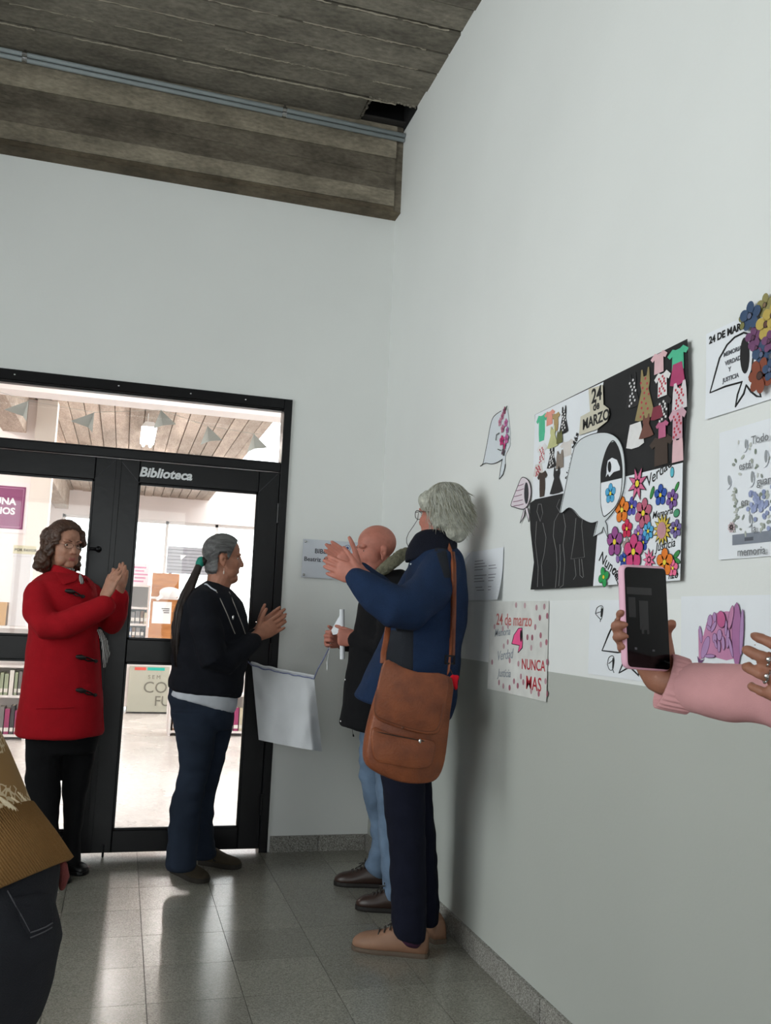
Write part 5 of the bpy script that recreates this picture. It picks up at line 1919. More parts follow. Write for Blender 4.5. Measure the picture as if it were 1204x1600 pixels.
w_ = bd.cross(u_)
bc.tube([wb + u_ * 0.031 * math.cos(t) + w_ * 0.031 * math.sin(t) for t in [k * 6.2832 / 20 for k in range(21)]], 0.004, n=8, round_ends=False)
obj('bracelet', bc, STEEL, r1, smooth=True)

# ------------------------------------------------------------------ woman in red duffle coat
Y2_ = -0.33
r2 = person_root((-1.68, -0.33, 0), 'woman in red duffle coat with glasses clapping by the left door leaf')
f2 = V((0.58, -0.81, -0.03)).normalized()
s2 = 0.93
m2_ = headM(PY(101, 852, Y2_), f2, s2)
mb = MB()
add_head(mb, m2_, fat=1.05)
J = dict(pel=PY(95, 1110, Y2_), ch=PY(95, 985, Y2_), nk=PY(98, 905, Y2_), hd=m2_ @ V((0, -0.02, -0.05)),
         shR=PY(62, 930, -0.42), elR=PY(85, 985, -0.5), wrR=PY(160, 945, -0.53), shL=PY(135, 930, -0.25), elL=PY(178, 975, -0.28), wrL=PY(184, 935, -0.40),
         hipR=PY(75, 1130, -0.36), knR=PY(72, 1230, -0.36), anR=PY(84, 1340, -0.36), hipL=PY(118, 1130, -0.30), knL=PY(116, 1230, -0.30), anL=PY(113, 1340, -0.30), toeL=PZ(128, 1360, 0.03), toeR=PZ(100, 1372, 0.03))
limbs(mb, J, f2)
hand(mb, PY(162, 936, -0.535), PY(187, 884, -0.535) - PY(162, 936, -0.535), (0.75, 0.62, 0), False, 0.98, curl=(0.06, 0.12, 0.1), spread=0.02, thumb=0.45, elbow=J['elR'])
hand(mb, PY(184, 930, -0.43), PY(196, 884, -0.46) - PY(184, 930, -0.43), (-0.75, -0.62, 0), True, 0.98, curl=(0.06, 0.12, 0.1), spread=0.02, thumb=0.45, elbow=J['elL'])
b2 = body_part(r2, mb, m2_, SKIN_A, lips=(176, 104, 96))
REDW = cloth('red_wool', (166, 14, 28), vscale=25, bump=0.35, bscale=260, var=0.06)
mb = MB()
sil(mb, [(76, 892, 124, 894, .06), (62, 899, 138, 901, .10), (48, 910, 148, 912, .14), (42, 926, 152, 928, .155), (42, 950, 153, 952, .16), (44, 985, 153, 985, .155), (40, 1020, 156, 1020, .155), (36, 1050, 158, 1050, .16), (31, 1085, 160, 1083, .168), (26, 1120, 162, 1118, .176), (22, 1146, 163, 1142, .184), (25, 1151, 160, 1147, .174)], Y2_)
mb.tube([PY(62, 928, -0.42), PY(60, 955, -0.47), PY(76, 978, -0.52), PY(100, 976, -0.54), PY(130, 962, -0.545), PY(164, 947, -0.54)], [.072, .074, .07, .064, .058, .054], n=18)
mb.tube([PY(138, 928, -0.24), PY(160, 955, -0.25), PY(176, 974, -0.28), PY(182, 958, -0.36), PY(185, 932, -0.42)], [.065, .06, .056, .052, .05], n=18)
me = remesh(mb, 0.008, 8, 0.5, fn=folds(0.006, 6, 9, 5.0, 0.001))
co_ = obj('coat', me, REDW, r2)
S2 = Surf(me, -0.42)
for pts, t in ((((84, 880), (89, 898), (98, 914), (118, 908), (124, 901), (110, 892), (97, 884)), 0.012), (((132, 897), (146, 906), (152, 922), (146, 921), (138, 912), (131, 903)), 0.012)):
    b = MB()
    out, d = S2.patch(pts, 0.004, t, 3)
    b.pillow(out, d, inset=0.06)
    obj('collar', b, REDW, co_, smooth=True)
mb = MB()
sil(mb, [(76, 900, 140, 906, .085), (79, 889, 132, 900, .075), (83, 881, 124, 896, .066)], Y2_)
obj('collar_stand', remesh(mb, 0.007, 4), REDW, co_)
HORN = mat('dark_horn', srgb(30, 24, 24), 0.4)
for k, (x0, y0, x1, y1) in enumerate(((108, 924, 129, 932), (125, 1027, 149, 1033), (125, 1079, 148, 1086))):
    b = MB()
    a, e_ = S2.on(x0 - 4, y0 - 1, 0.012), S2.on(x0 + 7, y0 + 1, 0.012)
    b.tube([a, a.lerp(e_, 0.5), e_], [0.009, 0.013, 0.009], n=10)
    to = obj('toggle', b, HORN, co_, smooth=True)
    b = MB()
    for dy in (-1.3, 1.3):
        b.tube([S2.on(x0 + 3, y0 + dy, 0.008), S2.on((x0 + x1) / 2, (y0 + y1) / 2 + dy * 2, 0.007), S2.on(x1, y1, 0.006)], 0.0038, n=6)
    obj('cord_loop', b, HORN, to, smooth=True)
    b = MB()
    b.ell(S2.on(x1, y1, 0.004), (0.012, 0.004, 0.009), nu=10, nv=6)
    obj('leather_patch', b, HORN, to)
b = MB()
b.tube([S2.on(x, y, 0.002) for x, y in ((57, 1107), (75, 1106.5), (95, 1106), (115, 1105))], 0.004, n=8)
obj('pocket_welt', b, REDW, co_, smooth=True)
b = MB()
b.tube([S2.on(x, y, 0.001) for x, y in ((153, 990), (156, 1030), (158, 1070), (160, 1110), (161, 1140))], 0.0035, n=8)
obj('front_edge', b, REDW, co_, smooth=True)
BLKT = cloth('black_trousers', (15, 15, 18), bump=0.2)
mb = MB()
sil(mb, [(40, 1120, 156, 1120, .13), (40, 1150, 155, 1150, .135), (42, 1175, 150, 1175, .12)], Y2_)
sil(mb, [(39, 1150, 97, 1150, .08, -.37), (40, 1185, 96, 1185, .08, -.37), (38, 1215, 95, 1215, .078, -.37), (45, 1250, 94, 1250, .075, -.37), (55, 1290, 93, 1290, .074, -.37), (62, 1345, 98, 1345, .075, -.37)], Y2_)
sil(mb, [(95, 1150, 152, 1150, .08, -.28), (96, 1190, 147, 1190, .08, -.28), (97, 1230, 138, 1230, .075, -.28), (98, 1270, 131, 1270, .072, -.29), (99, 1310, 126, 1310, .072, -.3), (100, 1347, 127, 1347, .076, -.3)], Y2_)
obj('trousers', remesh(mb, 0.009, 6, 0.5, fn=folds(0.006, 9, 16, 2.0)), BLKT, r2)
BLKL = mat('black_leather', srgb(20, 20, 22), 0.35)
shoe(r2, PZ(100, 1363), PZ(136, 1366), 0.09, BLKL, BLKL, 'plain', 0.95, 0.016)
shoe(r2, PZ(68, 1368), PZ(102, 1382), 0.09, BLKL, BLKL, 'plain', 0.95, 0.016)
HBR = mat('hair_brown', srgb(74, 50, 38), 0.45, var=0.4, vscale=24, bump=0.5, bscale=90)
hv = hair_cap(m2_, [((0, -0.045, 0.03), (0.082, 0.085, 0.085)), ((0.076, -0.03, -0.02), (0.028, 0.05, 0.07)), ((-0.078, -0.03, -0.02), (0.026, 0.046, 0.066)), ((0.094, -0.04, -0.085), (0.040, 0.05, 0.058)), ((-0.086, -0.03, -0.085), (0.032, 0.042, 0.055)),
                    ((0, -0.08, -0.06), (0.09, 0.05, 0.09)), ((0.075, -0.06, -0.115), (0.055, 0.045, 0.036)), ((0.06, -0.05, 0.03), (0.045, 0.06, 0.06)), ((-0.06, -0.05, 0.03), (0.045, 0.06, 0.06)), ((-0.066, 0.04, 0.05), (0.022, 0.03, 0.036)), ((-0.084, 0.03, 0.02), (0.016, 0.026, 0.03)), ((0.068, 0.022, 0.04), (0.02, 0.034, 0.045))])


def wavy(co, no):
    p = m2_.inverted() @ co
    w = math.sin(p.z * 130 + p.x * 40 + 5 * noise.noise(p * 22)) * 0.003 + noise.noise(p * 60) * 0.005
    return co + no * w * (1.0 if p.z < 0.03 else 0.35)


ho = obj('hair', remesh(hv, 0.004, 5, fn=wavy), HBR, r2)
scalp('hair_crown', b2, m2_, [(-0.12, -0.06), (0.0, -0.02), (0.02, 0.0), (0.045, 0.045), (0.06, 0.07), (0.085, 0.1)], 0.016, 0.003, HBR, ho, focus=(0, 0.02, 0.02), extra=lambda p: 0.05 if p.y < 0.02 else math.sqrt((p.x / 0.056) ** 2 + ((p.z + 0.02) / 0.092) ** 2) * 0.06 - 0.06)
st = []
for q in range(520):
    a = rr.uniform(0.35, 5.93)       # around the head, leaving the face free
    x0, y0 = math.sin(a), math.cos(a)
    zt = rr.uniform(-0.01, 0.09)
    pts = []
    for k in range(9):
        t = k / 8
        z = zt - t * (zt + 0.13 + rr.uniform(-0.008, 0.008))
        rad = 1.0 + 0.22 * max(0, -z / 0.12) + 0.05
        wv = 0.006 * math.sin(k * 1.9 + q)
        kz = math.sqrt(max(0.08, 1 - (max(0, z - 0.03) / 0.1) ** 2))
        pts.append(m2_ @ V((x0 * (0.092 * rad * kz + wv), -0.035 + y0 * (0.088 * rad * kz) + wv * 0.6 - (0.02 if y0 > 0 else 0), z)))
    if y0 > 0.55:
        continue
    st.append(pts)
strands('hair_strands', st[::2], 0.0017, HBR, ho)
strands('hair_strands', st[1::2], 0.0017, mat('hair_chestnut', srgb(104, 76, 56), 0.45), ho)
eyebrows(r2, m2_, HBR, 0.0022)
glasses(r2, m2_, mat('thin_metal', srgb(84, 70, 64), 0.3, metal=0.8), r=0.0008, h=0.014)
b = MB()
b.ell(m2_ @ V((0.083, 0.0, -0.05)), (0.005, 0.005, 0.005), nu=10, nv=8)
obj('earring', b, mat('pearl', srgb(232, 226, 220), 0.25), r2, smooth=True)
SCF = bpy.data.materials.new('striped_scarf')
SCF.use_nodes = True
nt = SCF.node_tree
wv = nt.nodes.new('ShaderNodeTexWave')
wv.inputs['Scale'].default_value = 45
wv.inputs['Distortion'].default_value = 2.0
tcn = nt.nodes.new('ShaderNodeTexCoord')
nt.links.new(tcn.outputs['Object'], wv.inputs['Vector'])
cr = nt.nodes.new('ShaderNodeValToRGB')
cr.color_ramp.elements[0].position = 0.55
cr.color_ramp.elements[0].color = srgb(20, 20, 22)
cr.color_ramp.elements[1].position = 0.75
cr.color_ramp.elements[1].color = srgb(214, 212, 210)
nt.links.new(wv.outputs['Fac'], cr.inputs[0])
nt.links.new(cr.outputs[0], nt.nodes['Principled BSDF'].inputs['Base Color'])
b = MB()
b.tube([m2_ @ V((0.03, 0.05, -0.128)), m2_ @ V((0.0, 0.062, -0.135)), m2_ @ V((-0.03, 0.05, -0.128))], [0.012, 0.018, 0.012], n=10)
b.tube([PY(125, 899, -0.475), PY(128, 910, -0.48)], [0.008, 0.011], n=10)
so_ = obj('scarf', remesh(b, 0.005, 3), SCF, r2)
b = MB()
b.tube([PY(155, 985, -0.47), PY(163, 1002, -0.5), PY(166, 1022, -0.5), PY(163, 1042, -0.49)], [(0.014, 0.006), (0.02, 0.007), (0.024, 0.007), (0.008, 0.004)], n=12)
obj('scarf_end', b, SCF, so_, smooth=True)

# ------------------------------------------------------------------ bald man in black jacket
Y3_ = -0.85
r3 = person_root((-0.23, -0.85, 0), 'bald man in black jacket and light jeans holding a paper roll')
f3 = V((-1, -0.08, -0.12)).normalized()
s3 = 1.0
m3_ = headM(PY(586, 860, Y3_), f3, s3)
mb = MB()
add_head(mb, m3_, fat=1.06)
J = dict(pel=PY(600, 1120, Y3_), ch=PY(605, 985, Y3_), nk=PY(605, 910, Y3_), hd=m3_ @ V((0, -0.02, -0.05)),
         shL=PY(610, 940, -0.99), elL=PY(600, 1015, -1.0), wrL=PY(549, 997, -0.84), shR=PY(600, 940, -0.70), elR=PY(590, 1010, -0.68), wrR=PY(523, 1001, -0.70),
         hipL=PY(615, 1130, -0.95), knL=PY(612, 1250, -0.98), anL=PY(608, 1390, -1.0), hipR=PY(588, 1130, -0.76), knR=PY(588, 1240, -0.73), anR=PY(594, 1345, -0.70), toeL=PZ(575, 1420, 0.03), toeR=PZ(540, 1382, 0.03))
limbs(mb, J, f3)
fist = (1.25, 1.5, 0.9)
hand(mb, PY(560, 998, -0.86), PY(521, 995, -0.83) - PY(560, 998, -0.86), (0.15, 1, 0.0), True, 1.0, curl=fist, spread=0.0, thumb=0.35, thumb_in=0.5, elbow=J['elL'])
hand(mb, PY(536, 1003, -0.70), PY(497, 996, -0.72) - PY(536, 1003, -0.70), (-0.1, -1, 0.15), False, 1.0, curl=(0.9, 1.45, 0.9), spread=0.02, thumb=0.4, thumb_in=0.6, elbow=J['elR'])
body_part(r3, mb, m3_, SKIN_B, lips=(150, 92, 80), eye_dy=-0.003)
BLKJ = cloth('black_jacket', (17, 17, 20), bump=0.15, bscale=150)
mb = MB()
sil(mb, [(580, 897, 628, 890, .08), (572, 908, 645, 900, .13), (564, 925, 658, 920, .17), (558, 950, 664, 948, .185), (551, 985, 664, 985, .185), (545, 1015, 662, 1015, .18), (540, 1050, 660, 1050, .18), (534, 1095, 658, 1100, .18), (529.5, 1131, 656, 1148, .18), (532, 1134, 653, 1152, .17)], Y3_)
mb.tube([PY(615, 935, -0.99), PY(612, 980, -1.04), PY(600, 1010, -1.02), PY(575, 1004, -0.93), PY(556, 999, -0.865)], [.075, .07, .062, .054, .045], n=16)
mb.tube([PY(600, 938, -0.69), PY(592, 980, -0.66), PY(585, 1006, -0.66), PY(560, 1004, -0.67), PY(538, 1003, -0.69)], [.07, .065, .058, .05, .043], n=16)
me = remesh(mb, 0.008, 7, 0.5, fn=folds(0.007, 8, 13, 11.0, 0.001))
jo = obj('jacket', me, BLKJ, r3)
S3 = Surf(me, -0.9)
FUR = cloth('olive_pile_collar', (112, 110, 92), var=0.35, vscale=60, bump=0.9, bscale=160)
b = MB()
b.tube([PY(589, 897, -0.93), PY(600, 889, -0.98), PY(614, 878, -0.99), PY(628, 867, -0.95), PY(634, 864, -0.86), PY(626, 868, -0.76), PY(606, 882, -0.72)], [.018, .028, .03, .028, .026, .026, .02], n=14)
obj('hood_collar', remesh(b, 0.005, 3, fn=folds(0.004, 60, 60, 1)), FUR, r3)
for (x, y) in ((539.5, 1062), (532.5, 1127)):
    b = MB()
    b.ell(S3.on(x, y, 0.003, PY(x, y, -0.9)), (0.006, 0.006, 0.006), nu=12, nv=8)
    obj('snap_button', b, STEEL, jo, smooth=True)
b = MB()
b.tube([PY(550, 1139, -0.92), PY(551, 1146, -0.92), PY(552, 1150, -0.92)], [0.001, 0.001, 0.004], n=6)
obj('drawcord', b, BLKJ, jo)
LDEN = cloth('light_denim', (104, 124, 148), var=0.3, vscale=9, bump=0.3, bscale=500)
mb = MB()
sil(mb, [(563, 1120, 645, 1120, .14), (562, 1145, 645, 1145, .14), (566, 1165, 640, 1165, .12)], Y3_)
sil(mb, [(561, 1140, 612, 1140, .085, -.75), (560, 1180, 608, 1180, .082, -.74), (561, 1215, 604, 1215, .075, -.73), (568, 1245, 605, 1245, .07, -.72), (577, 1285, 608, 1285, .066, -.71), (581, 1318, 607, 1318, .064, -.7), (574, 1340, 604, 1342, .066, -.7), (570, 1352, 601, 1364, .068, -.7), (574, 1360, 600, 1372, .062, -.7)], Y3_)
sil(mb, [(585, 1140, 642, 1140, .085, -.96), (585, 1215, 636, 1215, .08, -.97), (588, 1260, 632, 1260, .075, -.98), (592, 1320, 630, 1320, .07, -.99), (597, 1375, 628, 1375, .072, -1.0), (598, 1404, 626, 1404, .07, -1.0)], Y3_)
obj('jeans', remesh(mb, 0.007, 6, 0.5, fn=folds(0.007, 12, 26, 4.0, 0.001)), LDEN, r3)
BRN = mat('dark_brown_leather', srgb(52, 36, 30), 0.38, var=0.2, vscale=20)
shoe(r3, PZ(602, 1386), PZ(522, 1381), 0.1, BRN, mat('dark_sole', srgb(26, 22, 20), 0.7), 'laces', 1.25, 0.02)
shoe(r3, PZ(632, 1426), PZ(556, 1418), 0.1, BRN, mat('dark_sole', srgb(26, 22, 20), 0.7), 'laces', 1.25, 0.02)
eyebrows(r3, m3_, mat('brow_pale', srgb(150, 110, 96), 0.8), 0.003)

# paper roll in his hand
pr = tag(empty('paper_roll', PY(536, 1030, -0.8)), 'white rolled-up sheet of paper in the bald man fist', 'paper roll')
b = MB()
A, B = PY(534, 952, -0.80), PY(534.5, 1030, -0.795)
ax = (B - A).normalized()
u_ = ax.orthogonal().normalized()
w_ = ax.cross(u_)
rings = []
N = 40
prof = []
for k in range(N + 1):
    t = k / N * 4 * math.pi
    prof.append((t, 0.0085 + 0.0045 * k / N))
vs = []
for P_ in (A, B):
    for t, rad in prof:
        vs.append(P_ + u_ * rad * math.cos(t) + w_ * rad * math.sin(t))
b.add(vs, [(k, k + 1, N + 2 + k, N + 1 + k) for k in range(N)])
obj('sheet', b, PAPER, pr, smooth=True)
b = MB()
b.prism([PY(534, 955, -0.79), PY(517, 985, -0.76), PY(520, 992, -0.76), PY(532, 990, -0.79)], (0, 0.0006, 0))
obj('loose_corner', b, PAPER, pr)

# ------------------------------------------------------------------ grey-haired man with shoulder bag
Y4_ = -1.5
r4 = person_root((-0.2, -1.5, 0), 'grey-haired man in blue fleece jacket clapping, brown bag on his shoulder')
f4 = V((-0.56, 0.83, 0.0)).normalized()
s4 = 0.98
m4_ = headM(PY(688, 804, Y4_), f4, s4)
mb = MB()
add_head(mb, m4_)
J = dict(pel=PY(640, 1130, Y4_), ch=PY(668, 985, Y4_), nk=PY(680, 865, Y4_), hd=m4_ @ V((0, -0.02, -0.05)),
         shL=PY(685, 895, -1.64), elL=PY(615, 952, -1.74), wrL=PY(556, 905, -1.69), shR=PY(668, 890, -1.34), elR=PY(615, 950, -1.4), wrR=PY(556, 892, -1.55),
         hipL=PY(645, 1160, -1.58), knL=PY(642, 1300, -1.57), anL=PY(640, 1455, -1.55), hipR=PY(643, 1160, -1.44), knR=PY(661, 1300, -1.43), anR=PY(668, 1450, -1.42), toeL=PZ(575, 1480, 0.03), toeR=PZ(655, 1452, 0.03))
limbs(mb, J, f4)
hand(mb, PY(562, 902, -1.70), V((-0.78, 0.5, 0.30)), (0.5, 0.85, 0.1), True, 1.0, curl=(0.06, 0.12, 0.1), spread=0.015, thumb=0.7, elbow=J['elL'])
hand(mb, PY(560, 892, -1.59), V((-0.80, 0.3, 0.56)), (-0.5, -0.85, 0.0), False, 1.0, curl=(0.06, 0.12, 0.1), spread=0.015, thumb=0.75, elbow=J['elR'])
body_part(r4, mb, m4_, SKIN_B)
BLUE = cloth('blue_fleece', (25, 44, 74), vscale=20, bump=0.4, bscale=220, var=0.1)
GREYP = cloth('charcoal_panel', (35, 38, 44), bump=0.2, bscale=180)
DNAV = cloth('dark_navy_fleece', (14, 17, 30), bump=0.4, bscale=200)
mb = MB()
sil(mb, [(656, 850, 706, 848, .08), (648, 860, 712, 856, .11), (640, 876, 722, 870, .16), (633, 900, 729, 895, .185), (626, 935, 730, 935, .195), (608, 970, 727, 975, .195), (590, 1005, 722, 1010, .19), (575, 1040, 716, 1048, .19), (562, 1070, 712, 1085, .19), (551, 1087, 704, 1118, .19), (556, 1091, 697, 1126, .18)], Y4_)
mb.tube([PY(690, 888, -1.63), PY(668, 925, -1.70), PY(640, 950, -1.74), PY(614, 948, -1.745), PY(588, 930, -1.73), PY(566, 912, -1.71), PY(556, 904, -1.7)], [.078, .083, .086, .083, .07, .056, .045], n=20)
mb.tube([PY(668, 885, -1.34), PY(640, 930, -1.34), PY(615, 945, -1.4), PY(585, 915, -1.49), PY(562, 894, -1.56)], [.07, .07, .065, .056, .046], n=18)
me = remesh(mb, 0.008, 7, 0.5, fn=folds(0.009, 7, 9, 21.0, 0.001))


jk = obj('jacket', me, BLUE, r4)
S4 = Surf(me, -1.55)
mb = MB()
sil(mb, [(632, 878, 716, 868, .125), (634, 862, 715, 856, .115), (640, 846, 713, 845, .102), (648, 833, 711, 838, .092), (658, 828, 706, 834, .08)], Y4_)
obj('collar', remesh(mb, 0.007, 4, fn=folds(0.006, 14, 25, 2)), DNAV, jk)
for quad, nx, ny in ((((676, 853), (698, 850), (705, 905), (694, 905)), 10, 18), (((604, 982), (648, 982), (648, 1058), (590, 1050)), 14, 20)):
    b = MB()
    b.add(*S4.grid(quad, nx, ny, 0.0015))
    obj('side_panel', b, GREYP, jk, smooth=True)
b = MB()
b.box(S4.on(636, 879, 0.004) - V((0.004, 0.001, 0.003)), S4.on(636, 879, 0.004) + V((0.004, 0.001, 0.003)))
obj('logo_tag', b, LETTER, jk)
NAVT = cloth('navy_trousers', (13, 16, 33), bump=0.2)
mb = MB()
sil(mb, [(580, 1085, 700, 1095, .14), (590, 1140, 690, 1140, .15), (592, 1185, 680, 1185, .14), (595, 1210, 676, 1210, .12)], Y4_)
sil(mb, [(592, 1190, 662, 1192, .09, -1.57), (597, 1240, 664, 1242, .088, -1.57), (603, 1290, 664, 1292, .083, -1.57), (608, 1340, 665, 1340, .08, -1.565), (610, 1400, 666, 1400, .08, -1.56), (611, 1445, 666, 1448, .082, -1.56), (613, 1462, 664, 1466, .078, -1.56)], Y4_)
sil(mb, [(628, 1190, 672, 1192, .085, -1.42), (640, 1240, 675, 1240, .085, -1.42), (645, 1290, 680, 1290, .08, -1.42), (650, 1340, 683, 1340, .076, -1.41), (654, 1400, 685, 1400, .075, -1.41), (655, 1438, 686, 1438, .077, -1.41), (657, 1442, 684, 1442, .072, -1.41)], Y4_)
obj('trousers', remesh(mb, 0.008, 7, 0.5, fn=folds(0.006, 10, 18, 14.0, 0.001)), NAVT, r4)
TAN = mat('tan_leather', srgb(140, 104, 82), 0.6, var=0.12, vscale=20)
TSOLE = mat('taupe_sole', srgb(92, 78, 66), 0.8)
shoe(r4, PZ(668, 1495), PZ(551, 1480), 0.108, TAN, TSOLE, 'laces', 1.42, 0.018)
shoe(r4, PZ(688, 1475), PZ(640, 1440), 0.106, TAN, TSOLE, 'laces', 1.4, 0.018)
SOCK = cloth('purple_sock', (70, 40, 62))
b = MB()
sil(b, [(622, 1455, 660, 1457, .05, -1.56), (624, 1467, 660, 1469, .048, -1.56), (632, 1475, 654, 1477, .036, -1.56)], Y4_)
obj('sock', b, SOCK, r4, smooth=True)
HWH = mat('hair_silver', srgb(172, 172, 160), 0.5, var=0.35, vscale=50, bump=0.5, bscale=140)
hv = hair_cap(m4_, [((0, -0.024, 0.044), (0.09, 0.1, 0.088)), ((0, -0.07, -0.02), (0.082, 0.056, 0.085)), ((0, -0.085, -0.075), (0.066, 0.035, 0.045)), ((0.058, 0.025, 0.05), (0.034, 0.045, 0.045)), ((-0.058, 0.025, 0.05), (0.034, 0.045, 0.045)), ((-0.074, -0.035, -0.02), (0.018, 0.028, 0.05))])


def tousle(co, no):
    p = m4_.inverted() @ co
    return co + no * (noise.noise(V((p.x * 80, p.y * 80, p.z * 16))) * 0.004 + noise.noise(p * 25) * 0.003)


ho = obj('hair', remesh(hv, 0.004, 4, fn=tousle), HWH, r4)
st = []
for q in range(1100):
    a = rr.uniform(0.25, 6.03)
    x0, y0 = math.sin(a), math.cos(a)
    el = rr.uniform(-0.8, 1.45)
    c = V((0, -0.03, 0.03))
    p0 = c + V((x0 * 0.088 * math.cos(el), y0 * 0.098 * math.cos(el), 0.098 * math.sin(el)))
    if y0 > 0.45 and el < 0.35:
        continue
    flow = V((x0 * 0.35, y0 * 0.35 - 0.35, -1.0)) if el < 0.9 else V((x0 * 0.8 + rr.uniform(-.4, .4), y0 * 0.8 - 0.5, -0.75))
    flow.normalize()
    Ln = rr.uniform(0.035, 0.075)
    pts = []
    jit = V((rr.uniform(-.18, .18), rr.uniform(-.18, .18), rr.uniform(-.1, .1)))
    for k in range(5):
        t = k / 4
        p = p0 + (flow + jit * t) * Ln * t
        d = p - c
        rad = math.sqrt((d.x / 0.093) ** 2 + (d.y / 0.103) ** 2 + (d.z / 0.104) ** 2)
        if rad < 1 and p.z > -0.03:
            p = c + d * ((1.0 + 0.05 * t) / max(rad, 0.3))
        pts.append(m4_ @ p)
    st.append(pts)
strands('hair_strands', st[:len(st) * 2 // 3], 0.0013, mat('hair_white_grey', srgb(186, 186, 176), 0.5), ho)
strands('hair_strands', st[len(st) * 2 // 3:], 0.0013, mat('hair_straw_grey', srgb(150, 147, 130), 0.5), ho)
DKM = mat('dark_frame', srgb(26, 24, 24), 0.3)
glasses(r4, m4_, DKM, w=0.026, h=0.019, r=0.0014, cz=-0.002)
b = MB()
b.tube([m4_ @ V((-0.079, 0.055, 0.0)), PY(652, 812, -1.56), PY(645, 823, -1.57), PY(638, 833, -1.58), PY(635, 841, -1.59), PY(635, 848, -1.6), PY(638, 855, -1.61)], 0.0013, n=6)
obj('glasses_cord', b, DKM, r4, smooth=True)

# ---- brown leather shoulder bag
LEA = mat('tan_bag_leather', srgb(142, 78, 44), 0.5, var=0.22, vscale=14, bump=0.3, bscale=120, col2=srgb(112, 58, 34))
LEAD = mat('dark_bag_edge', srgb(96, 52, 32), 0.6)
bag = tag(empty('shoulder_bag', PY(628, 1218, -1.78)), 'brown leather messenger bag hanging at the grey-haired man hip', 'bag')
YB = -1.775


def bagpoly(pts, Y):
    return [PY(x, y, Y) for x, y in pts]


body = smoothpath([(601, 1034), (586, 1075), (571, 1128), (564, 1170), (568, 1192), (587, 1206), (620, 1218), (652, 1220), (672, 1214), (683, 1194), (689, 1160), (694, 1110), (697, 1057), (652, 1051), (624, 1042)], 3, True)
b = MB()
b.pillow(bagpoly(body, YB), (0, -0.075, 0), inset=0.05)
bo = obj('body', b, LEA, bag, smooth=True)
fl2 = smoothpath([(600, 1032), (622, 1040), (652, 1050), (697, 1056), (695, 1100), (689, 1134), (676, 1147), (640, 1142), (604, 1131), (586, 1121), (583, 1105), (588, 1075)], 3, True)
b = MB()
b.pillow(bagpoly(fl2, YB - 0.074), (0, -0.014, 0), inset=0.035)
fo = obj('flap', b, LEA, bag, smooth=True)
b = MB()
b.tube([PY(x, y, YB - 0.089) for x, y in smoothpath([(589, 1076), (585, 1104), (588, 1118), (606, 1127), (640, 1138), (674, 1143), (686, 1132), (692, 1100)], 4)], 0.0012, n=5)
obj('stitching', b, LEAD, fo)
b = MB()
b.ell(PY(629, 1137, YB - 0.088), (0.006, 0.003, 0.006), nu=12, nv=8)
obj('magnet_snap', b, LEAD, fo, smooth=True)
pk = smoothpath([(580, 1138), (604, 1144), (640, 1152), (676, 1158), (675, 1184), (667, 1198), (640, 1199), (604, 1193), (583, 1184)], 3, True)
b = MB()
b.pillow(bagpoly(pk, YB - 0.074), (0, -0.016, 0), inset=0.05)
po = obj('pocket', b, LEA, bag, smooth=True)
b = MB()
b.tube([PY(586, 1143, YB - 0.088), PY(620, 1150, YB - 0.091), PY(662, 1158, YB - 0.09)], 0.002, n=6)
obj('zip', b, mat('zip_dark', srgb(40, 30, 26), 0.5), po)
b = MB()
b.ell(PY(656, 1158, YB - 0.094), (0.005, 0.002, 0.008), nu=10, nv=6)
obj('zip_pull', b, STEEL, po)


def ribbon(pts, w, t, side):
    b = MB()
    b.tube(pts, [(w / 2, t / 2)] * len(pts), n=8, round_ends=False, up=side)
    return b


toward = (CAM - PY(700, 950, -1.7)).normalized()
sp = [S4.on(x, y, 0.006) for x, y in ((692, 849), (699, 852), (703, 862), (705, 880), (705.5, 905), (705.5, 935), (705, 965), (704, 995))]
sp = [PY(684, 848, -1.52)] + sp + [PY(703, 1024, -1.75), PY(700, 1052, YB - 0.04)]
obj('strap', ribbon(sp, 0.026, 0.004, toward), LEA, bag, smooth=True)
sp2 = [p + V((0.012, 0.004, 0)) + toward * 0.004 for p in sp[3:-1]]
obj('strap_tail', ribbon(sp2, 0.016, 0.003, toward), LEA, bag, smooth=True)
sf = [PY(606, 980, -1.72), PY(603, 1000, -1.745), PY(599, 1020, -1.765), PY(598, 1036, YB - 0.03)]
obj('strap', ribbon(sf, 0.022, 0.004, toward), LEA, bag, smooth=True)
b = MB()
bc_ = PY(702.5, 1031, -1.79)
for dx, dz, sx, sz in ((0, 0.014, 0.02, 0.003), (0, -0.014, 0.02, 0.003), (-0.017, 0, 0.003, 0.014), (0.017, 0, 0.003, 0.014)):
    b.box(bc_ + V((dx - sx, -0.003, dz - sz)), bc_ + V((dx + sx, 0.003, dz + sz)))
obj('buckle', b, mat('gunmetal', srgb(40, 38, 38), 0.3, metal=0.8), bag)
tg = tag(empty('charm', PY(709, 1077, -1.8)), 'red woollen charm tied to the bag strap', 'charm')
b = MB()
for x, y, q in ((707, 1060, .013), (713, 1059, .011), (710, 1067, .013), (712, 1074, .009)):
    b.ell(PY(x, y, -1.81), (q, q * 0.7, q * 1.1), nu=12, nv=8)
obj('pompom', remesh(b, 0.004, 2, fn=folds(0.002, 90, 90)), cloth('red_felt', (206, 22, 40)), tg)
b = MB()
b.tube([PY(703, 1046, -1.8), PY(708, 1056, -1.805)], 0.0015, n=6)
obj('tie', b, LEAD, tg)

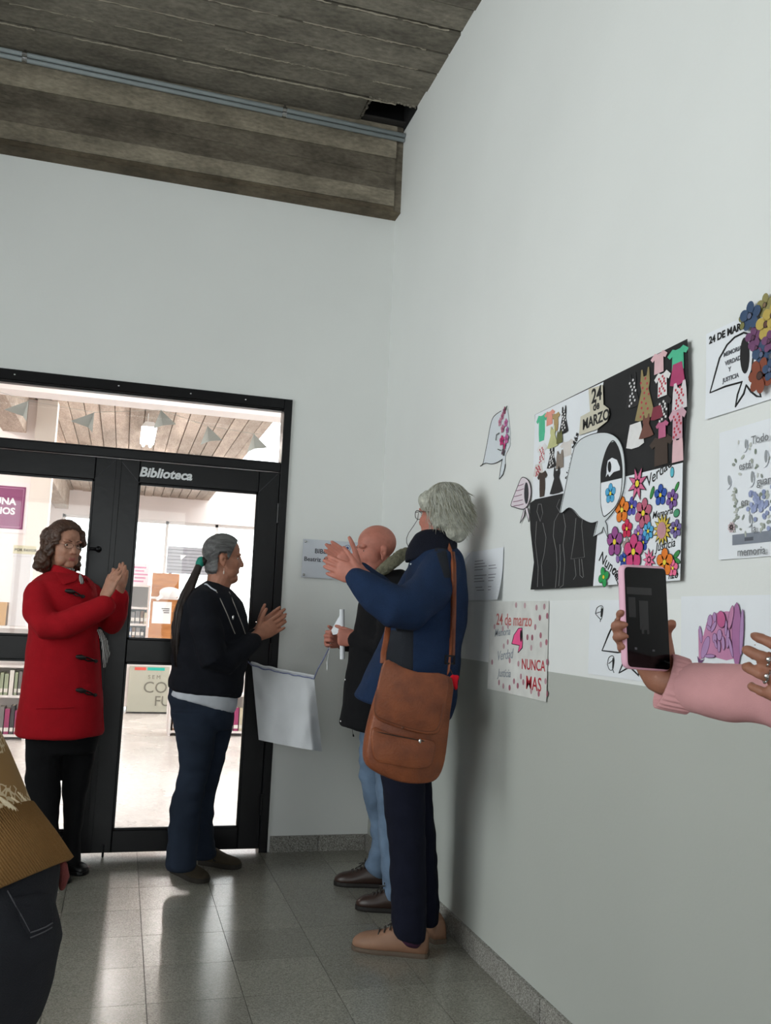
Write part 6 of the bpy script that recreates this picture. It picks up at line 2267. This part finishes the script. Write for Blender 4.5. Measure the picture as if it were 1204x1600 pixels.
# ------------------------------------------------------------------ the unveiled white cloth on its cord
ct = tag(empty('veil_cloth', PY(445, 1170, -0.5)), 'plain white unveiling cloth hanging by a blue cord between two people', 'cloth')
b = MB()
nu_, nv_ = 36, 30
vs = []
for j in range(nv_ + 1):
    v = j / nv_
    for i in range(nu_ + 1):
        u = i / nu_
        xt, yt = 393 + 97 * u, 1036 + 21 * u ** 0.8 - 1.5 * math.sin(u * 25) * (1 - u) * 0.6
        xb, yb = 404 + 99 * u, 1156 + 10 * math.sin(u * 1.2) + 9 * u + (3 if u > 0.9 else 0) * 0
        x = xt + (xb - xt) * v
        y = yt + (yb - yt) * v
        Y = -0.41 - 0.17 * u + 0.010 * math.sin(u * 13 + v * 1.5) * (0.25 + v) + 0.012 * noise.noise(V((u * 6, v * 4, 2))) + (0.06 * (u - 0.86) / 0.14 * v if u > 0.86 else 0)
        vs.append(PY(x, y, Y))
fs = [(j * (nu_ + 1) + i, j * (nu_ + 1) + i + 1, (j + 1) * (nu_ + 1) + i + 1, (j + 1) * (nu_ + 1) + i) for j in range(nv_) for i in range(nu_)]
b.add(vs, fs)
b.add([p + V((0, 0.0012, 0)) for p in vs], [tuple(reversed(f)) for f in fs])
WCL = cloth('white_cotton', (214, 216, 220), var=0.02, bump=0.15, bscale=200)
obj('fabric', b, WCL, ct, smooth=True)
b = MB()
top = [vs[i] + V((0, -0.004, -0.010 - 0.0012 * math.sin(i * 1.1))) for i in range(nu_ + 1)]
b.tube([PY(379, 1026, -0.4), PY(385, 1032, -0.405)] + top + [PY(496, 1046, -0.6), PY(505, 1030, -0.66), PY(514, 1012, -0.71), PY(519, 995, -0.735), PY(521, 982, -0.735)], 0.0032, n=7)
CORD = mat('blue_white_cord', srgb(120, 126, 160), 0.8, var=0.4, vscale=180)
obj('cord', b, CORD, ct, smooth=True)
b = MB()
b.tube([PY(516, 1005, -0.73), PY(513, 1022, -0.735), PY(511, 1034, -0.735)], 0.0012, n=6)
b.tube([PY(511, 1034, -0.735), PY(511, 1046, -0.735)], 0.003, n=8)
obj('loose_cord_end', b, LETTER, ct)
b = MB()
b.tube([p + V((0, 0, 0.002)) for p in vs[:nu_ + 1]], 0.006, n=8)
obj('rolled_hem', b, WCL, ct, smooth=True)

# ------------------------------------------------------------------ person with the phone, standing right of the frame
r5 = person_root((-0.42, -4.22, 0), 'person in pink knit sweater with rings reaching in to hold up a phone')
f5 = V((-0.7, 0.7, 0)).normalized()
R5 = V((0.7, 0.7, 0)).normalized()
c5 = V((-0.42, -4.22, 0))
m5_ = headM(c5 + V((0, 0, 1.52)) + f5 * 0.03, f5 + V((0, 0, -0.1)), 0.93)
mb = MB()
add_head(mb, m5_)
wrR = PD(1032, 1064, 1.41)
elR = PD(1300, 1100, 1.17)
wrL = PD(1322, 1092, 1.12)
elL = c5 - R5 * 0.2 + V((0, 0, 1.06)) + f5 * 0.02
J = dict(pel=c5 + V((0, 0, 0.93)), ch=c5 + V((0, 0, 1.2)), nk=c5 + V((0, 0, 1.38)), hd=m5_ @ V((0, -0.02, -0.05)),
         shR=c5 + R5 * 0.16 + V((0, 0, 1.33)), elR=elR, wrR=wrR, shL=c5 - R5 * 0.16 + V((0, 0, 1.33)), elL=elL, wrL=wrL,
         hipR=c5 + R5 * 0.085 + V((0, 0, 0.88)), knR=c5 + R5 * 0.09 + V((0, 0, 0.48)), anR=c5 + R5 * 0.1 + V((0, 0, 0.08)), hipL=c5 - R5 * 0.085 + V((0, 0, 0.88)), knL=c5 - R5 * 0.09 + V((0, 0, 0.48)), anL=c5 - R5 * 0.1 + V((0, 0, 0.08)))
limbs(mb, J, f5)
# right hand round the phone
pm_ = PD(1008, 985, 1.425)
mb.tube([wrR, wrR.lerp(pm_, 0.4), wrR.lerp(pm_, 0.8), pm_], [(0.026, 0.019), (0.034, 0.018), (0.038, 0.016), (0.034, 0.012)], n=16, up=-FW)
for pts in (((1012, 970, 1.42), (988, 966, 1.395), (972, 964, 1.362), (968, 960, 1.342), (971, 957, 1.333)),
            ((1006, 986, 1.42), (978, 984, 1.395), (961, 981, 1.362), (960, 978, 1.338), (968, 976, 1.325), (976, 976, 1.322)),
            ((1004, 1002, 1.42), (982, 1000, 1.395), (965, 998, 1.364), (963, 996, 1.34), (970, 994, 1.327), (977, 994, 1.324)),
            ((1006, 1019, 1.42), (988, 1018, 1.395), (972, 1015, 1.366), (970, 1012, 1.345), (975, 1010, 1.335))):
    k = len(pts)
    mb.tube([PD(*p) for p in pts], [0.0085] + [0.0071] * (k - 2) + [0.0058], n=10)
mb.tube([PD(1018, 1046, 1.44), PD(1024, 1012, 1.445), PD(1035, 988, 1.435), PD(1049, 975, 1.412)], [0.017, 0.012, 0.0095, 0.0085], n=12)
# left hand with rings
tips = hand(mb, wrL, PD(1200, 1044, 1.11) - wrL, FW + RT * 0.1, True, 1.0, 0.84, fingers=[(0.45, 0.7, 0.5), (0.3, 0.95, 0.7), (0.25, 1.0, 0.7), (0.35, 0.95, 0.7)], spread=0.0, thumb=0.9, thumb_in=0.8, elbow=elL)
body_part(r5, mb, m5_, SKIN_D)
for i in (1, 2):
    a, c = tips[i][2], tips[i][3]
    d = (c - a).normalized()
    cc = a.lerp(c, 0.45)
    u_ = d.orthogonal().normalized()
    w_ = d.cross(u_)
    b = MB()
    b.tube([cc + (u_ * math.cos(t) + w_ * math.sin(t)) * 0.0088 for t in [k * 6.2832 / 18 for k in range(19)]], 0.0014, n=8, round_ends=False)
    ro = obj('ring', b, STEEL, r5, smooth=True)
    b = MB()
    b.ell(cc + (CAM - cc).normalized() * 0.0095, (0.0035, 0.0035, 0.0035), nu=8, nv=6)
    obj('ring_stone', b, STEEL, ro)
PINK = cloth('pink_knit', (198, 146, 148), var=0.06, vscale=20, bump=0.15, bscale=500)
mb = MB()
mb.tube([c5 + V((0, 0, 0.84)), c5 + V((0, 0, 1.0)), c5 + V((0, 0, 1.2)), c5 + V((0, 0, 1.33)), c5 + V((0, 0, 1.39))], [(0.19, 0.13), (0.18, 0.125), (0.185, 0.125), (0.15, 0.09), (0.07, 0.065)], n=26, up=f5)
mb.tube([J['shR'] - R5 * 0.03, J['shR'].lerp(elR, 0.5), elR, PD(1245, 1096, 1.21), PD(1195, 1089, 1.25), PD(1145, 1084, 1.295), PD(1100, 1077, 1.34), PD(1078, 1073, 1.362)], [.075, .066, .054, .046, .042, .041, .040, .038], n=20)
mb.tube([J['shL'] + R5 * 0.03, J['shL'].lerp(elL, 0.5), elL, elL.lerp(wrL, 0.5), wrL.lerp(elL, 0.08)], [.072, .062, .054, .046, .04], n=20)
me = remesh(mb, 0.006, 6, 0.5, fn=folds(0.006, 14, 14, 31.0, 0.001))
sw5 = obj('sweater', me, PINK, r5)
# ribbed cuff: ridged ring, open towards the hand
cb = MB()
A, B = PD(1074, 1073, 1.368), PD(1036, 1064, 1.40)
d = (B - A).normalized()
dn = (d * 0.85 - FW * 0.55).normalized()
u_ = (UP - dn * UP.dot(dn)).normalized()
w_ = dn.cross(u_)
rings = []
n = 120
for t, rad in ((-0.1, 0.036), (0, 0.041), (0.35, 0.0425), (0.75, 0.0435), (1.0, 0.0435), (1.02, 0.041), (0.7, 0.038), (0.1, 0.034)):
    skew = (A - B).length * 0.55
    ring = []
    for k in range(n):
        a = 2 * math.pi * k / n
        q = rad + 0.0011 * math.cos(a * 26)
        ring.append(A.lerp(B, t) + (u_ * math.sin(a) + w_ * math.cos(a)) * q - d * (math.sin(a) * 0.012 * t))
    rings.append(ring)
cb.loft(rings, cap=False)
obj('ribbed_cuff', cb, PINK, sw5, smooth=True)
mb = MB()
for s, q in (('R', 1), ('L', -1)):
    mb.tube([J['hip' + s] + V((0, 0, 0.06)), J['hip' + s], J['kn' + s], J['an' + s]], [.1, .098, .075, .065], n=18)
mb.tube([c5 + V((0, 0, 0.8)), c5 + V((0, 0, 0.95))], [(0.17, 0.12), (0.165, 0.115)], n=20, up=f5)
obj('jeans', remesh(mb, 0.01, 5), DENIM, r5)
for q in (1, -1):
    hp = c5 + R5 * 0.1 * q - f5 * 0.07
    shoe(r5, hp, hp + f5 * 0.25, 0.09, mat('white_sneaker', srgb(214, 212, 208), 0.6), mat('white_rubber', srgb(224, 222, 218), 0.6), 'laces')
hv = hair_cap(m5_, [((0, -0.025, 0.045), (0.085, 0.098, 0.085)), ((0, -0.07, -0.06), (0.08, 0.05, 0.11)), ((0.07, -0.03, -0.06), (0.025, 0.04, 0.09)), ((-0.07, -0.03, -0.06), (0.025, 0.04, 0.09))])
obj('hair', remesh(hv, 0.006, 4), HDARK, r5)

# ---- phone
ph = tag(empty('phone', PD(1010, 1048, 1.36)), 'smartphone with dark screen in a pink case held up', 'phone')
TL, TR, BR, BL = PD(973, 882, 1.33), PD(1040, 885, 1.385), PD(1047.5, 1050, 1.385), PD(979, 1045.5, 1.33)


def rquad(a, b_, c, d, ra, n=5):
    """rounded quad outline"""
    out = []
    P4 = [a, b_, c, d]
    for i in range(4):
        p, pv, nx = P4[i], P4[i - 1], P4[(i + 1) % 4]
        e0 = p + (pv - p).normalized() * ra
        e1 = p + (nx - p).normalized() * ra
        for k in range(n + 1):
            t = k / n
            out.append(e0 * (1 - t) ** 2 + p * 2 * t * (1 - t) + e1 * t * t)
    return out


nrm = (TR - TL).cross(BL - TL).normalized()
if nrm.dot(CAM - TL) < 0:
    nrm = -nrm
cs = rquad(TL, TR, BR, BL, 0.011)
b = MB()
b.pillow([p - nrm * 0.0115 for p in cs], nrm * 0.0115, inset=0.03)
obj('case', b, mat('pink_case', srgb(222, 172, 192), 0.45), ph, smooth=True)
cc = (TL + TR + BR + BL) / 4
ins = [p + (cc - p).normalized() * 0.0042 for p in (TL, TR, BR, BL)]
b = MB()
b.prism([p + nrm * 0.0001 for p in rquad(*ins, 0.008)], nrm * 0.0008)
sco = obj('screen', b, mat('screen_black', srgb(4, 4, 6), 0.1, spec=0.2), ph)


def scr(u, v):
    return ins[0].lerp(ins[1], u).lerp(ins[3].lerp(ins[2], u), v) + nrm * 0.0012


def patch(name, us, m):
    b = MB()
    for (u0, v0, u1, v1) in us:
        b.add([scr(u0, v0), scr(u1, v0), scr(u1, v1), scr(u0, v1)], [(0, 1, 2, 3)])
    return obj(name, b, m, sco)


patch('screen_picture', [(0.02, 0.2, 0.62, 0.27), (0.3, 0.33, 0.52, 0.62), (0.05, 0.3, 0.22, 0.5)], mat('screen_dim', srgb(9, 9, 11), 0.15, emis=srgb(60, 60, 66), emis_s=0.02))
patch('screen_picture', [(0.34, 0.36, 0.4, 0.66), (0.47, 0.4, 0.52, 0.66), (0.36, 0.23, 0.46, 0.25)], mat('screen_mid', srgb(14, 14, 16), 0.15, emis=srgb(110, 110, 116), emis_s=0.025))
patch('screen_buttons', [(0.16, 0.8, 0.22, 0.825), (0.58, 0.81, 0.64, 0.83)], mat('screen_lit', srgb(30, 30, 34), 0.15, emis=srgb(150, 150, 160), emis_s=0.08))

# ------------------------------------------------------------------ person in tan sweater, near left edge
DT = 1.36
r6 = person_root((-1.56, -3.42, 0), 'person in tan embroidered sweater and dark jeans leaning at the left edge')
ax6 = [PD(x, y, DT) for x, y in ((2, 1388), (-54, 1312), (-100, 1215), (-165, 1085), (-222, 965), (-250, 905))]
back6 = (PD(108, 1345, DT) - PD(0, 1392, DT)).normalized()
f6 = -back6
fh6 = V((-0.96, 0.28, -0.15)).normalized()
m6_ = headM(PD(-300, 800, DT), fh6, 0.95)
lat6 = ray(40, 1400).normalized()
base6 = V((-1.56, -3.42, 0))
mb = MB()
add_head(mb, m6_)
pel6 = PD(-8, 1420, DT)
J = dict(pel=pel6, ch=ax6[3], nk=ax6[5], hd=m6_ @ V((0, -0.02, -0.05)),
         shR=ax6[4] - lat6 * 0.15, elR=PD(-330, 1150, DT - 0.2), wrR=PD(-430, 1010, DT - 0.12), shL=ax6[4] + lat6 * 0.15, elL=PD(-330, 1150, DT + 0.2), wrL=PD(-430, 1010, DT + 0.12),
         hipR=PD(-10, 1440, DT - 0.08), knR=PD(-60, 1780, DT - 0.09), anR=V((-1.60, -3.50, 0.09)), hipL=PD(-10, 1440, DT + 0.08), knL=PD(-60, 1780, DT + 0.09), anL=V((-1.66, -3.30, 0.09)))
limbs(mb, J, fh6, 0.6)
hand(mb, J['wrR'], V((-0.6, 0.1, 0.6)), (0, 1, 0), False, 1.0, elbow=J['elR'])
hand(mb, J['wrL'], V((-0.6, 0.1, 0.6)), (0, -1, 0), True, 1.0, elbow=J['elL'])
body_part(r6, mb, m6_, SKIN_A, vox=0.005)
# embroidered knit
TANK_M = bpy.data.materials.new('tan_embroidered_knit')
TANK_M.use_nodes = True
nt = TANK_M.node_tree
pb = nt.nodes['Principled BSDF']
pb.inputs['Roughness'].default_value = 0.95
pb.inputs['Specular IOR Level'].default_value = 0.2
gm = nt.nodes.new('ShaderNodeNewGeometry')
nz = nt.nodes.new('ShaderNodeTexNoise')
nz.inputs['Scale'].default_value = 14
nt.links.new(gm.outputs['Position'], nz.inputs['Vector'])
mxv = nt.nodes.new('ShaderNodeMix')
mxv.data_type = 'VECTOR'
mxv.inputs[0].default_value = 0.06
nt.links.new(gm.outputs['Position'], mxv.inputs[4])
nt.links.new(nz.outputs['Color'], mxv.inputs[5])
vo = nt.nodes.new('ShaderNodeTexVoronoi')
vo.feature = 'DISTANCE_TO_EDGE'
vo.inputs['Scale'].default_value = 75
nt.links.new(mxv.outputs[1], vo.inputs['Vector'])
lt = nt.nodes.new('ShaderNodeMath')
lt.operation = 'LESS_THAN'
lt.inputs[1].default_value = 0.09
nt.links.new(vo.outputs['Distance'], lt.inputs[0])
big_n = nt.nodes.new('ShaderNodeTexNoise')
big_n.inputs['Scale'].default_value = 9
nt.links.new(gm.outputs['Position'], big_n.inputs['Vector'])
gt = nt.nodes.new('ShaderNodeMath')
gt.operation = 'GREATER_THAN'
gt.inputs[1].default_value = 0.44
nt.links.new(big_n.outputs['Fac'], gt.inputs[0])
ml = nt.nodes.new('ShaderNodeMath')
ml.operation = 'MULTIPLY'
nt.links.new(lt.outputs[0], ml.inputs[0])
nt.links.new(gt.outputs[0], ml.inputs[1])
mc = nt.nodes.new('ShaderNodeMix')
mc.data_type = 'RGBA'
mc.inputs[6].default_value = srgb(134, 104, 66)
mc.inputs[7].default_value = srgb(190, 172, 142)
nt.links.new(ml.outputs[0], mc.inputs[0])
nt.links.new(mc.outputs[2], pb.inputs['Base Color'])
TANP = cloth('tan_knit', (134, 100, 60), var=0.06, bump=0.3, bscale=400)
mb = MB()
def oring(c, ra, rb_, n=40, bk=back6, lt_=lat6):
    return [c + bk * (rb_ * math.cos(2 * math.pi * k / n)) + lt_ * (ra * math.sin(2 * math.pi * k / n)) for k in range(n)]


mb.loft([oring(ax6[0].lerp(ax6[1], 0.75), 0.16, 0.112), oring(ax6[1], 0.165, 0.117)] + [oring(c, a_, b_) for c, a_, b_ in zip(ax6[2:], (0.168, 0.18, 0.16, 0.075), (0.12, 0.12, 0.1, 0.065))])
for s in 'RL':
    mb.tube([J['sh' + s], J['sh' + s].lerp(J['el' + s], 0.5), J['el' + s], J['el' + s].lerp(J['wr' + s], 0.9)], [.07, .062, .054, .042], n=18)
me = remesh(mb, 0.007, 6, 0.5, fn=folds(0.003, 9, 9, 41))
sw6 = obj('sweater', me, TANK_M, r6)
rb = MB()
rings = []
n = 960
cA, cB, cC = ax6[0], ax6[0].lerp(ax6[1], 0.5), ax6[1] + (ax6[1] - ax6[0]) * 0.12
for c, ra, rb_ in ((cC, 0.150, 0.104), (cC, 0.166, 0.1195), (cB, 0.169, 0.1205), (cA, 0.168, 0.1185), (cA - (cB - cA) * 0.05, 0.160, 0.112), (cA, 0.15, 0.10)):
    ring = []
    bk, lt_ = back6, lat6
    for k in range(n):
        a = 2 * math.pi * k / n
        q = 1.0 + 0.008 * math.cos(a * 180)
        ring.append(c + bk * (rb_ * q * math.cos(a)) + lt_ * (ra * q * math.sin(a)))
    rings.append(ring)
rb.loft(rings, cap=False)
obj('ribbed_hem', rb, TANP, sw6, smooth=True)
for pts, wd_ in ((((0, 1247), (12, 1258), (22, 1266), (31, 1272)), 0.0042), (((18, 1246), (32, 1257), (48, 1268)), 0.002), (((28, 1238), (40, 1252), (52, 1268)), 0.002)):
    b = MB()
    S6 = Surf(me)
    b.tube([S6.on(x, y, 0.001) for x, y in pts], [wd_ * 0.5] + [wd_] * (len(pts) - 2) + [wd_ * 0.7], n=8)
    obj('embroidered_stem', b, cloth('cream_thread', (222, 206, 176)), sw6, smooth=True)
JB = cloth('black_denim', (32, 33, 38), var=0.2, vscale=10, bump=0.3, bscale=400)
mb = MB()
mb.loft([oring(PD(2, 1382, DT), 0.14, 0.096), oring(PD(0, 1400, DT), 0.15, 0.100), oring(PD(-4, 1430, DT), 0.152, 0.101), oring(PD(-9, 1462, DT), 0.15, 0.099), oring(PD(-16, 1500, DT), 0.135, 0.095)])
for s, q in (('R', -1), ('L', 1)):
    o_ = lat6 * 0.08 * q
    mb.tube([PD(-10, 1450, DT) + o_, PD(-20, 1505, DT) + o_, PD(-32, 1550, DT) + o_, PD(-50, 1600, DT) + o_, PD(-70, 1720, DT) + o_, J['kn' + s].lerp(J['an' + s], 0.3), J['an' + s]], [(.085, .1), (.086, .099), (.084, .096), (.08, .09), (.075, .08), .07, .062], n=24, up=back6)
me = remesh(mb, 0.007, 6, 0.5, fn=folds(0.003, 10, 14, 17))
je = obj('jeans', me, JB, r6)
S7 = Surf(me)
b = MB()
out, d = S7.patch(((20, 1402), (55, 1396), (82, 1396), (82, 1438), (79, 1450), (66, 1460), (48, 1468), (32, 1440)), 0.001, 0.004, 4)
b.pillow(out, d, inset=0.03)
po = obj('back_pocket', b, JB, je, smooth=True)
b = MB()
b.tube([S7.on(x, y, 0.006) for x, y in ((48, 1457), (60, 1453), (72, 1448), (82, 1442))], 0.001, n=5)
b.tube([S7.on(x, y, 0.006) for x, y in ((48, 1465), (60, 1460), (71, 1455), (81, 1449))], 0.001, n=5)
b.tube([S7.on(x, y, 0.004) for x, y in ((12, 1392), (22, 1410), (34, 1432), (46, 1455))], 0.001, n=5)
obj('pocket_stitching', b, mat('grey_thread', srgb(74, 74, 80), 0.8), po)
b = MB()
b.tube([PD(98, 1352, DT), PD(100, 1370, DT), PD(97, 1386, DT)], [(0.007, 0.009), (0.008, 0.01), (0.005, 0.006)], n=12)
obj('shirt_tail', b, cloth('maroon_cotton', (104, 52, 50)), r6, smooth=True)
for s in 'RL':
    a = J['an' + s].copy()
    a.z = 0
    shoe(r6, a - fh6 * 0.07, a + fh6 * 0.19, 0.092, BLKL, BLKL, 'plain')
hv = hair_cap(m6_, [((0, -0.025, 0.045), (0.085, 0.098, 0.085)), ((0, -0.07, -0.06), (0.08, 0.05, 0.11))])
obj('hair', remesh(hv, 0.006, 4), HDARK, r6)
